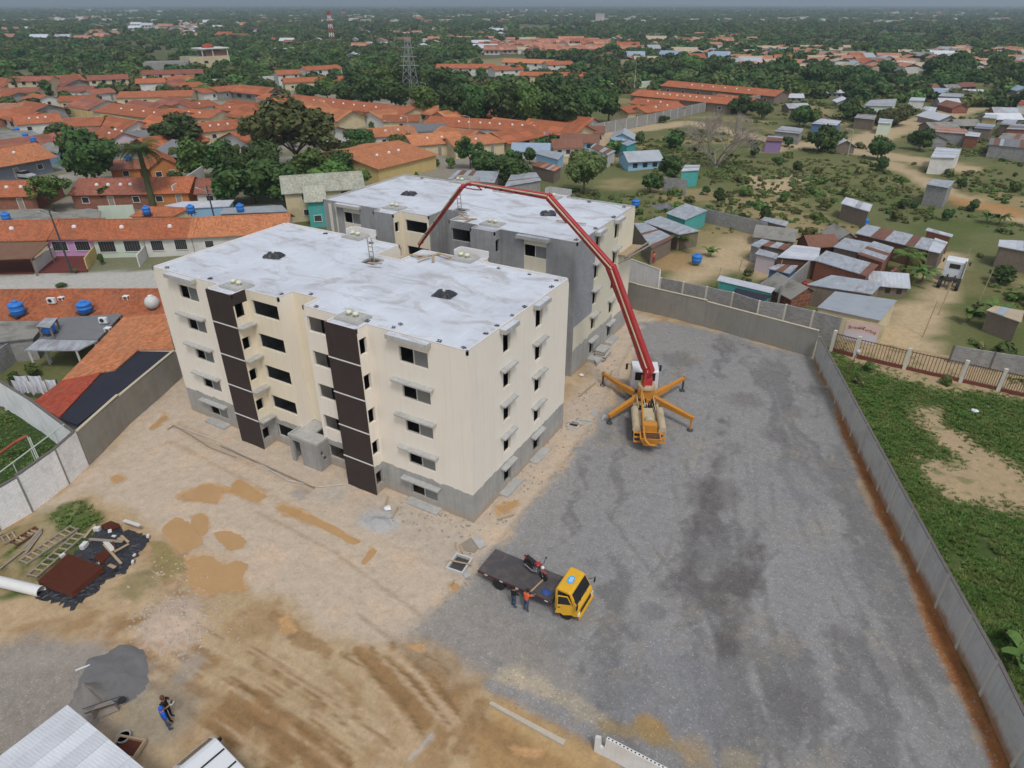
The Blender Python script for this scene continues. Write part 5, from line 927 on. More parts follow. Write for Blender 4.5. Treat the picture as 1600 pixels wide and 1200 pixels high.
MATS.pop('rusty_iron', None); M_IRON2 = mat('rusty_iron_red', (.15,.045,.025), .9, .35, 3., .3); M_IRON = M_IRON2
mesh_stack('neat rectangular stack of rusty rebar mesh on black plastic', ((62,918),(111,874),(166,896),(116,938)), .5)
mesh_stack('small patch of rusty rebar mesh showing through the black plastic', ((150,878),(165,866),(176,874),(160,887)), .35, 8); mesh_stack('rusty rebar mesh at the upper corner of the black plastic', ((160,828),(176,821),(190,826),(172,834)), .3, 8)
for i, (a, b, w, m) in enumerate((((142,849),(195,854),.2,M_WOODG),((165,857),(193,890),.16,M_WOOD),((167,852),(180,868),.3,mat('white_board', (.66,.64,.58), .8, .2)),((192,844),(204,856),.16,M_WOOD),((204,857),(182,871),.14,M_WOOD),((187,848),(197,853),.2,M_WOOD),((178,848),(184,868),.09,M_IRON2),((173,890),(184,898),.22,M_WOOD),((196,820),(222,832),.25,mat('white_board', (.6,.6,.58))))):
    plank(gy(*a)+Vector((0,0,.42)), gy(*b)+Vector((0,0,.46+.02*i)), ('grey board lying across the black plastic','long timber batten across the black plastic near its lower edge','short white board in the middle of the black plastic','timber batten at the right of the black plastic','timber batten crossing the others on the black plastic','short offcut on the black plastic','thin rusty strip on the black plastic','short timber offcut below the black plastic','white board along the top edge of the black plastic')[i], w, .07, m)
blk = MB().box(-.16,-.1,0,.16,.1,.2); blkm = blk.mesh('white_block', mat('white_lump', (.68,.67,.65), .9, .15))
for x, y, s in ((134,858,1.6),(154,847,.6),(147,869,.7),(157,883,.6),(174,836,1.1),(180,843,.9),(154,832,1.3),(100,873,1.),(143,848,.5),(233,842,.8),(212,873,.6),(210,884,.7)): tag(inst('white_block', blkm, None, gy(x, y)+Vector((0,0,.2)), (0,0,random.uniform(0,3)), s), 'pale block weighing down the black plastic sheet', 'block', 'blocks on the black plastic')
# white pipe
a, b = gy(-60,900), gy(68,930); pp = thing('drain_pipe', 'thick white drain pipe lying at the left edge', 'pipe', (b.x,b.y,b.z)); q = a-b; dn = q.normalized(); up = Vector((0,0,.36))
MB().cyl(q+up, dn*.02+up, .34, n=22, caps=False).cyl(dn*.02+up, q+up, .30, n=22, caps=False).build('pipe_wall', mat('white_plastic', (.72,.72,.70), .5, .1), pp, smooth=True)
rg = MB(); 
for k in range(22):
    t0, t1 = 2*math.pi*k/22, 2*math.pi*(k+1)/22; sx = dn.cross(Vector((0,0,1))).normalized(); f = lambda t, r: dn*.02+up+sx*(r*math.cos(t))+Vector((0,0,r*math.sin(t))); rg.add([f(t0,.34),f(t1,.34),f(t1,.30),f(t0,.30)], [(0,1,2,3)])
rg.build('pipe_lip', mat('brown_lip', (.3,.22,.12), .8), pp)
# manhole boxes
def manhole(label, px, py, rz, w, l, h=.25):
    t = thing('manhole_box', label, 'manhole', gy(px, py), rz); m = mat('new_concrete', (.55,.54,.51), .9, .12, 2.)
    for x0, y0, x1, y1 in ((-w,-l,w,-l+.12),(-w,l-.12,w,l),(-w,-l+.12,-w+.12,l-.12),(w-.12,-l+.12,w,l-.12)): MB().box(x0,y0,-.2,x1,y1,h).build('rim', m, t)
    MB().box(-w+.12,-l+.12,-.2,w-.12,l-.12,.03).build('bottom', M_STEEL, t); MB().beam((-w-.1,-.1,h+.03),(w+.2,.12,h+.03),.1,.05).build('batten', M_WOOD, t)
manhole('square open concrete manhole box beside the truck deck', 718, 883, .1, .62, .75); manhole('open concrete manhole box beside the cream block\'s far corner', 897, 665, .0, .5, .5, .18); manhole('small open manhole box by the gravel edge left of the pump truck', 915, 660, .1, .4, .45, .15)
def slab(label, pts, h, m, name='concrete_slab', cat='slab'):
    W = [gy(*p) for p in pts]; c = sum(W, Vector())/len(W); return tag(MB().slab([Vector((w.x-c.x,w.y-c.y,h)) for w in W], h+.1).build(name, m, None, c), label, cat)
slab('pale rectangular slab lying near the truck\'s rear corner', ((738,843),(750,837),(760,853),(749,859)), .1, M_LEDGE); slab('brown plywood sheet lying beside the pale slab', ((720,850),(736,840),(748,856),(742,864),(726,860)), .04, M_WOODG, 'plywood_sheet', 'plywood'); slab('grey slab beside the manhole box', ((722,897),(730,891),(737,899),(728,905)), .08, M_LEDGE)
slab('long pale kerb between the gravel and the brown mud', ((764,1103),(768,1099),(884,1160),(880,1168)), .22, mat('pale_kerb', (.55,.48,.38), .9, .25, 2., .3), 'kerb', 'kerb')
slab('square paver beside the grey block\'s end wall', ((928,640),(948,650),(940,657),(922,646)), .06, M_LEDGE); slab('flat panel lying left of the pump truck\'s rear outrigger', ((905,655),(928,660),(922,666),(900,660)), .08, M_LEDGE)
# broken white block wall at the bottom edge
S = G(930,1153,1.1); S.z = 0; d_ = (G(1055,1199,1.4)-G(943,1141,1.4)); d_.z = 0; d_.normalize(); n_ = Vector((-d_.y,d_.x,0)); bw_ = thing('block_wall', 'broken white painted block wall at the bottom edge', 'wall', S); E_ = d_*9
M_WPAINT = mat('white_painted_block', (.74,.74,.73), .8, .08, .8, .15, dirt=(.5,.42,.28), dirt_amt=.35, streak=.2)
wm = MB(); wm.add([Vector((0,0,-.2)), E_+Vector((0,0,-.2)), E_+Vector((0,0,1.45)), d_*.55+Vector((0,0,1.45)), d_*.5+Vector((0,0,.62)), d_*.3+Vector((0,0,.6)), d_*.25+Vector((0,0,1.25)), Vector((0,0,1.15))]+[q+n_*.15 for q in (Vector((0,0,-.2)), E_+Vector((0,0,-.2)), E_+Vector((0,0,1.45)), d_*.55+Vector((0,0,1.45)), d_*.5+Vector((0,0,.62)), d_*.3+Vector((0,0,.6)), d_*.25+Vector((0,0,1.25)), Vector((0,0,1.15)))], [tuple(range(8)), tuple(range(15,7,-1))]+[(i, i+8, (i+1)%8+8, (i+1)%8) for i in range(8)]); wm.build('wall_face', M_WPAINT, bw_)
cm = MB(); 
for k in range(44): q = d_*(.65+.19*k)+n_*.075; cm.cyl((q.x,q.y,1.452),(q.x,q.y,1.456),.045,n=6)
o = cm.build('block_core', M_DK, bw_); o['kind'] = 'stuff'
# loose planks, pipes, sacks in front of the block
plank(gy(345,698)+Vector((0,0,.1)), gy(492,764)+Vector((0,0,.12)), 'long dark plank lying in front of the cream block', .1, .06, M_WOODG)
pv_ = [gy(x, y)+Vector((0,0,.1)) for x, y in ((278,668),(340,690),(400,722),(450,752),(500,762),(535,758))]; c = pv_[0].copy(); tag(MB().tube([p-c for p in pv_], .04).build('plastic_pipe', mat('pale_pipe', (.6,.56,.5), .6), None, c), 'thin pale plastic pipe snaking in front of the cream block', 'pipe')
pv_ = [gy(x, y)+Vector((0,0,.08)) for x, y in ((262,672),(272,666),(300,682),(330,702),(368,715))]; c = pv_[0].copy(); tag(MB().tube([p-c for p in pv_], .05).build('hose', M_WOODG, None, c), 'dark hose along the trench at the cream block\'s left corner', 'hose')
for a, b, lb in (((612,812),(622,795),'short plank leaning on rubble beside the right brown strip'),((600,797),(606,778),'thin stick standing against the cream block'),((777,813),(803,805),'yellowish batten beside the cream block\'s end wall'),((712,848),(713,860),'short pale stick near the brown plywood'),((719,852),(723,866),'short pale stick beside the plywood sheet'),((704,915),(710,907),'short stick lying near the manhole box'),((940,605),(957,580),'plank beside the grey block\'s end wall'),((905,620),(930,600),'pale plank by the gravel edge near the grey block')): plank(gy(*a)+Vector((0,0,.1)), gy(*b)+Vector((0,0,.12)), lb, .12, .06)
def lump(label, px, py, r, m, name, cat, seed=0):
    rn = random.Random(seed+int(px)); n, k = 10, 6; P = [(r*math.sin(math.pi*j/k)*math.cos(2*math.pi*i/n)*rn.uniform(.75,1.2), r*.8*math.sin(math.pi*j/k)*math.sin(2*math.pi*i/n)*rn.uniform(.75,1.2), r*.5*(1-math.cos(math.pi*j/k))*rn.uniform(.85,1.1)) for j in range(k+1) for i in range(n)]
    return tag(MB().add(P, [(j*n+i, j*n+(i+1)%n, (j+1)*n+(i+1)%n, (j+1)*n+i) for j in range(k) for i in range(n)]).build(name, m, None, gy(px, py)), label, cat)
lump('crumpled white sack at the foot of the cream block', 606, 797, .3, M_WHP, 'sack', 'sack'); lump('white plastic bag in the grass of the right-hand plot', 1522, 644, .3, M_WHP, 'plastic_bag', 'bag'); lump('white lump on the dirt left of the pump truck', 908, 588, .25, M_WHP, 'sack', 'sack')
# stack of slabs by the grey block
st = thing('slab_stack', 'untidy stack of concrete slabs and boards against the grey block\'s end wall', 'stack', gy(942,556), R_(8))
for k in range(6): MB().obb((random.uniform(-.15,.15),random.uniform(-.2,.2),.08+.13*k),(1.1,2.6-.2*k,.1),Euler((0,0,random.uniform(-.15,.15)))).build('slab', M_LEDGE if k % 2 else M_WOODG, st)
slab('low concrete plinth in front of the grey block\'s end wall', ((926,565),(941,552),(948,558),(932,573)), .4, M_LEDGE)
# rusty mesh table and drum near the shed
tb = thing('mixing_trough', 'low timber framed trough with rusty bottom near the shed', 'trough', gy(200,1172), R_(20))
for x0, y0, x1, y1 in ((-.75,-.5,.75,-.4),(-.75,.4,.75,.5),(-.75,-.4,-.65,.4),(.65,-.4,.75,.4)): MB().box(x0,y0,.1,x1,y1,.35).build('side_board', M_WOOD, tb)
MB().box(-.65,-.4,.1,.65,.4,.18).build('bottom', M_IRON2, tb)
dm = thing('bucket', 'round bucket of rust coloured water beside the trough', 'bucket', gy(195,1156)); MB().lathe([(.26,0),(.34,.34),(.30,.34),(.24,.05)], 18).build('bucket_wall', M_LEDGE, dm); MB().lathe([(.001,.28),(.285,.28)], 18).build('water', mat('rust_water', (.3,.12,.05), .2), dm)
# rails beyond the white wall
rl = thing('handrail', 'thin pale pipe rail frame beyond the white wall', 'rail', G(40,740)); M_PRL = mat('pale_green_rail', (.50,.55,.48), .5)
pA, pB_ = G(-10,745,3.)-G(40,740), G(100,663,3.6)-G(40,740); MB().cyl(pA, pB_, .05).build('rail', M_PRL, rl)
for f in (.25,.5,.85): q = pA.lerp(pB_, f); MB().cyl((q.x,q.y,-.1), q, .04).build('post', M_PRL, rl)
slp = thing('red_slide_frame', 'bent red and pale play frame on the green lawn', 'play frame', G(35,690)); q = [G(0,708,.5)-G(35,690), G(25,690,1.6)-G(35,690), G(42,681,1.9)-G(35,690)]; MB().tube(q, .12, 8).build('red_chute', mat('faded_red', (.4,.1,.06), .6), slp)
for dx in (0, .35): a = G(42,681,1.9)-G(35,690)+Vector((dx,0,0)); MB().cyl(a, (a.x+1.2,a.y-.4,.0), .04).build('pale_leg', M_PRL, slp)
# stones: too many to count
rn = random.Random(5); ck = MB(); cl_ = MB()
def stone(mb, p, r): 
    a = [(p[0]+r*math.cos(t)*rn.uniform(.6,1.2), p[1]+r*math.sin(t)*rn.uniform(.6,1.2)) for t in [i*1.2566+rn.random() for i in range(5)]]; mb.add([(x,y,p[2]-.02) for x,y in a]+[(p[0]+rn.uniform(-.3,.3)*r,p[1]+rn.uniform(-.3,.3)*r,p[2]+r*rn.uniform(.5,1.))], [(i,(i+1)%5,5) for i in range(5)])
def strew(mb, line, n, wd, r0, r1):
    W = gp(*line)
    for k in range(n):
        i = rn.randrange(len(W)-1); f = rn.random(); x = W[i][0]*(1-f)+W[i+1][0]*f+rn.gauss(0, wd); y = W[i][1]*(1-f)+W[i+1][1]*f+rn.gauss(0, wd); stone(mb, (x, y, yz(x, y)), rn.uniform(r0, r1))
strew(ck, ((1000,520),(935,655),(880,735),(800,830),(748,900),(690,955)), 260, .3, .04, .12); strew(ck, ((745,930),(800,960),(820,990)), 260, .9, .03, .09); strew(ck, ((1312,668),(1368,800),(1450,987),(1560,1197)), 300, .3, .04, .1); strew(ck, ((770,1072),(930,1150)), 260, .5, .03, .08); strew(ck, ((660,985),(900,1100)), 200, 1., .03, .08)
strew(cl_, ((225,960),(262,945),(310,960),(318,995),(280,1010),(225,990),(225,960)), 260, .5, .04, .16); strew(ck, ((100,1085),(150,1035),(235,1050),(225,1085),(150,1120)), 260, .35, .03, .09); strew(ck, ((620,800),(760,830),(880,670),(960,560)), 240, .8, .05, .16); strew(cl_, ((230,1000),(300,1010),(340,990)), 130, 1., .04, .12); strew(cl_, ((250,880),(300,900),(330,960)), 100, .8, .04, .14); strew(cl_, ((280,660),(480,770),(700,880)), 220, 1.2, .03, .1); strew(ck, ((900,1000),(1400,1000)), 300, 6, .03, .06)
tag(ck.build('grey_stones', mat('grey_stone', (.34,.33,.31), .95, .35, 5.), uv=False), kind='stuff'); tag(cl_.build('pale_stones', mat('pale_stone', (.50,.43,.35), .95, .3, 5.), uv=False), kind='stuff')
# ================================================================== HOUSES
TL = {'orange': tile_mat('orange_tile', (.40,.125,.056), (.20,.11,.07), .5), 'brick': tile_mat('brick_tile', (.31,.11,.07), (.16,.1,.075), .6), 'bright': tile_mat('bright_orange_tile', (.50,.19,.085), (.28,.15,.09), .4), 'pale': tile_mat('faded_tile', (.44,.20,.125), amt=.45),
      'grey': sheet_mat('grey_sheet', (.20,.205,.21), .1, .18, .6, .1), 'navy': mat('navy_felt', (.028,.03,.045), .8, .35, 1., .2), 'zinc': sheet_mat('zinc_sheet', (.52,.56,.60), .45), 'white': sheet_mat('white_sheet', (.74,.76,.80), .12), 'rust': sheet_mat('rusty_sheet', (.22,.10,.065), .8, .11, .8, .05), 'red': tile_mat('red_tile', (.40,.075,.04), (.25,.1,.06), .45), 'slab': mat('mossy_slab', (.30,.29,.26), .95, .3, .7, .3, dirt=(.09,.085,.075), dirt_amt=.8), 'olive': tile_mat('olive_grey_tile', (.42,.405,.32), (.2,.2,.15)), 'brown': sheet_mat('brown_sheet', (.20,.105,.06), .4, .2, .8, 0.), 'tan': mat('sandy_roof', (.52,.42,.30), .9, .3, .6)}
WL = {'white': mat('white_wash', (.68,.67,.63), .9, .12, .8, .1, dirt=(.4,.36,.3), dirt_amt=.4, streak=.25), 'cream': mat('cream_wash', (.66,.56,.36), .9, .15, .8, .1, dirt=(.36,.3,.2), dirt_amt=.4, streak=.25), 'pink': mat('lilac_pink_wash', (.60,.33,.58), .9, .2, 2., .1), 'mint': mat('pale_mint_wash', (.58,.66,.55), .9, .12, .8, .1, streak=.2), 'palepink': mat('pale_pink_wash', (.62,.53,.56), .9, .1, .8), 'grey': M_GBLOCK, 'navyg': mat('blue_grey_wash', (.20,.22,.26), .9, .15), 'orange': mat('orange_wash', (.5,.2,.07), .9, .15), 'yellow': mat('yellow_wash', (.62,.47,.2), .9, .15, dirt=(.4,.3,.15), dirt_amt=.4), 'teal': mat('turquoise_wash', (.07,.40,.38), .9, .2, dirt=(.25,.3,.28), dirt_amt=.5), 'blue': mat('blue_wash', (.12,.2,.38), .9, .2), 'brick': block_mat('red_blocks', (.28,.10,.06), (.3,.25,.2), .3, .2), 'wood': mat('old_boards', (.24,.19,.15), .95, .3, 2., .2, streak=.5), 'lilac': mat('lilac_wash', (.30,.2,.38), .9, .2), 'skyb': mat('sky_blue_wash', (.3,.5,.68), .9, .15), 'rustw': mat('rust_sheet_wall', (.15,.075,.05), .9, .35, 2., .2, streak=.4)}
M_WINB = glass_mat('dark_window', (.03,.03,.033), .2); M_GRILL = mat('window_grille', (.28,.30,.30), .6, .2); M_SKYL = mat('white_dome', (.75,.75,.73), .5, .05)
vent_me = MB().lathe([(.32,0),(.32,.18),(.26,.34),(.1,.42)], 10).mesh('skylight', M_SKYL)
def gable(label, a, b, h=2.8, D=8, rise=1.5, wall='white', roof='orange', nwin=2, vents=0, kind='gable', over=.45, az=0., group=None, name='house', win=(1.1,.95,1.0), door=True, storey2=False):
    A, B = G(*a, az), G(*b, az); A.z = B.z = 0; d = B-A; L_ = d.length; pm = ppm(A); rn = random.Random(int(a[0]*7+a[1]))
    t = thing(name, label, 'house', A, math.atan2(d.y, d.x), group); w = MB(); rp = D/2 if kind == 'gable' else D
    zb = h+rise if kind == 'shed' else h
    if kind == 'gable': w.add([(0,0,-.6),(L_,0,-.6),(L_,D,-.6),(0,D,-.6),(0,0,h),(L_,0,h),(L_,D,h),(0,D,h),(0,D/2,h+rise),(L_,D/2,h+rise)], [(0,1,5,4),(2,3,7,6),(1,2,6,9,5),(3,0,4,8,7)])
    elif kind == 'cross':      # ridge runs away from the viewer
        w.add([(0,0,-.6),(L_,0,-.6),(L_,D,-.6),(0,D,-.6),(0,0,h),(L_,0,h),(L_,D,h),(0,D,h),(L_/2,0,h+rise),(L_/2,D,h+rise)], [(0,1,5,8,4),(2,3,7,9,6),(1,2,6,5),(3,0,4,7)])
    else: w.add([(0,0,-.6),(L_,0,-.6),(L_,D,-.6),(0,D,-.6),(0,0,h),(L_,0,h),(L_,D,zb),(0,D,zb)], [(0,1,5,4),(2,3,7,6),(1,2,6,5),(3,0,4,7)])
    w.build('wall', WL[wall], t); o = over; e = .02
    if kind == 'gable':
        dz = o*rise/(D/2)
        MB().slab([(-o,-o,h-dz+e),(L_+o,-o,h-dz+e),(L_+o,D/2,h+rise+e),(-o,D/2,h+rise+e)], .1).build('roof_slope', TL[roof], t)
        MB().slab([(-o,D/2+.003,h+rise+e),(L_+o,D/2+.003,h+rise+e),(L_+o,D+o,h-dz+e),(-o,D+o,h-dz+e)], .1).build('roof_slope', TL[roof], t)
        MB().cyl((-o,D/2,h+rise+.01),(L_+o,D/2,h+rise+.01),.11,n=8).build('ridge', TL[roof], t); slope = lambda x, y: h+rise*(y/(D/2)) if y < D/2 else h+rise*(2-y/(D/2))
    elif kind == 'cross':
        dz = o*rise/(L_/2)
        MB().slab([(-o,-o,h-dz+e),(L_/2,-o,h+rise+e),(L_/2,D+o,h+rise+e),(-o,D+o,h-dz+e)], .1).build('roof_slope', TL[roof], t); MB().slab([(L_/2+.003,-o,h+rise+e),(L_+o,-o,h-dz+e),(L_+o,D+o,h-dz+e),(L_/2+.003,D+o,h+rise+e)], .1).build('roof_slope', TL[roof], t); slope = lambda x, y: h+rise*(1-abs(x-L_/2)/(L_/2))
    else:
        dz = o*rise/D; MB().slab([(-o,-o,h-dz+e),(L_+o,-o,h-dz+e),(L_+o,D+o,zb+dz+e),(-o,D+o,zb+dz+e)], .12).build('roof_slope', TL[roof], t); slope = lambda x, y: h+rise*y/D
    ww, wh, wz = win; fl = [wz]+([wz+2.6] if storey2 else [])
    for z in fl:
        for k in range(nwin):
            x = L_*(k+.5)/nwin; isd = door and k == nwin//2 and z < 1.5 and nwin > 1
            f = MB(); z0, z1 = (0, 2.05) if isd else (z, z+wh); hw = .45 if isd else ww/2
            f.box(x-hw-.08,-.06,z0-.06,x-hw,-.002,z1+.08).box(x+hw,-.06,z0-.06,x+hw+.08,-.002,z1+.08).box(x-hw,-.06,z1,x+hw,-.002,z1+.08)
            if not isd: f.box(x-hw-.12,-.1,z0-.1,x+hw+.12,-.003,z0-.02)
            f = f.build('door' if isd else 'window', M_TRIM, t); MB().box(x-hw,-.03,z0,x+hw,-.004,z1).build('pane' if not isd else 'door_leaf', M_WINB if not isd else M_WOODG, f)
            if not isd and pm > 9:
                g = MB()
                for q in range(1, 6): g.cyl((x-hw+2*hw*q/6,-.05,z0),(x-hw+2*hw*q/6,-.05,z1),.015,n=4)
                g.build('grille', M_GRILL, f)
    for k in range(vents):
        x = L_*(.2+.6*(k+.5)/vents)+rn.uniform(-.3,.3) if vents > 1 else L_*.5; y = D*.26 if kind == 'gable' else D*.4; inst('skylight', vent_me, t, (x,y,slope(x,y)))
    return t
def roofpoly(name, label, px, z, roof, wall=None, t=.12, cat='house', inset=.3, open_=False, group=None, base=-.4):
    zs = z if hasattr(z, '__len__') else [z]*len(px); P = [G(x, y, zz) for (x, y), zz in zip(px, zs)]; c = sum(P, Vector())/len(P); c.z = 0; P = [p-c for p in P]
    th = thing(name, label, cat, c, 0, group); MB().slab(P, t).build('roof', TL[roof] if isinstance(roof, str) else roof, th)
    if wall:
        Q = []
        for p in P: f = max(.2, 1-inset/max(.5, math.hypot(p.x, p.y))); Q.append(Vector((p.x*f, p.y*f, p.z-t-.02)))
        if open_:
            for q in Q: MB().box(q.x-.07,q.y-.07,base,q.x+.07,q.y+.07,q.z).build('post', WL[wall], th)
        else:
            n = len(Q); ar = sum(Q[i].x*Q[(i+1)%n].y-Q[(i+1)%n].x*Q[i].y for i in range(n))
            if ar < 0: Q = Q[::-1]
            MB().add([(q.x,q.y,base) for q in Q]+list(Q), [(i,(i+1)%n,(i+1)%n+n,i+n) for i in range(n)]).build('wall', WL[wall], th)
    return th
# --- terrace across the street
gable('brick red roofed terrace house behind the brown carport', (-40,405), (80,402), wall='cream', roof='orange', vents=1)
gable('lilac pink terrace house with grilled windows', (82,401), (152,400), wall='pink', nwin=2, vents=1, door=False, win=(2.,1.3,.9)); gable('pale mint terrace house with grilled windows', (153,402), (231,400), wall='mint', nwin=2, door=False, win=(2.2,1.5,.8), vents=1); gable('white terrace house nearest the cream block', (232,401), (305,398), wall='white', nwin=2, door=False, win=(1.6,1.4,.9), vents=1); gable('orange roofed terrace half hidden behind the cream block', (306,398), (452,390), wall='white', roof='bright', nwin=3)
roofpoly('carport', 'brown roofed open carport at the left edge across the street', ((-60,380),(78,378),(50,403),(-60,407)), (3.,3.,2.5,2.5), 'brown', 'wood', cat='carport', open_=True)
M_RTILE = mat('dark_red_paving', (.16,.045,.035), .8, .25, 2.)
def patch(name, pts, m, z=.03): 
    W = [G(x, y) for x, y in pts]; c = sum(W, Vector())/len(W); o = MB().slab([Vector((w.x-c.x,w.y-c.y,z)) for w in W], .3).build(name, m, None, c); return tag(o, kind='structure')
patch('driveway_floor', ((60,426),(88,401),(150,400),(136,424)), M_RTILE, .06); patch('carport_floor', ((-60,430),(-60,405),(55,404),(52,428)), M_RTILE, .05)
for i, (p, q, m, lb) in enumerate((((57,426),(87,402),'white','low white wall left of the dark red driveway'),((137,421),(152,401),'yellow','low cream wall right of the dark red driveway'),((218,416),(233,397),'white','low white wall between the mint and white houses'))): wall_line('garden_wall', lb, [G(*p), G(*q)], 1.6, .15, WL[m], None, 20)
# --- yards and roofs behind that terrace
roofpoly('patched_roof', 'grey patched sheet roof at left behind the terrace', ((-10,350),(-10,328),(62,326),(95,333),(140,325),(158,330),(156,344),(60,348)), 2.5, 'slab', 'grey'); roofpoly('small_house', 'small orange roofed annex behind the mint house', ((202,338),(228,322),(298,324),(270,338)), (2.6,3.2,3.2,2.6), 'orange', 'cream'); wall_line('yard_wall', 'pale green yard wall behind the terrace', [G(160,346), G(214,344)], 2.6, .15, WL['mint'], None, 20)
roofpoly('metal_roof', 'pale metal roof over pale blue wall behind the white terrace house', ((257,321),(285,315),(366,312),(358,322),(290,325)), 2.8, 'white', 'skyb'); roofpoly('metal_roof', 'grey flat roof with blue tank beside the tree clump', ((342,334),(350,325),(440,320),(450,330)), 2.8, 'zinc', 'wood'); wall_line('yard_wall', 'pale blue yard wall behind the white terrace house', [G(283,345), G(345,341)], 2.6, .15, WL['skyb'], None, 20)
gable('long brick roofed house row left of the palm', (118,326), (236,324), 2.6, 9, 1.6, 'brick', 'brick', 3, 4); gable('long orange roofed house row right of the palm', (237,324), (298,322), 2.6, 9, 1.6, 'orange', 'orange', 2, 0); gable('orange roof with white skylights at left edge below the silver car', (-40,330), (62,328), 2.6, 9, 1.5, 'brick', 'orange', 2, 3); gable('small brick roofed house left of the tree clump', (312,324), (350,322), 2.6, 8, 1.5, 'white', 'brick', 1)
wall_line('party_wall', 'tall white party wall between the brick roofs near the palm', [G(276,322), G(322,288)], 3.6, .2, WL['white'], None, 20)
gable('orange house behind the palm with steep gable', (240,285), (284,280), 3., 10, 1.8, 'orange', 'orange', 2, 0, 'cross'); gable('small orange outbuilding under the big round tree', (178,284), (222,281), 2.4, 5, .8, 'orange', 'brick', 1, 0, 'shed')
gable('pale pink gabled house with orange roof behind the round tree', (176,240), (222,234), 3., 12, 1.5, 'palepink', 'orange', 1, 3, 'cross'); gable('large orange roofed hall with blue grey walls at left edge', (-30,290), (84,268), 3.4, 11, 2., 'navyg', 'bright', 3, 2, 'gable', 1.2)
roofpoly('flat_house', 'flat grey slab roofed house with sky blue wall left of the round tree', ((55,232),(75,222),(112,225),(92,240)), 2.9, 'slab', 'skyb'); roofpoly('flat_house', 'flat roofed house with blue tanks at the left edge', ((-20,222),(-20,203),(50,204),(72,214),(40,222)), 2.8, 'slab', 'brick')
gable('orange roofed house with white skylights beside small green tree', (32,211), (100,205), 2.8, 10, 1.6, 'white', 'orange', 2, 3); gable('orange roofed cream house just below the yellow fence wall', (102,214), (160,212), 2.8, 9, 1.3, 'cream', 'orange', 2, 0); gable('house with red blockwork wall at left edge', (-30,200), (30,198), 2.8, 9, 1.4, 'brick', 'orange', 0, 0); gable('house with white porch at the left edge below the fence', (-10,186), (50,184), 2.8, 8, 1.2, 'skyb', 'pale', 1)
wall_line('fence_wall', 'long yellow wall with posts running diagonally through the roofs', [G(28,170), G(110,180), G(242,205)], 2.3, .2, WL['yellow'], M_PILLAR, 4.5)
gable('wide orange roof with many skylights beyond the yellow wall', (150,188), (262,203), 2.8, 13, 1.4, 'cream', 'orange', 2, 4); gable('orange roofed row right of the wide roof beyond the yellow wall', (250,196), (330,200), 2.8, 12, 1.3, 'cream', 'orange', 2, 3); gable('orange roofed house behind the round dark tree', (320,224), (386,216), 2.8, 13, 1.3, 'cream', 'orange', 2, 3, door=False)
gable('cream house left of the tall olive tree', (346,190), (402,186), 2.8, 11, 1.2, 'cream', 'orange', 2, 2); gable('orange porch roofed house with white posts near the palm garden', (302,184), (344,178), 2.8, 10, 1.2, 'white', 'orange', 1, 1)
gable('orange roofed house with arched windows above the yellow wall', (95,172), (150,170), 2.8, 9, 1.2, 'cream', 'orange', 3); gable('white gabled house with grey canopy above the yellow wall', (60,170), (98,166), 2.8, 10, 1.2, 'white', 'orange', 1, 0, 'cross'); gable('broad orange double roof below the unfinished block building', (185,166), (300,163), 2.8, 14, 1.2, 'cream', 'orange', 4)
gable('two storey white house at upper left with brick roof', (18,148), (84,147), 5., 8, 1.3, 'cream', 'brick', 4, 0, storey2=True, win=(1.4,1.2,.9)); gable('two storey white house with four dark windows right of the dark trees', (144,146), (205,143), 5., 8, 1.3, 'cream', 'brick', 4, 0, storey2=True, win=(1.4,1.2,.9)); gable('long two storey white house in front of the grey unfinished building', (226,136), (320,133), 5., 8, 1.2, 'white', 'brick', 5, 0, storey2=True, win=(1.4,1.2,.9)); gable('two storey house with barred white windows below it', (218,150), (262,148), 4.6, 10, 1.2, 'white', 'orange', 4, 0)
gable('low brick roofed house left of the small trees', (95,156), (148,154), 2.8, 10, 1.2, 'white', 'brick', 3); gable('low brick roofed house at far left under the two storey house', (-20,158), (60,156), 2.8, 8, 1.2, 'cream', 'brick', 3); gable('small orange roofed house right of the two storey houses', (285,148), (330,146), 2.8, 9, 1.2, 'cream', 'orange', 2); gable('small white house with orange roof near the green field', (320,158), (352,154), 2.8, 9, 1.2, 'white', 'orange', 1); gable('small grey sided orange roofed house by the green field', (345,156), (390,150), 2.8, 10, 1.2, 'grey', 'orange', 2); gable('brick roofed row between the two storey houses', (150,160), (185,156), 2.8, 8, 1.2, 'white', 'brick', 2)
# --- grey unfinished building and tower with a red dome
ub = thing('unfinished_building', 'grey unfinished blockwork building left of the domed tower house', 'building', G(228,119), math.atan2((G(298,117)-G(228,119)).y, (G(298,117)-G(228,119)).x)); Lb = (G(298,117)-G(228,119)).length
bb = MB(); wall_seg(bb, (0,0), (Lb,0), 0, 6, [(Lb*.5,Lb*.5+1.6,3.6,5),(Lb*.66,Lb*.66+1.6,3.6,5)]); wall_seg(bb, (Lb,0), (Lb,14), 0, 6, []); wall_seg(bb, (0,14), (0,0), 0, 6, []); wall_seg(bb, (Lb,14), (0,14), 0, 6, []); bb.build('wall', M_GBLOCK, ub); MB().box(.1,.3,5.7,Lb-.1,13.8,5.9).build('roof_slab', TL['slab'], ub)
th_ = G(300,112); dv = G(362,108)-th_; tw = thing('tower_house', 'cream tower house with flat canopy and red dome', 'building', th_, math.atan2(dv.y, dv.x)); Lt = dv.length
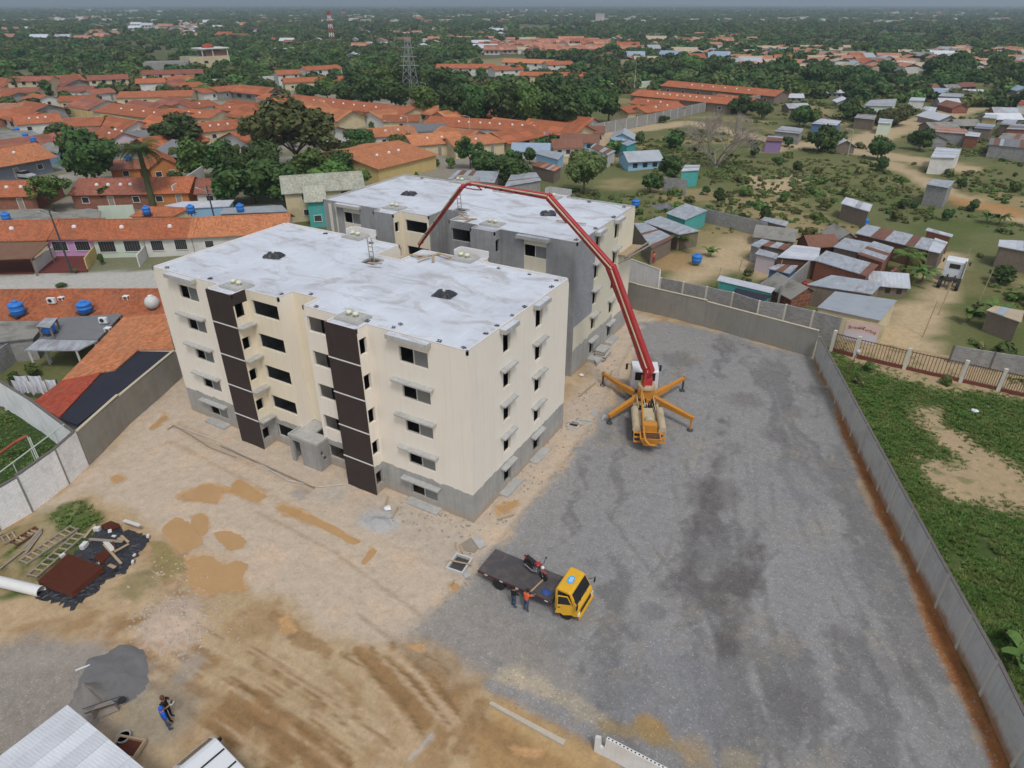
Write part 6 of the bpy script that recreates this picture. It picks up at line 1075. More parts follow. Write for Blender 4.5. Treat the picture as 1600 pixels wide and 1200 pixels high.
bb = MB(); wall_seg(bb, (0,0), (Lt,0), 0, 7, [(Lt*.1,Lt*.18,3.5,4.8),(Lt*.35,Lt*.45,3.5,4.8),(Lt*.62,Lt*.7,3.5,4.8),(Lt*.85,Lt*.92,3.8,5)]); wall_seg(bb, (Lt,0), (Lt,12), 0, 7, []); wall_seg(bb, (0,12), (0,0), 0, 7, []); bb.build('wall', WL['cream'], tw); MB().box(.05,.25,6.7,Lt-.05,11.9,6.9).build('roof_slab', TL['slab'], tw); MB().box(.1,1.5,.5,Lt-.1,1.7,6.6).build('inner_wall', M_DARKIN, tw)
MB().box(Lt*.45,1,7,Lt*.98,10,9.2).build('upper_storey', WL['brick'], tw); MB().box(Lt*.3,-.5,10.4,Lt*1.02,11,10.9).build('canopy', M_TRIM, tw); MB().lathe([(3.2,0),(2.9,.8),(2.,1.6),(.8,2.),(.05,2.1)], 20, (Lt*.6,5,10.9)).build('dome', TL['red'], tw, smooth=True)
for x in (.34,.6,.97): MB().box(Lt*x,.2,6.9,Lt*x+.4,.6,10.4).build('post', M_TRIM, tw)
# --- middle houses
gable('very long orange roofed row ending in a cream gable behind the olive tree', (440,172), (628,196), 2.8, 12, 1.6, 'cream', 'orange', 5, 7); gable('orange roofed row at the upper left of the olive tree', (402,166), (470,176), 2.8, 9, 1.2, 'white', 'orange', 2, 2)
gable('big orange roofed yellow house in front of the grey block', (593,287), (682,263), 3., 22, 1.8, 'yellow', 'bright', 0, 3); gable('orange roofed house among trees right of the street', (584,232), (652,226), 2.8, 9, 1.3, 'white', 'bright', 2, 2); gable('cream house with blue door and bright orange roof', (648,247), (726,240), 2.9, 10, 1.5, 'cream', 'bright', 3, 2); gable('orange roofed house right of the cream one near the lamp post', (712,248), (788,240), 2.8, 9, 1.2, 'cream', 'bright', 2, 1)
gable('long orange roofed row with skylights below the dark tree belt', (662,211), (882,226), 2.8, 11, 1.4, 'white', 'orange', 6, 8); gable('small dark roofed annex above the cream house', (640,222), (700,219), 2.6, 6, .8, 'white', 'grey', 1, 0, 'shed'); gable('low orange porch roof left of the long row', (600,205), (655,204), 2.6, 6, .8, 'cream', 'orange', 1, 1, 'shed')
gable('two storey white house above the green field', (437,136), (474,134), 5, 8, 1.3, 'white', 'orange', 2, 0, storey2=True); gable('two storey white house with five dark windows above the green field', (482,129), (536,125), 5.2, 8, 1.2, 'white', 'orange', 4, 0, storey2=True, win=(1.4,1.2,.9)); gable('orange roofed row in front of the two storey white houses', (447,142), (556,137), 3.2, 8, 1.3, 'cream', 'orange', 5); gable('small orange roof left of the dark tree belt', (555,128), (590,126), 3., 8, 1.3, 'cream', 'orange', 1)
gable('two storey white row behind the dark tree belt', (683,124), (772,124), 5., 9, 1.4, 'white', 'orange', 6, 0, storey2=True); gable('two storey white gabled house behind the dark tree belt', (774,128), (818,126), 5., 9, 1.4, 'white', 'orange', 2, 0, storey2=True); gable('two storey row of white houses beside the green pitch', (784,113), (860,116), 5., 9, 1.4, 'white', 'bright', 5, 0, storey2=True, win=(1.4,1.2,.9)); gable('last white two storey house beside the green pitch', (856,118), (895,117), 5., 9, 1.2, 'white', 'orange', 2, 0, storey2=True); gable('long low orange roof right above the tree belt', (812,129), (952,131), 3., 9, 1.2, 'cream', 'orange', 5, 0)
wall_line('long_wall', 'long pale wall right of the low orange roof', [G(950,141), G(1030,135)], 2.6, .2, WL['mint'], None, 30); wall_line('long_wall', 'long white wall above the green field', [G(325,138), G(440,131)], 3.5, .2, WL['white'], None, 30); wall_line('long_wall', 'grey block wall with pale posts along the edge of the orange roofed estate', [G(850,226), G(925,212), G(1010,196), G(1110,172), G(1200,160)], 3., .2, M_GBLOCK, M_PILLAR, 5.)
gable('long orange roof at the far side of the estate', (1032,146), (1208,164), 3., 11, 1.4, 'wood', 'orange', 7, 6); gable('second long orange roof of the estate', (985,162), (1140,178), 3., 11, 1.4, 'wood', 'orange', 5, 9); gable('short orange roof at right of the estate', (1108,168), (1165,176), 3., 9, 1.2, 'wood', 'orange', 2, 3); gable('orange roof with white skylights beside the dark trees', (984,176), (1050,182), 3., 8, 1.2, 'cream', 'orange', 2, 2); gable('small orange roof at the estate wall', (980,192), (1008,188), 3., 7, 1.2, 'cream', 'orange', 1); gable('orange roof with blue sheet end at the estate wall', (1008,192), (1068,182), 3., 7, 1.2, 'cream', 'orange', 2, 2)
gable('olive grey roofed two storey house behind the cream block', (452,348), (572,338), 5.0, 8, 1.7, 'cream', 'olive', 2, 0, storey2=True); gable('turquoise walled wing of the olive roofed house', (486,356), (512,354), 4.4, 4, 1.2, 'teal', 'olive', 1, 0, 'shed')
# --- houses below the street, left edge
gable('orange tiled house with blue tanks on its roof, beside the street', (-30,496), (256,495), 2.7, 8.2, 1.5, 'white', 'orange', 0, 0, az=2.7)
roofpoly('flat_house', 'flat mossy concrete roof at the left edge below the tanks', ((-60,500),(0,494),(92,492),(62,516),(52,528),(-60,540)), 2.5, 'slab', 'grey')
roofpoly('patio_roof', 'dark grey corrugated patio roof with white posts', ((95,496),(191,490),(152,531),(60,529)), (3.1,3.1,2.8,2.8), 'grey', 'white', open_=True, cat='roof'); roofpoly('patio_roof', 'lighter grey lean-to sheet along the patio roof\'s lower edge', ((60,530),(152,532),(122,547),(38,547)), (2.75,2.75,2.5,2.5), TL['zinc'], 'white', open_=True, cat='roof')
roofpoly('tiled_house', 'bright orange single slope roof beside the navy roof', ((193,495),(258,490),(272,546),(216,546),(179,578),(158,581),(96,594)), (3.3,3.4,3.0,3.0,2.9,2.9,2.8), 'bright', 'white'); roofpoly('red_roof', 'faded red lower roof beside the navy roof', ((96,595),(158,582),(92,652),(52,628)), (2.75,2.85,2.7,2.6), 'red', 'white', cat='roof'); roofpoly('navy_roof', 'large dark navy roof along the grey site wall', ((217,548),(271,548),(121,664),(94,654),(160,583),(180,580)), (2.8,2.75,2.7,2.65,2.8,2.8), 'navy', 'grey', cat='roof')
wall_line('yard_wall', 'grey yard wall at left edge beside the washing line', [G(38,556), G(-10,592), G(-60,620)], 2.2, .16, M_GBLOCK, None, 9)
# blue water tanks and roof clutter
M_BLUT = mat('blue_plastic', (.035,.20,.62), .45, .12, 1.5, spec=.4)
def tank(label, px, py, z, r=.6, h=1.15, m=None, stand=0, name='water_tank'):
    p = G(px, py, z); t = thing(name, label, 'water tank', p); MB().lathe([(r*.86,0),(r*.93,h*.1),(r*.95,h*.3),(r,h*.32),(r,h*.36),(r*.96,h*.38),(r*1.0,h*.7),(r*1.03,h*.72),(r*1.03,h*.8),(r*.9,h*.86),(r*.4,h*.98)], 20).build('drum', m or M_BLUT, t, smooth=True); MB().lathe([(r*.42,h*.96),(r*.42,h*1.06),(r*.3,h*1.08)], 14).build('lid', m or M_BLUT, t)
    if stand:
        for a in range(4): x, y = r*.75*math.cos(a*1.57+.8), r*.75*math.sin(a*1.57+.8); MB().box(x-.05,y-.05,-stand,x+.05,y+.05,-.05).build('stand_leg', M_STEEL, t)
        MB().box(-r,-r,-.06,r,r,-.003).build('stand_top', M_STEEL, t)
    return t
tank('blue water tank at the left end of the orange roof below the street', 29, 490, 3.0, .72, 1.35, None, .5); tank('wide blue water tank in the middle of the orange roof below the street', 134, 486, 3.1, .75, 1.1, None, .6); tank('blue tank under a tilted metal sheet', 78, 519, 3.0, .6, 1.0, None, .3)
roofpoly('metal_sheet', 'tilted pale metal sheet shading a blue tank', ((56,510),(70,497),(90,496),(78,512)), 4.1, 'zinc', 'wood', .04, 'sheet', .2, True, base=2.9)
sp = thing('water_tank', 'round white water tank beside the cream block\'s upper left corner', 'water tank', G(240,482,3.1)); MB().ball((0,0,.72),.75,0,18,12).build('drum', mat('grey_white_plastic', (.62,.62,.6), .5, .15), sp, smooth=True); MB().lathe([(.25,1.4),(.25,1.52),(.1,1.55)], 12).build('lid', M_SKYL, sp); MB().lathe([(.5,-.5),(.5,.15)], 12).build('stand', M_STEEL, sp)
for lb, px, py, z, st_ in (('at the left edge behind the terrace',11,344,2.6,0),('on the orange annex roof',230,334,3.0,.3),('on the pale blue roof behind the terrace',299,332,3.0,.4),('on the grey flat roof by the tree clump',376,330,2.9,0),('beside the green shrub near the palm',201,252,3.,2.5),('tallest of the pair at the left edge',53,222,3.2,.5),('smaller of the pair at the left edge',41,216,3.2,.5),('under the orange roof at far left',28,207,2.2,0)): tank('blue water tank '+lb, px, py, z, .62, 1.2, None, st_)
def ac(label, px, py, z, rz=.5):
    t = thing('air_conditioner', label, 'air conditioner', G(px, py, z), rz); MB().box(-.42,-.16,.05,.42,.16,.65).build('case', M_WHP, t); MB().lathe([(.02,0),(.22,0),(.22,.02),(.02,.02)], 14).build('fan_grille', M_DK, t, (-.08,-.165,.36)).rotation_euler = (math.pi/2,0,0); MB().box(-.35,-.14,0,-.28,.14,.05).box(.28,-.14,0,.35,.14,.05).build('foot', M_STEEL, t)
ac('white air conditioner on the orange roof between the two blue tanks', 82, 474, 3.5); ac('white air conditioner on the grey patio roof', 163, 505, 3.1)
def ptable(label, px, py, z):
    t = thing('plastic_stool', label, 'stool', G(px, py, z), .4); MB().box(-.3,-.25,.4,.3,.25,.45).build('top', M_SKYL, t)
    for x in (-.25,.25):
        for y in (-.2,.2): MB().box(x-.03,y-.03,0,x+.03,y+.03,.4).build('leg', M_SKYL, t)
ptable('white plastic stool on the orange roof right of the air conditioner', 97, 470, 3.5); ptable('white plastic stool on the orange roof left of the round white tank', 198, 468, 3.6); ptable('upturned white plastic stool on the patio roof', 170, 518, 3.)
cl2 = thing('washing_line', 'line of white sheets hanging in the yard at the left edge', 'washing', G(55,625)); c0 = G(55,625)
for k, (x0, x1, y0) in enumerate(((16,34,593),(35,52,594),(53,68,594),(69,86,592),(20,40,586),(42,62,586))):
    a, b = G(x0, y0, 1.9)-c0, G(x1, y0, 1.9)-c0; n = 8; P = []
    for i in range(n+1):
        q = a.lerp(b, i/n); w_ = .12*math.sin(i*1.7+k)
        P += [(q.x,q.y,1.85-.08*math.sin(math.pi*i/n)), (q.x+w_,q.y-w_*.5,1.2), (q.x+w_*1.6,q.y-w_,.5+.12*math.sin(i*.9+k))]
    MB().add(P, [(3*i+j, 3*i+3+j, 3*i+4+j, 3*i+1+j) for i in range(n) for j in range(2)]).build('sheet', mat('white_linen', (.70,.72,.78), .9, .08), cl2)
for x in (14,88): q = G(x, 596, 1.9)-c0; MB().box(q.x-.05,q.y-.05,0,q.x+.05,q.y+.05,2.1).build('post', M_STEEL, cl2)
for lb, px, py, h in (('slanting pole in front of the lilac pink house',112,425,8.5),('beside the orange row of the street, behind the cream block',343,372,8.)):
    t = thing('utility_pole', 'grey utility pole '+lb, 'pole', G(px, py)); MB().cyl((0,0,-.3),(-.35,0,h),.15,.09,10).build('mast', M_STEEL, t); MB().beam((-1.2,-.3,h-.5),(.6,.3,h-.5),.1,.1).beam((-.9,-.3,h-1.1),(.4,.25,h-1.1),.08,.08).build('crossarm', M_WOODG, t); MB().beam((-.4,0,h-.9),(-1.9,-.5,h-.4),.06,.06).obb((-2.0,-.55,h-.4),(.6,.2,.12)).build('street_lamp', M_LEDGE, t)
car('silver car parked under the big orange roofed hall', G(40,278), R_(12), M_SILV); car('dark car under the orange porch roof near the yellow wall', G(186,165), R_(20), M_GRYP); car('dark car beside the street behind the big orange roofed yellow house', G(590,236), R_(20), M_BLUEP)
# --- shacks on the right
def shack(label, px, z, roof, wall, t=.05, sheets=0, **k):
    th = roofpoly('shack', label, px, z, roof, wall, t, 'shack', .25, **k)
    zz = z if hasattr(z, '__len__') else [z]*4; P = [G(x, y, q) for (x, y), q in zip(px, zz)]; c = sum(P, Vector())/len(P); c.z = 0; P = [p-c for p in P]
    if len(P) == 4:           # individual overlapping sheets on top
        e = P[3]-P[0] if (P[3]-P[0]).length > (P[1]-P[0]).length else P[1]-P[0]; long_is_01 = (P[1]-P[0]).length >= (P[3]-P[0]).length
        a, b, c_, d = (P[0], P[1], P[3], P[2]) if long_is_01 else (P[0], P[3], P[1], P[2]); n = max(2, round((b-a).length/1.0)); rn = random.Random(int(px[0][0]))
        for i in range(n):
            f0, f1 = i/n-.01, (i+1)/n+.01; q = [a.lerp(b, f0), a.lerp(b, f1), c_.lerp(d, f1), c_.lerp(d, f0)]; up = Vector((0,0,.03+.012*(i % 2)+rn.uniform(0,.02))); mm = roof
            r_ = rn.random(); mm = roof if r_ < .74 else ('rust' if r_ < .86 and roof != 'white' else 'zinc')
            MB().slab([p+up for p in q], .012).build('roof_sheet', TL[mm] if isinstance(mm, str) else mm, th)
    return th
SH = [('zinc roofed shack nearest the dead tree side, behind the white wall',((1040,333),(1071,318),(1106,329),(1071,344)),2.6,'zinc','teal'),('long zinc and rust roofed shack beside the banana plant',((1006,347),(1032,338),(1094,361),(1061,367)),2.5,'zinc','wood'),('zinc shack behind the grey block\'s end wall',((990,349),(1010,349),(1052,371),(1018,388)),2.5,'zinc','wood'),
 ('small grey shack left of the rusty roofs',((1172,383),(1190,374),(1203,377),(1185,387)),2.4,'zinc','grey'),('rusty roofed shack in the middle of the shanty plots',((1191,384),(1203,377),(1236,382),(1226,391)),2.5,'rust','wood'),('pale zinc shack with white wall in the shanty plots',((1180,397),(1187,389),(1216,397),(1213,405)),2.4,'zinc','palepink'),('wide pale metal roof above the block plot wall',((1214,402),(1239,383),(1282,388),(1278,408)),2.6,'white','rustw'),('small zinc lean-to with red curtains',((1200,420),(1216,413),(1247,415),(1234,428)),2.3,'zinc','blue'),
 ('long grey metal roofed shack at the upper right',((1337,365),(1355,351),(1462,375),(1451,392)),2.7,'zinc','rustw'),('bright white metal roof end beside the tractor unit',((1450,392),(1461,372),(1481,379),(1469,396)),2.75,'white','wood'),('narrow white roof strip behind the long grey shack',((1446,360),(1450,356),(1489,367),(1487,371)),2.5,'white','brick'),('large zinc roof above red walls in the shanty centre',((1272,407),(1292,392),(1372,414),(1355,432)),2.7,'zinc','brick'),('zinc roof behind the large one',((1302,386),(1320,372),(1362,380),(1342,395)),2.8,'zinc','wood'),('grey zinc roof beside the banana plants',((1340,397),(1365,377),(1397,387),(1380,410)),2.9,'zinc','brick'),
 ('patched zinc roof above the signed house',((1262,445),(1300,430),(1379,442),(1362,460)),2.6,'zinc','wood'),('white roofed open shed at the right edge',((1560,385),(1562,375),(1640,378),(1640,400)),2.8,'white','wood'),('timber clad hut with grey lid at the right edge',((1541,485),(1555,478),(1600,486),(1595,504)),2.4,'tan','wood'),('lone timber hut with white lid in the scrub',((1314,318),(1322,308),(1363,320),(1358,331)),2.6,'white','wood'),('small tall grey hut on the scrubland',((1447,288),(1457,280),(1492,283),(1482,294)),3.6,'zinc','grey'),('white house with pale roof and dark window at the upper right',((1454,246),(1463,230),(1503,233),(1492,247)),3.4,'white','white'),
 ('red roofed shack row at the upper right',((1461,206),(1461,197),(1510,202),(1514,210)),2.8,'pale','grey'),('white roofed end of the red shack row',((1508,212),(1509,205),(1533,208),(1530,214)),2.8,'white','brick'),('turquoise shack with pale roof on the dirt road',((1372,192),(1374,185),(1396,187),(1392,193)),3.,'white','mint'),('blue shack left of the flat topped tree',((1268,193),(1283,185),(1315,189),(1308,196)),2.8,'white','blue'),('grey shack with pale roof beside the flat topped tree',((1210,205),(1222,197),(1256,201),(1250,209)),2.8,'zinc','grey'),('lilac walled shack at the dirt track',((1196,220),(1200,212),(1224,214),(1222,221)),2.7,'rust','lilac'),('rusty roofed shack on the upper dirt road',((1335,184),(1340,178),(1370,180),(1366,187)),2.8,'zinc','wood'),('zinc shack row behind the dark thicket',((1350,165),(1360,156),(1402,154),(1395,166)),2.8,'zinc','mint'),('dark zinc barn on the upper road',((1466,150),(1478,140),(1510,139),(1505,152)),3.2,'zinc','wood'),('small white roof above the dirt road',((1420,157),(1424,152),(1446,153),(1445,158)),2.8,'white','white'),('open white shed in the upper scrub',((1441,170),(1446,166),(1464,168),(1460,177)),2.6,'white','white'),
 ('blue roofed house by the estate wall',((952,216),(962,214),(995,222),(980,228)),2.8,'skyz','teal'),('rust roofed shack by the estate wall',((922,230),(930,224),(962,236),(950,243)),2.6,'rust','white'),('zinc shack with blue wall behind the grey block',((836,240),(845,234),(882,239),(872,250)),2.7,'zinc','skyb'),('red and white sheet roofed shack behind the grey block',((830,258),(842,252),(878,260),(866,268)),2.5,'pale','wood'),('turquoise hut beside the wall fragment',((1064,268),(1070,258),(1094,258),(1092,266)),3.,'white','teal'),('small zinc roof in the bushes above the shanty wall',((1188,344),(1195,339),(1232,347),(1228,354)),2.2,'zinc','wood'),('grey zinc roof in the bushes right of the boom',((788,292),(800,270),(838,270),(846,282)),2.8,'zinc','grey'),('pale metal roofs left of it',((700,280),(716,266),(780,268),(772,286)),2.9,'zinc','grey'),
 ('bluish roof at the far right edge',((1522,200),(1528,193),(1556,195),(1550,202)),2.8,'skyz','wood'),('pale roof at the far right above the red row',((1535,184),(1540,179),(1560,180),(1557,186)),2.8,'white','yellow'),('long grey roof at the far right edge',((1545,226),(1548,216),(1640,220),(1640,236)),3.,'grey','grey'),('zinc roof beside the bluish roof',((1562,194),(1570,186),(1590,188),(1585,196)),2.8,'zinc','wood'),('sky coloured metal roof at the right edge',((1572,202),(1580,194),(1640,196),(1640,205)),2.8,'skyz','brick'),('low slab roof at the right edge above the scrub',((1560,216),(1568,208),(1640,211),(1640,222)),2.8,'slab','grey'),('red topped tent at the right edge',((1590,163),(1596,156),(1612,158),(1610,164)),3.,'red','white')]
TL['skyz'] = sheet_mat('blue_grey_sheet', (.40,.50,.62), .15)
for lb, px, z, r, w_ in SH: shack(lb, px, z, r, w_)
roofpoly('shade_net', 'dark shade net roof behind the plot wall', ((1143,458),(1150,450),(1206,462),(1188,474)), 2.4, 'navy', 'wood', .04, 'shade', .2, True); roofpoly('turquoise_fence', 'blue and turquoise sheet shelter with white doorway', ((1120,438),(1125,430),(1212,450),(1205,458)), 1.9, 'white', 'teal', .05, 'shelter')
wall_line('plot_wall', 'grey block wall between two shanty plots, running back', [G(1214,478,0), G(1272,424,0)], 2.6, .15, M_GBLOCK, None, 20); wall_line('plot_wall', 'grey block wall behind the zinc shacks', [G(1100,348), G(1195,372)], 2.4, .15, M_GBLOCK, None, 20); wall_line('plot_wall', 'lone grey wall fragment standing in the scrub', [G(1035,300), G(1071,304)], 2.8, .15, M_GBLOCK, None, 20)
for lb, px, py, z in (('on the grass plot behind the zinc shacks',1088,410,.5),('behind the grey block near the rubbish heap',993,322,.3),('beside the lone timber hut',1349,352,.0)): tank('blue water barrel '+lb, px, py, z, .7, 1.2)
tank('red and white water drum beside the zinc roofs', 1395, 438, 0, .6, 1.5, mat('faded_red_drum', (.45,.16,.14), .6, .3)); tank('small red drum in the yard behind the plot wall', 1257, 452, 0, .5, 1.1, mat('red_drum', (.36,.06,.05), .6))
heap('rubbish_heap', 'pile of dark and pale rubbish behind the zinc shacks', 1040, 325, 3., 1.8, .9, mat('rubbish', (.25,.25,.27), .9, .8, 1.5, .5), 'rubbish', 31)
# house with the painted sign
sg = roofpoly('signed_house', 'zinc roofed house with a pale pink painted sign on its wall', ((1277,480),(1305,455),(1402,469),(1376,501)), 2.9, 'zinc', 'cream', .06, 'house', .2)
a, b = G(1318,527), G(1362,540); a, b = G(1313,533), G(1367,544); d = (b-a).normalized(); nn = Vector((d.y,-d.x,0)); bd_ = thing('painted_sign', 'pale pink wall sign with dark brown lettering', 'sign', a+nn*.05+Vector((0,0,.25)), math.atan2(d.y, d.x)); Ls = (b-a).length
wall_line('plot_wall', 'wall carrying the pink painted sign beside the dirt lane', [a-d*.4, b+d*.3], 2.7, .08, WL['cream'], None, 20)
MB().box(.1,-.03,.1,Ls-.1,.0,2.25).build('sign_board', mat('pink_sign_paint', (.72,.52,.46), .9, .08), bd_); MB().box(.102,-.034,.102,Ls-.102,-.0301,1.15).build('sign_lower_band', mat('lilac_sign_paint', (.64,.60,.66), .9, .06), bd_)
M_LET = mat('brown_lettering', (.13,.06,.03), .8)
def word(txt, x, z, size, tilt):
    cu = bpy.data.curves.new('t', 'FONT'); cu.body = txt; cu.size = size; cu.extrude = .004; cu.align_x = 'CENTER'; cu.resolution_u = 2; ob = bpy.data.objects.new('t', cu); me_ = bpy.data.meshes.new_from_object(ob); bpy.data.objects.remove(ob); me_.materials.append(M_LET)
    o = inst('lettering', me_, bd_, (x,-.038,z), (math.pi/2,tilt,0)); return o
word('Brisas', Ls*.30, 1.48, .52, -.14); word('del', Ls*.49, 1.58, .46, 0); word('Turbio', Ls*.70, 1.42, .52, .2); word('1', Ls*.87, 1.2, .5, .3)
# --- far settlements: houses in rows, each its own thing
unit = {}
def unit_house(wk, rk, kind):
    k = (wk, rk, kind)
    if k not in unit:
        w = MB().add([(-.5,-.5,-.3),(.5,-.5,-.3),(.5,.5,-.3),(-.5,.5,-.3),(-.5,-.5,.6),(.5,-.5,.6),(.5,.5,.6),(-.5,.5,.6),(-.5,0,1),(.5,0,1)], [(0,1,5,4),(2,3,7,6),(1,2,6,9,5),(3,0,4,8,7)])
        for x in (-.3,0,.3): w.box(x-.07,-.505,.15,x+.07,-.501,.42,1)
        r = MB().slab([(-.55,-.6,.54),(.55,-.6,.54),(.55,0,1.02),(-.55,0,1.02)], .03).slab([(-.55,.002,1.02),(.55,.002,1.02),(.55,.6,.54),(-.55,.6,.54)], .03)
        unit[k] = (w.mesh('wall', [WL[wk], M_WINB]), r.mesh('roof', TL[rk]))
    return unit[k]
rn = random.Random(42)
def cluster(x0, x1, y0, y1, n, roofs, walls, label, group, ang, sz=(10,8,4.2), jit=.25, cols=None):
    for k in range(n):
        x = rn.uniform(x0, x1); y = y0+(y1-y0)*(rn.random()**.8); p = G(x, y); me_w, me_r = unit_house(rn.choice(walls), rn.choice(roofs), 0); s = (sz[0]*rn.uniform(.7,1.5), sz[1]*rn.uniform(.8,1.2), sz[2]*rn.uniform(.85,1.2))
        t = thing('house', label, 'house', (p.x,p.y,0), ang+rn.choice((0,0,math.pi/2))+rn.uniform(-jit, jit), group); a = inst('wall', me_w, t, (0,0,0), (0,0,0), s); inst('roof', me_r, t, (0,0,0), (0,0,0), s)
cluster(765,945,66,86,44,('pale','pale','orange'),('white','palepink','tanw') if 'tanw' in WL else ('white','palepink'),'small pale orange roofed house in the dense estate above the green pitch','houses of the dense orange estate',.5,(14,10,5),.1)
cluster(1165,1400,80,114,44,('pale','orange','zinc','tan','slab'),('white','palepink','grey','grey'),'small house in the crowded settlement across the scrubland','houses of the crowded settlement',.4); cluster(1390,1640,78,112,34,('pale','zinc','tan','slab','white'),('white','grey','palepink','blue'),'small house in the settlement at the upper right','houses at the upper right',.3)
cluster(130,420,36,66,22,('pale','orange','white'),('white','white','palepink'),'far house among the trees at upper left','far houses at upper left',.6,(14,10,6)); cluster(545,800,45,82,15,('pale','brick','white'),('white','grey'),'far house among the trees left of the pylon\'s horizon','far houses in the middle',.5,(14,10,5)); cluster(950,1175,58,106,26,('pale','orange','zinc','tan','skyz'),('white','palepink','blue','grey'),'far house between the estate and the crowded settlement','far houses right of the middle',.4,(12,9,5)); cluster(0,160,40,80,7,('pale','white','zinc'),('white',),'far house among the trees at the upper left edge','far houses at the left edge',.6,(14,10,6)); cluster(410,560,55,100,9,('zinc','brick','white'),('white','grey'),'house beside the red and white mast among trees','houses near the red and white mast',.5)

# --- infill: further houses of the estate and further shacks, placed where a gap is left
def infill(x0, x1, y0, y1, tries, gap, roofs, walls, label, group, ang, sz, jit=.06, name='house', cat='house', most=60):
    n = 0; pts = [(o.location.x, o.location.y) for o in COL.objects if o.parent is None and o.get('category') in ('house','shack','building','truck','apartment block','tree')]
    for k in range(tries):
        p = G(rn.uniform(x0, x1), rn.uniform(y0, y1)); c = p
        if any((c.x-a)**2+(c.y-b)**2 < gap*gap for a, b in pts): continue
        me_w, me_r = unit_house(rn.choice(walls), rn.choice(roofs), 0); s = (sz[0]*rn.uniform(.8,1.3), sz[1]*rn.uniform(.85,1.15), sz[2]*rn.uniform(.9,1.1)); t = thing(name, label, cat, (p.x,p.y,0), ang+rn.choice((0,0,0,math.pi/2))+rn.uniform(-jit, jit), group); inst('wall', me_w, t, (0,0,0), (0,0,0), s); inst('roof', me_r, t, (0,0,0), (0,0,0), s); pts.append((c.x, c.y)); n += 1
        if n >= most: break
EA = math.atan2((G(242,205)-G(110,180)).y, (G(242,205)-G(110,180)).x)
infill(0,420,133,200,900,13,('orange','orange','brick'),('cream','white','grey'),'orange roofed house in the packed estate at the upper left','packed estate houses',EA,(15,10,4.4),most=15); infill(400,900,185,232,500,13,('orange','bright'),('cream','white'),'orange roofed house in the packed estate behind the blocks','packed estate houses behind the blocks',EA,(14,10,4.4),most=18); infill(0,330,205,262,400,12,('orange','brick','grey'),('cream','white','brick'),'house squeezed between trees left of the blocks','houses squeezed between trees',EA,(11,9,4.2),most=16)
infill(1175,1400,372,470,500,4.6,('zinc','rust','rust','zinc','slab'),('wood','brick','rustw','grey'),'low patched shack in the shanty plots beyond the far wall','patched shacks of the plots',.5,(5,3.6,2.6),.5,'shack','shack',5); infill(1430,1610,140,235,500,9,('zinc','skyz','white','rust','slab'),('wood','brick','grey','grey'),'shack in the settlement along the upper dirt road','shacks along the upper dirt road',.5,(7.5,5.5,2.9),.3,'shack','shack',20); infill(1180,1430,150,235,300,13,('zinc','white','rust'),('wood','grey'),'scattered shack on the open land','scattered shacks of the open land',.5,(7,5,2.8),.3,'shack','shack',6); infill(815,1000,215,262,200,9,('zinc','rust','skyz'),('wood','skyb','white'),'shack between bushes along the estate wall','shacks along the estate wall',.5,(7,5,3.2),.3,'shack','shack',9)
far = MB()
for k in range(420):
    y = 13+25*rn.random()**1.3; x = rn.uniform(-60, 1660); p = G(x, y); a = rn.uniform(0, 3); s = rn.uniform(8, 22)*(1+max(0, 24-y)*.12); far.obb((p.x,p.y,2.5),(s,s*.6,6+rn.random()*3),Euler((0,0,a)), rn.choice((0,0,1,2)))
for x0, x1, y0, y1, n in ((765,945,66,86,30),(1165,1640,78,114,70),(130,420,34,60,26),(545,800,42,76,22),(950,1175,56,104,30)):
    for k in range(n):
        p = G(rn.uniform(x0, x1), rn.uniform(y0, y1)); a = rn.uniform(.2,.7)+rn.choice((0, 1.57)); M = Matrix.Rotation(a, 3, 'Z'); lx, ly, h = rn.uniform(4,8), rn.uniform(3.5,5), rn.uniform(2.6,3.4); far.obb((p.x,p.y,h/2),(2*lx,2*ly,h),Euler((0,0,a)),rn.choice((0,0,2)))
        far.add([Vector((p.x,p.y,0))+M@Vector(q) for q in ((-lx-.4,-ly-.4,h),(lx+.4,-ly-.4,h),(lx+.4,0,h+1.5),(-lx-.4,0,h+1.5),(lx+.4,ly+.4,h),(-lx-.4,ly+.4,h))], [(0,1,2,3),(3,2,4,5)], rn.choice((1,1,2)))
o = far.build('distant_town', [WL['white'], TL['pale'], TL['tan']], uv=False); tag(o, kind='stuff')
# --- masts
ms = thing('radio_mast', 'red and white lattice mast on the horizon', 'mast', G(519,64)); hM = (64-18)/ppm(G(519,64))/1.13
for k in range(7):
    z0, z1 = hM*k/7, hM*(k+1)/7-.02; m = MB()
    for sx, sy in ((-1,-1),(1,-1),(1,1),(-1,1)): m.beam((sx*1.6*(1-.5*k/7),sy*1.6*(1-.5*k/7),z0),(sx*1.6*(1-.5*(k+1)/7),sy*1.6*(1-.5*(k+1)/7),z1),.5,.5)
    m.beam((-1.5,-1.5,z0),(1.4,-1.4,z1),.35,.35).beam((1.5,1.5,z0),(-1.4,1.4,z1),.35,.35).beam((-1.5,1.5,z0),(-1.4,-1.4,z1),.35,.35); m.build('mast_segment', M_RED if k % 2 == 0 else M_SKYL, ms)
py_ = thing('power_pylon', 'grey lattice power pylon rising from the dark tree belt', 'pylon', G(644,172)); hP = (172-62)/ppm(G(644,172))/1.08; m = MB()
M_PYL = mat('galvanised_steel', (.34,.35,.35), .5, .15)
for sx, sy in ((-1,-1),(1,-1),(1,1),(-1,1)): m.beam((sx*2.6,sy*2.6,0),(sx*.5,sy*.5,hP),.12,.12)
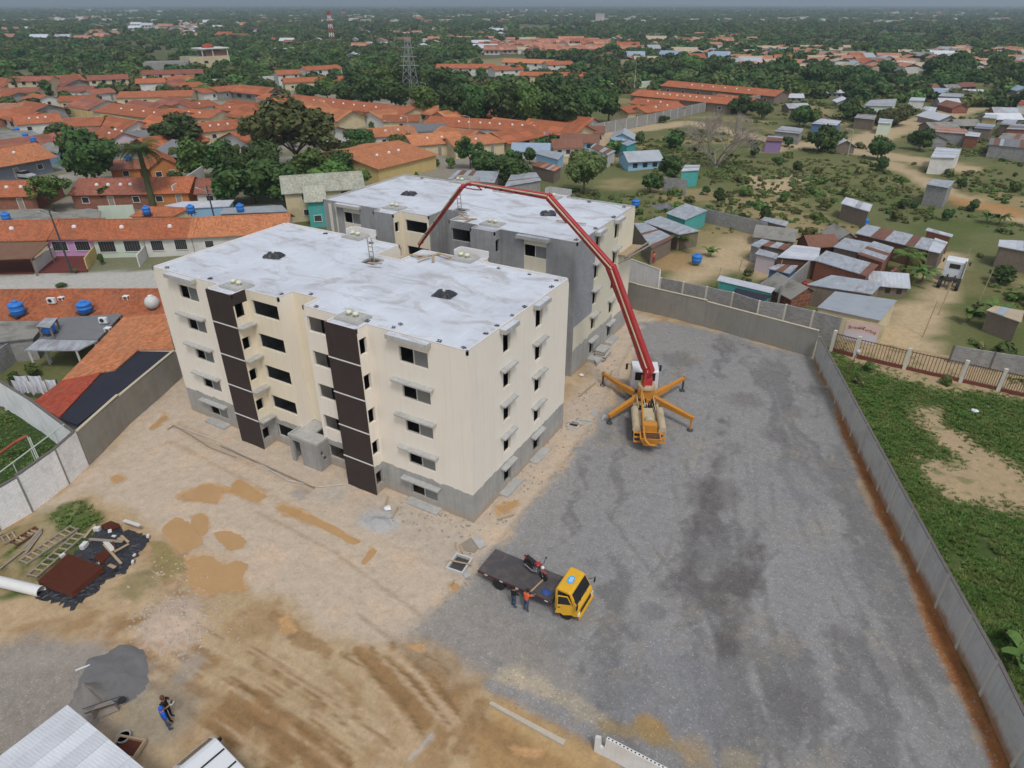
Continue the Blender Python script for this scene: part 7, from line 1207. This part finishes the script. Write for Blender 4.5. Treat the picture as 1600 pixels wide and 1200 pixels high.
for k in range(10):
    f0, f1 = k/10, (k+1)/10; w0, w1 = 2.6-2.1*f0, 2.6-2.1*f1
    for (ax, ay), (bx_, by_) in (((-1,-1),(1,-1)),((1,-1),(1,1)),((1,1),(-1,1)),((-1,1),(-1,-1))): m.beam((ax*w0,ay*w0,hP*f0),(bx_*w1,by_*w1,hP*f1),.06,.06).beam((bx_*w0,by_*w0,hP*f0),(ax*w1,ay*w1,hP*f1),.06,.06)
m.build('lattice', M_PYL, py_)
for z in (.62,.74,.86): MB().beam((-4.2*(1.3-z),-2.4*(1.3-z),hP*z),(4.2*(1.3-z),2.4*(1.3-z),hP*z),.15,.2).build('crossarm', M_PYL, py_)
wt = thing('water_tower', 'pinkish square tower block on the horizon', 'tower', G(937,38)); MB().box(-6,-6,0,6,6,16).build('tower_wall', WL['palepink'], wt); MB().box(-6.4,-6.4,16,6.4,6.4,16.8).build('tower_top', WL['palepink'], wt)
for i, (px, py, h, lb) in enumerate(((668,184,10,'beside the dark tree belt'),(797,195,7.5,'at the end of the dark tree belt'),(735,228,7,'between the orange houses'),(990,150,12,'behind the orange estate'),(1324,245,6,'beside the lone tree on the dirt track'),(640,228,7,'near the cream house with blue door'),(614,238,7,'in the street behind the big yellow house'))):
    t = thing('street_light', 'grey street light pole '+lb, 'street light', G(px, py)); MB().cyl((0,0,-.2),(0,0,h),.13,.08,8).build('pole', M_LEDGE, t); MB().beam((0,0,h),(-1.2,-.4,h+.25),.08,.08).obb((-1.4,-.45,h+.25),(.6,.25,.14)).build('lamp_head', M_LEDGE, t)
for i, (px, py) in enumerate(((1442,525),(1497,435),(1466,492),(1530,470),(1118,452),(1212,440),(1150,440))):
    tag(MB().cyl((0,0,-.2),(.25,.1,4.2 if i < 4 else 3.),.06,.05,6).build('pole', M_WOOD, None, G(px, py)), ('pale timber pole beside the dirt lane' if i < 4 else 'thin timber post standing in the shanty yards'), 'pole', 'poles along the dirt lane' if i < 4 else 'posts in the shanty yards')
# ================================================================== TREES, SCRUB, GRASS
def leaf_mat(name, c, c2, rnd=.34):
    m, n, b = nodes(name); g = N(n, 'NewGeometry'); oi = N(n, 'ObjectInfo'); pos = g.outputs['Position']
    col = mixc(n, g.outputs['Random Per Island'], tuple(x*.55 for x in c), tuple(x*1.35 for x in c))
    col = mixc(n, ramp(n, noise(n, pos, .55, 3, .6), [(.42, 0.), (.66, 1.)]), col, c2)
    hs_ = N(n, 'HueSaturation'); L(n, col, hs_.inputs['Color']); L(n, mathn(n, 'ADD', mathn(n, 'MULTIPLY', oi.outputs['Random'], 2*rnd), 1-rnd), hs_.inputs['Value']); L(n, mathn(n, 'ADD', mathn(n, 'MULTIPLY', oi.outputs['Random'], .05), .468), hs_.inputs['Hue'])
    L(n, hs_.outputs[0], b.inputs['Base Color']); b.inputs['Roughness'].default_value = .65; b.inputs['Specular IOR Level'].default_value = .25
    MATS[name] = m; return m
LF = {'dark': leaf_mat('dark_leaf', (.038,.080,.020), (.065,.12,.028)), 'mid': leaf_mat('green_leaf', (.065,.125,.026), (.11,.18,.04)), 'olive': leaf_mat('olive_leaf', (.08,.11,.032), (.125,.14,.045)), 'grass': leaf_mat('grass_blade', (.085,.165,.03), (.14,.185,.046)), 'dry': leaf_mat('scrub_leaf', (.105,.14,.04), (.18,.175,.07))}
M_BARK = mat('bark', (.17,.13,.10), .95, .3, 3., .3); M_DEAD = mat('dead_wood', (.36,.31,.26), .95, .25, 3., .2)
def crown_mesh(name, seed, nl, n, leaf, flat=.8, core=True, spread=.62, lr=(.3,.5)):
    r = np.random.RandomState(seed); C = r.normal(size=(nl, 3)); C /= np.linalg.norm(C, axis=1)[:, None]; C *= (r.rand(nl, 1)**.5)*spread; C[:, 2] = C[:, 2]*flat*.9; R = r.uniform(lr[0], lr[1], nl); C[0] = 0
    k = r.randint(0, nl, n); d = r.normal(size=(n, 3)); d /= np.linalg.norm(d, axis=1)[:, None]; rad = R[k]*(.72+.34*r.rand(n)); P = C[k]+d*rad[:, None]*np.array([1, 1, flat])
    nr = d+r.normal(size=(n, 3))*.55+np.array([0, 0, .35]); nr /= np.linalg.norm(nr, axis=1)[:, None]; t = np.cross(nr, r.normal(size=(n, 3))); t /= np.linalg.norm(t, axis=1)[:, None]; b = np.cross(nr, t); s = leaf*r.uniform(.6, 1.3, (n, 1))
    V = np.stack([P-t*s-b*s*.55, P+t*s*.35-b*s*.75, P+t*s+b*s*.35, P-t*s*.3+b*s*.8], 1).reshape(-1, 3); F = np.arange(4*n).reshape(-1, 4)
    Vs, Fs = V.tolist(), F.tolist()
    if core:
        for i in range(nl):
            base = len(Vs); m = MB().ball(C[i], R[i]*.74, 0, 8, 5, flat); Vs += [list(q) for q in m.v]; Fs += [[j+base for j in f] for f in m.f]
    me = bpy.data.meshes.new(name); me.from_pydata(Vs, [], Fs); me.update(); return me
def with_mat(me, m): c = me.copy(); c.materials.clear(); c.materials.append(m); return c
CR = {'round': [crown_mesh('crown', s, 15, 3000, .075, .82) for s in (1, 2, 3)], 'flat': [crown_mesh('crown', s, 16, 2600, .07, .5, True, .72, (.22,.4)) for s in (5, 6)], 'open': [crown_mesh('crown', s, 30, 3400, .055, .85, False, .85, (.14,.3)) for s in (8, 9)], 'bush': [crown_mesh('foliage', s, 8, 700, .11, .75, True, .55, (.3,.5)) for s in (11, 12, 13)], 'lo': [crown_mesh('foliage', s, 7, 260, .17, .75, True, .6, (.3,.5)) for s in (21, 22, 23, 24)]}
CM = {}
def crown_of(kind, leaf, i):
    L_ = CR[kind]; k = (kind, leaf, i % len(L_))
    if k not in CM: CM[k] = with_mat(L_[k[2]], LF[leaf])
    return CM[k]
TR = {}
def trunk_mesh(seed):
    if seed in TR: return TR[seed]
    r = random.Random(seed); m = MB(); m.cyl((0,0,-.05),(.02,.01,.5),.055,.038,8)
    for k in range(6): a = k*1.05+r.random(); q = (.42*math.cos(a)*r.uniform(.6,1.1), .42*math.sin(a)*r.uniform(.6,1.1), r.uniform(.75,1.)); m.cyl((.02,.01,r.uniform(.38,.5)), q, .03, .01, 6)
    TR[seed] = m.mesh('trunk', M_BARK, True); return TR[seed]
TREEPOS = []
def tree(label, px, py, wpx, hpx, kind='round', leaf='dark', group=None, name='tree', low=.0):
    p = G(px, py); s = ppm(p); w_ = wpx/s; h = hpx/s/(1.08 if py < 140 else 1.0 if py < 260 else .95); i = int(px+py)
    t = thing(name, label, 'tree', (p.x,p.y,-.1), (px*.37) % 6.28, group); rz = h*.5 if kind == 'bush' else max(w_*.32, h*(.45 if kind == 'round' else .42 if kind == 'open' else .30))
    fl = {'round': .98, 'flat': .72, 'open': 1., 'bush': .95}[kind]
    cz = h-rz*fl*.95; inst('trunk', trunk_mesh(i % 5), t, (0,0,0), (0,0,0), (max(w_*.45, 1.), max(w_*.45, 1.), max(.6, cz)*.95)); sz = rz/({'round': .82, 'flat': .52, 'open': .85, 'bush': .75}[kind])
    inst('crown', crown_of(kind, leaf, i), t, (0,0,cz), (0,0,0), (w_*.5, w_*.5, sz)); TREEPOS.append((p.x, p.y)); return t
for a in (('very big round dark tree beside the hall with silver car',152,292,106,84,'round','dark'),('dark round tree right of the yellow wall',284,235,86,55,'round','dark'),('bright green round tree right of the palm',312,283,72,62,'round','mid'),('dark tree at the left end of the tree clump',372,300,60,68,'round','dark'),('big dark tree in the clump left of the olive roof',398,318,120,76,'round','dark'),('tall airy olive brown tree behind the clump',468,268,165,112,'open','olive'),('bright green tree at the right of the clump',520,305,80,50,'round','mid'),('dark tree in the clump\'s lower middle',450,322,80,62,'round','dark'),('leafy tree below the round tree at left',84,330,72,58,'open','mid'),('small green tree beside the blue tanks',97,228,48,34,'round','mid'),('small bushy tree in front of the brick roofs',168,322,34,36,'bush','dark'),('yellowish tree right of the olive tree',560,300,50,40,'round','mid'),('dark shrub tree right of the olive tree',565,232,60,38,'round','dark'),
  ('slim dark tree beside the cream house with blue door',735,262,50,48,'open','dark'),('dark spreading tree right of the slim one',800,288,84,52,'round','dark'),('tall dense tree behind the grey block\'s right end',912,302,76,74,'round','olive'),('dark round tree beside the turquoise hut',1045,285,46,40,'round','dark'),('bushy tree left of the wall fragment',1015,300,54,34,'bush','dark'),('flat topped tree beside the pale roofed shack',1282,236,66,34,'flat','dark'),('round tree standing alone at the dirt track',1370,250,46,36,'round','dark'),('tree beside the zinc shacks on the dirt road',1436,236,46,34,'round','dark'),('trees left of the blue shack',1248,200,46,40,'round','dark'),('small tree beside the blue shack',1270,200,34,30,'bush','mid'),('flat thicket tree above the dirt road',1335,188,60,26,'flat','dark'),('olive thicket tree right of it',1395,196,60,28,'flat','olive'),('dark tree above the turquoise shack',1330,172,40,22,'bush','dark'),('dark tree by the estate wall',1050,232,44,30,'bush','dark'),('dark shrub by the estate wall\'s corner',960,240,50,22,'bush','mid'),('small tree right of the dead tree',1190,186,40,32,'round','dark'),('green tree above the dead tree',1160,178,50,24,'flat','dark'),('dark evergreen tree above the long row\'s end',845,236,34,26,'bush','dark'),('small tree in front of the big yellow house',652,290,14,22,'bush','dark'),('round garden tree near the cream house',620,245,44,34,'round','mid'),('tree left of the cream house',570,240,50,26,'bush','dark'),('garden tree by the street',660,258,26,22,'bush','mid'),('low tree beside the tall olive tree\'s trunk',420,290,40,34,'bush','olive'),('tree beside the garden wall behind the round dark tree',345,258,40,36,'round','dark'),('palm garden shrub at left edge',20,172,34,22,'bush','olive'),('shrubby tree at the fence wall\'s left end',50,176,50,26,'bush','dark'),('tree in front of the two storey white house',192,152,24,20,'bush','dark'),('grey green shrub beside the wide roof',270,178,28,14,'bush','olive'),('tree beside the green field',478,158,40,26,'round','dark'),('second tree beside the green field',416,152,30,16,'bush','dark'),('bright shrub in front of the tree belt',627,186,24,18,'bush','mid'),('yellow green shrub left of the tree belt',522,168,24,12,'bush','mid'),('green garden tree left of the slim dark tree',705,262,22,18,'bush','mid'),('dark tree at the back of the clump',352,282,60,58,'round','dark'),('dark tree between the clump and the olive tree',425,296,80,70,'round','dark'),('leafy tree in front of the olive tree\'s trunk',488,290,70,52,'round','mid'),('dark tree under the olive tree\'s right side',535,282,60,44,'round','dark'),('broad dark tree at the clump\'s lower left',358,322,60,50,'round','dark'),('bright tree touching the olive grey roof',480,322,70,44,'round','mid'),('olive tree\'s shorter neighbour on the left',415,245,70,60,'open','olive'),('small tree between the palm and the bright tree',275,290,30,26,'bush','dark'),('tree behind the yellow house\'s left end',545,252,46,36,'round','dark'),('roadside tree left of the cream house',640,232,34,26,'bush','dark'),('dark tree left of the grey block\'s boom bend',760,275,60,36,'round','dark')): tree(*a)
k = 0
for px, py, w_, h in ((512,158,44,34),(545,168,60,44),(582,172,60,52),(620,174,64,50),(665,186,66,60),(705,196,64,58),(745,200,70,64),(790,203,70,70),(830,205,76,72),(876,207,80,70),(915,200,76,70),(950,194,60,58),(600,150,60,46),(640,150,60,44),(690,160,60,50),(560,142,54,36),(770,178,66,50),(840,180,66,56),(895,178,66,54),(730,178,60,50),(660,146,50,44)):
    tree('dense dark tree in the long tree belt behind the orange rows', px, py, w_, h, 'round', 'dark' if k % 4 else 'mid', 'trees of the dark belt'); k += 1
rn = random.Random(77)
for k in range(120):      # garden trees among the left estate
    px, py = rn.uniform(0, 960), rn.uniform(132, 262)
    if 505 < px < 965 and py < 205: continue
    w_ = rn.uniform(13, 30)*(.45+.55*(py-110)/150); tree('small garden tree among the orange roofed houses', px, py, w_, w_*rn.uniform(.75,1.1), rn.choice(('bush','round','bush')), rn.choice(('dark','mid','olive')), 'garden trees of the estate', 'garden_tree')
for k in range(120):      # trees around the far settlements
    px, py = rn.uniform(-20, 1620), 60+72*rn.random()**1.1
    if 760 < px < 910 and 60 < py < 104: continue
    w_ = rn.uniform(20, 44)*(py/115.)**.9; tree('dark tree in the mixed belt of trees and roofs far behind', px, py, w_, w_*rn.uniform(.5,.75), rn.choice(('round','flat','bush','round')), rn.choice(('dark','dark','mid')), 'trees of the far belt')
for k in range(40):      # trees and tall shrubs of the scrubland on the right
    px, py = rn.uniform(930, 1600), rn.uniform(125, 330)
    w_ = rn.uniform(10, 26)*(.5+.5*py/200); tree('scrub tree on the open land at the right', px, py, w_, w_*rn.uniform(.6,.9), 'bush', rn.choice(('dark','mid','dry')), 'scrub trees of the open land', 'scrub_tree')
for k in range(26):
    px, py = rn.uniform(1180, 1620), rn.uniform(118, 142); w_ = rn.uniform(34, 62); tree('dark thicket tree along the edge of the open land', px, py, w_, w_*.55, rn.choice(('flat','round')), 'dark', 'thicket along the open land')
def bare_tree(label, px, py, w_, h):
    p = G(px, py); s = ppm(p); H = h/s/.88; W_ = w_/s/2; m = MB(); r = random.Random(4)
    def br(a, d, ln, rad, dep):
        q = a+d*ln; m.cyl(a, q, rad, rad*.62, 5, caps=False)
        if dep == 0: return
        for k in range(3 if dep > 1 else 4): nd = (d+Vector((r.gauss(0,.55), r.gauss(0,.55), r.gauss(.12,.3)))).normalized(); br(q, nd, ln*r.uniform(.62,.85), rad*.62, dep-1)
    for k in range(6): a = k*1.05; br(Vector((0,0,.3)), Vector((math.cos(a)*.8*W_/H*1.4, math.sin(a)*.8*W_/H*1.4, 1)).normalized(), H*.27, .24, 5)
    t = thing('bare_tree', label, 'tree', p); m.build('branches', M_DEAD, t, uv=False); MB().cyl((0,0,-.2),(0,0,.6),.6,.4,10).build('trunk', M_DEAD, t)
bare_tree('large leafless pale tree on the open land', 1118, 262, 150, 84)
def palm(label, px, py, hpx, fr=2.6, n=26, name='palm_tree', skirt=True):
    p = G(px, py); h = hpx/ppm(p)/.88; t = thing(name, label, 'palm', p); r = random.Random(int(px)); th = h-fr*.45
    MB().cyl((0,0,-.2),(.1,.05,th*.5),.55 if skirt else .2,.5 if skirt else .18,10).cyl((.1,.05,th*.5),(.15,.05,th),.5 if skirt else .18,.34 if skirt else .15,10).build('trunk', mat('ivy_trunk', (.10,.11,.045), .95, .4, 4., .5), t)
    f = MB(); P0 = Vector((.15,.05,th))
    for k in range(n):
        a = k*2.399; el = r.uniform(-.5,1.1) if skirt else r.uniform(.2,1.1); d = Vector((math.cos(a), math.sin(a), 0)); c = P0.copy(); pts = [c.copy()]; e = el
        for j in range(6): c = c+(d*math.cos(e)+Vector((0,0,math.sin(e))))*fr/6; e -= .28; pts.append(c.copy())
        sd_ = Vector((-d.y, d.x, 0))
        for j in range(6):
            for q in (0, .5):
                b0 = pts[j].lerp(pts[j+1], q); wl_ = fr*.3*math.sin(math.pi*(j+q+1)/7.5)
                for s in (-1, 1): tip = b0+sd_*s*wl_+d*wl_*.5-Vector((0,0,wl_*.45)); f.add([b0-d*.05, b0+d*.09, tip], [(0,1,2)])
    f.build('fronds', LF['mid' if skirt else 'grass'], t, uv=False)
    return t
palm('tall ivy clad palm standing before the brick roofs', 240, 325, 92, 4.2, 80); 
for i, (px, py, h) in enumerate(((76,140,36),(122,128,28),(150,126,26),(590,70,20),(1410,430,38),(30,150,26))): palm(('palm at the upper left edge beside a dark round tree','palm among dark trees above the two storey white house','second palm among dark trees above the two storey white house','distant palm left of the lattice pylon','leafy banana palm beside the zinc roofs','palm behind the low brick roof at far left')[i], px, py, h, 2.8 if i != 4 else 2.4, 24, 'palm_tree', i != 4)
def banana(label, px, py, hpx, n=9, group=None):
    p = G(px, py); h = hpx/ppm(p)/.85; t = thing('banana_plant', label, 'plant', p, 0, group); f = MB(); r = random.Random(int(px*3))
    for k in range(n):
        a = k*2.4; d = Vector((math.cos(a), math.sin(a), 0)); sd_ = Vector((-d.y, d.x, 0)); c = Vector((r.uniform(-.4,.4), r.uniform(-.4,.4), h*.35)); e = r.uniform(.7,1.3); L_ = h*r.uniform(.6,.9); pr = None
        for j in range(7):
            w2 = .32*math.sin(math.pi*(j+.6)/7.6); q = (c-sd_*w2+Vector((0,0,.06)), c+sd_*w2+Vector((0,0,.06)))
            if pr: f.add([pr[0], pr[1], q[1], q[0]], [(0,1,2,3)])
            pr = q; c = c+(d*math.cos(e)+Vector((0,0,math.sin(e))))*L_/6; e -= .3
    f.build('leaves', LF['mid'], t, uv=False); MB().cyl((0,0,-.1),(0,0,h*.5),.12,.08,8).build('stem', LF['dry'], t)
for i, (px, py, h, lb) in enumerate(((1062,392,34,'beside the zinc shack behind the white wall'),(1590,1040,46,'at the lower right edge outside the wall'),(1545,500,36,'right of the dirt lane'),(1512,505,30,'beside the low plot wall'),(1440,440,30,'behind the tractor unit'),(1425,445,34,'left of the tractor unit'),(1560,352,24,'in the scrub at the right edge'),(1540,350,22,'left of the one at the right edge'),(1110,402,18,'beside the blue barrel'),(1600,470,30,'at the right edge among dark leaves'))): banana('large leaved banana plant '+lb, px, py, h)
for i, (px, py, w_, h, lb) in enumerate(((52,588,32,26,'round bright green shrub beside the washing line'),(25,594,26,18,'dark shrub left of the washing line'),(1340,600,26,20,'weedy bush at the corner inside the grassy plot'),(1475,600,30,16,'weedy bush below the barred fence'),(1560,440,60,30,'broad dark shrub patch right of the dirt lane'),(1590,420,40,26,'dark shrubs at the right edge'),(1575,1000,40,30,'weedy shrub outside the wall at the lower right'),(1195,346,30,26,'bushy tree above the shanty wall'),(1168,430,26,14,'low bush in the shanty yard'),(1355,578,26,18,'bush at the barred fence'),(160,412,16,18,'dark shrub in front of the mint house'),(118,426,10,10,'small shrub at the foot of the utility pole'),(1585,300,30,20,'bush on the orange dirt bank'),(1160,345,22,14,'bush behind the block wall'),(1290,330,24,20,'bush left of the lone timber hut'),(1225,318,20,24,'small bush on the scrubland'),(1480,345,26,22,'bush right of the lone hut'),(1400,345,30,20,'bush below the lone hut'),(95,448,24,8,'shrub at the street edge'),(1520,330,28,18,'bush beside the orange dirt bank'),(1640,1100,60,40,'shrub outside the frame\'s lower right'))): tree(lb, px, py, w_, h, 'bush', ('mid','dark','dry')[i % 3], None, 'shrub')
# --- scattered growth as instanced stuff
def scatter(name, pts, scs, objs, hue=None):
    me = bpy.data.meshes.new(name); me.vertices.add(len(pts)); me.vertices.foreach_set('co', np.array(pts, np.float32).ravel()); at = me.attributes.new('sc', 'FLOAT', 'POINT'); at.data.foreach_set('value', np.array(scs, np.float32)); me.update()
    o = bpy.data.objects.new(name, me); COL.objects.link(o); ng = bpy.data.node_groups.new(name, 'GeometryNodeTree'); ng.interface.new_socket('Geometry', in_out='INPUT', socket_type='NodeSocketGeometry'); ng.interface.new_socket('Geometry', in_out='OUTPUT', socket_type='NodeSocketGeometry')
    nn = ng.nodes; gi, go = nn.new('NodeGroupInput'), nn.new('NodeGroupOutput'); jn = nn.new('GeometryNodeJoinGeometry'); ip = nn.new('GeometryNodeInstanceOnPoints'); lk = ng.links.new
    for ob in objs:
        oi = nn.new('GeometryNodeObjectInfo'); oi.inputs[0].default_value = ob; oi.inputs['As Instance'].default_value = True; oi.transform_space = 'ORIGINAL'; lk(oi.outputs['Geometry'], jn.inputs[0])
    lk(gi.outputs[0], ip.inputs['Points']); lk(jn.outputs[0], ip.inputs['Instance']); ip.inputs['Pick Instance'].default_value = True
    ri = nn.new('FunctionNodeRandomValue'); ri.data_type = 'INT'; ri.inputs[4].default_value = 0; ri.inputs[5].default_value = len(objs)-1; lk(ri.outputs[2], ip.inputs['Instance Index'])
    rr = nn.new('FunctionNodeRandomValue'); rr.data_type = 'FLOAT_VECTOR'; rr.inputs[0].default_value = (0,0,0); rr.inputs[1].default_value = (.15,.15,6.28); rr.inputs['Seed'].default_value = 3; er = nn.new('FunctionNodeEulerToRotation'); lk(rr.outputs[0], er.inputs[0]); lk(er.outputs[0], ip.inputs['Rotation'])
    na = nn.new('GeometryNodeInputNamedAttribute'); na.data_type = 'FLOAT'; na.inputs[0].default_value = 'sc'; lk(na.outputs[0], ip.inputs['Scale']); lk(ip.outputs[0], go.inputs[0])
    md = o.modifiers.new('scatter', 'NODES'); md.node_group = ng; tag(o, kind='stuff'); return o
def sample_things(kind, leafs, name, label, spots):        # real plants of the kind that the scatter repeats
    out = []
    for i, ((px, py, w_), lf) in enumerate(zip(spots, leafs)):
        p = G(px, py); t = thing(name, label[i] if isinstance(label, list) else label, 'shrub', (p.x,p.y,-.05)); s = w_/ppm(p)/2; out.append(inst('foliage', crown_of(kind, lf, i), t, (0,0,s*.5), (0,0,0), s)); MB().cyl((0,0,-.1),(0,0,s*.5),.05,.03,6).build('stem', M_BARK, t)
    return out
LO = sample_things('lo', ('dark','olive','mid','dark'), 'shrub', ['dark shrub above the long orange roof of the estate','dark shrub left of the dead tree','green shrub beside the dirt track','dark shrub by the open land thicket'], ((1060,215,24),(1085,235,20),(1230,245,18),(1265,150,24)))
BU = sample_things('lo', ('dry','mid','dry'), 'shrub', ['dry shrub on the scrubland behind the plots','green shrub near the rubbish heap','dry shrub right of the blue barrel'], ((1240,310,12),(1055,300,14),(1150,300,12)))
HX = np.array([(o.location.x, o.location.y) for o in COL.objects if o.parent is None and o.get('category') in ('house','building')])
r = np.random.RandomState(5)
def polar(n, d0, d1, power, half=R_(58)):
    D = (d0**power+(d1**power-d0**power)*r.rand(n))**(1/power); A = YAW+r.uniform(-half, half, n); return CAM.x+np.sin(A)*D, CAM.y+np.cos(A)*D, D
FIELDS = [gp((690,96),(790,90),(830,92),(905,98),(905,104),(700,108)), gp((760,90),(950,86),(945,66),(765,64))]
def wood(n, d0, d1, s0, s1, thr, sc, power=2., clear=0):
    x, y, D = polar(n, d0, d1, power); k = fbm(x, y, sc, 4, 91) > thr
    for f in FIELDS: k &= sdist(x, y, f) < 0
    if clear: 
        for hx, hy in HX: k &= np.hypot(x-hx, y-hy) > clear
    x, y = x[k], y[k]; s = r.uniform(s0, s1, len(x)); return np.stack([x, y, s*.45], 1), s
pa, sa = wood(10000, 300, 900, 3, 6, .38, .012, 1.6, 10); pb, sb = wood(21000, 850, 2600, 4.5, 8, .40, .006, 1.4, 12); pc2, sc2 = wood(22000, 2400, 9000, 7, 14, .40, .002, 1.15)
scatter('far_woodland', np.concatenate([pa, pb, pc2]), np.concatenate([sa, sb, sc2]), LO)
# scrub of the open land
LAND = gp((880,300),(960,215),(1100,196),(1210,165),(1200,125),(1680,120),(1680,560),(1500,560),(1420,545),(1330,530),(1200,486),(1100,456),(1000,345))
x = r.uniform(-80, 260, 60000); y = r.uniform(30, 420, 60000); D = np.hypot(x-CAM.x, y-CAM.y)
rd = np.minimum.reduce([ldist(x, y, gp(*q)) for q in (((900,250),(960,205),(1080,192),(1180,215),(1300,232),(1420,248),(1500,262)),((1340,225),(1440,190),(1560,160)),((1430,560),(1440,490),(1470,440),(1480,400)),((1380,250),(1480,300),(1600,345)),((1050,450),(1110,420),(1170,380)))])
k = (sdist(x, y, LAND) > 0) & (rd > 4.5) & (fbm(x, y, .06, 4, 51) > .47)
SHX = np.array([(o.location.x, o.location.y) for o in COL.objects if o.parent is None and o.get('category') in ('shack','house','truck','shade','shelter','person')])
for hx, hy in SHX: k &= np.hypot(x-hx, y-hy) > 4
x, y = x[k], y[k]; s = r.uniform(.25, .8, len(x))*(1+1.2*(r.rand(len(x)) > .93)); scatter('scrub', np.stack([x, y, s*.3-.1], 1), s, BU)
# verges and weeds near the site
def grass_tuft(seed, n=18, h=.13):
    rr = random.Random(seed); m = MB()
    for k in range(n): a = rr.uniform(0, 6.28); d = rr.uniform(.03,.13); b = (d*math.cos(a)*.5, d*math.sin(a)*.5, 0); t = (d*math.cos(a)*1.8, d*math.sin(a)*1.8, h*rr.uniform(.5,1.2)); sx, sy = -math.sin(a)*.03, math.cos(a)*.03; m.add([(b[0]-sx,b[1]-sy,0),(b[0]+sx,b[1]+sy,0),t], [(0,1,2)])
    return m.mesh('blades', LF['grass'], uv=False)
gt = []
for i, (px, py, lb) in enumerate(((1400,680,'single tall grass tuft at the edge of the bare sandy patch'),(1360,640,'single grass tuft beside the right-hand wall'),(30,680,'grass tuft on the lawn beyond the white wall'))): o = inst('grass_tuft', grass_tuft(i), None, gy(px, py)); tag(o, lb, 'grass tuft'); gt.append(o)
sand = [gp(*q) for q in (((1415,625),(1470,640),(1510,680),(1560,700),(1600,720),(1640,760),(1640,800),(1560,795),(1500,790),(1440,750),(1425,710),(1480,720),(1460,690),(1430,660)),((1330,470),(1600,590),(1640,630),(1500,620),(1400,595),(1300,560)))]
PLOT = [tuple(G(1285,560)[:2]), tuple(G(1330,640)[:2]), tuple(G(1490,975)[:2]), tuple(G(1625,1240)[:2]), (60,-12), (60,44), (19,44)]
x = r.uniform(16, 62, 230000); y = r.uniform(-14, 45, 230000); k = (sdist(x, y, PLOT) > .25) & (fbm(x, y, .35, 4, 33) > .22)
wv = (fbm(x, y, .35, 5, 3)-.5)*2.8
for q in sand: k &= (sdist(x, y, q)+wv+r.normal(size=len(x))*.8) < .1
x1, y1 = x[k], y[k]
x = r.uniform(-60, -22, 16000); y = r.uniform(-34, 6, 16000); lawn = gp((-200,600),(0,612),(108,690),(128,712),(0,815),(-200,930)); verge = gp((-40,860),(60,800),(140,785),(165,815),(130,830),(215,850),(190,880),(120,920),(20,940),(-60,950))
k = (sdist(x, y, lawn) > .2) | ((sdist(x, y, verge) > 0) & (fbm(x, y, .5, 4, 55) > .5)); x2, y2 = x[k], y[k]
X_, Y_ = np.concatenate([x1, x2]), np.concatenate([y1, y2]); s = r.uniform(.5, 1.3, len(X_))*(.6+.9*fbm(X_, Y_, .4, 3, 71)); scatter('grass', np.stack([X_, Y_, yard_z(X_[None], Y_[None])[0]-.02], 1), s, gt)
# ================================================================== labels of look-alikes: their order across the picture
def _px(p): d = Vector(p)-CAM; return 800+FPX*d.dot(RT)/max(1, d.dot(FW))
ORD = ('leftmost','second','third','fourth','fifth','sixth','seventh','eighth','ninth','tenth','eleventh','twelfth','thirteenth','fourteenth','fifteenth','sixteenth','seventeenth','eighteenth','nineteenth','twentieth','twenty-first','twenty-second','twenty-third','twenty-fourth','twenty-fifth','twenty-sixth','twenty-seventh','twenty-eighth')
byg = {}
for o in COL.objects:
    if o.parent is None and o.get('group'): byg.setdefault((o['group'], o['label']), []).append(o)
for (g, lb), obs in byg.items():
    if 1 < len(obs) <= 28 and len(lb.split()) <= 12:
        obs.sort(key=lambda o: _px(o.location))
        for i, o in enumerate(obs): o['label'] = lb+(', leftmost' if i == 0 else ', rightmost' if i == len(obs)-1 else ', %s from left' % ORD[i])
# ================================================================== air
hz = MB(); hz.box(-14900, -14900, -6, 14900, 14900, 300); hm = bpy.data.materials.new('air'); hm.use_nodes = True; hm.node_tree.nodes.clear()
pv = hm.node_tree.nodes.new('ShaderNodeVolumePrincipled'); pv.inputs['Color'].default_value = (.72,.87,1,1); pv.inputs['Density'].default_value = 0.00024; pv.inputs['Anisotropy'].default_value = .2
ho = hm.node_tree.nodes.new('ShaderNodeOutputMaterial'); hm.node_tree.links.new(pv.outputs[0], ho.inputs['Volume'])
haze = hz.build('haze', hm, uv=False); tag(haze, kind='stuff')
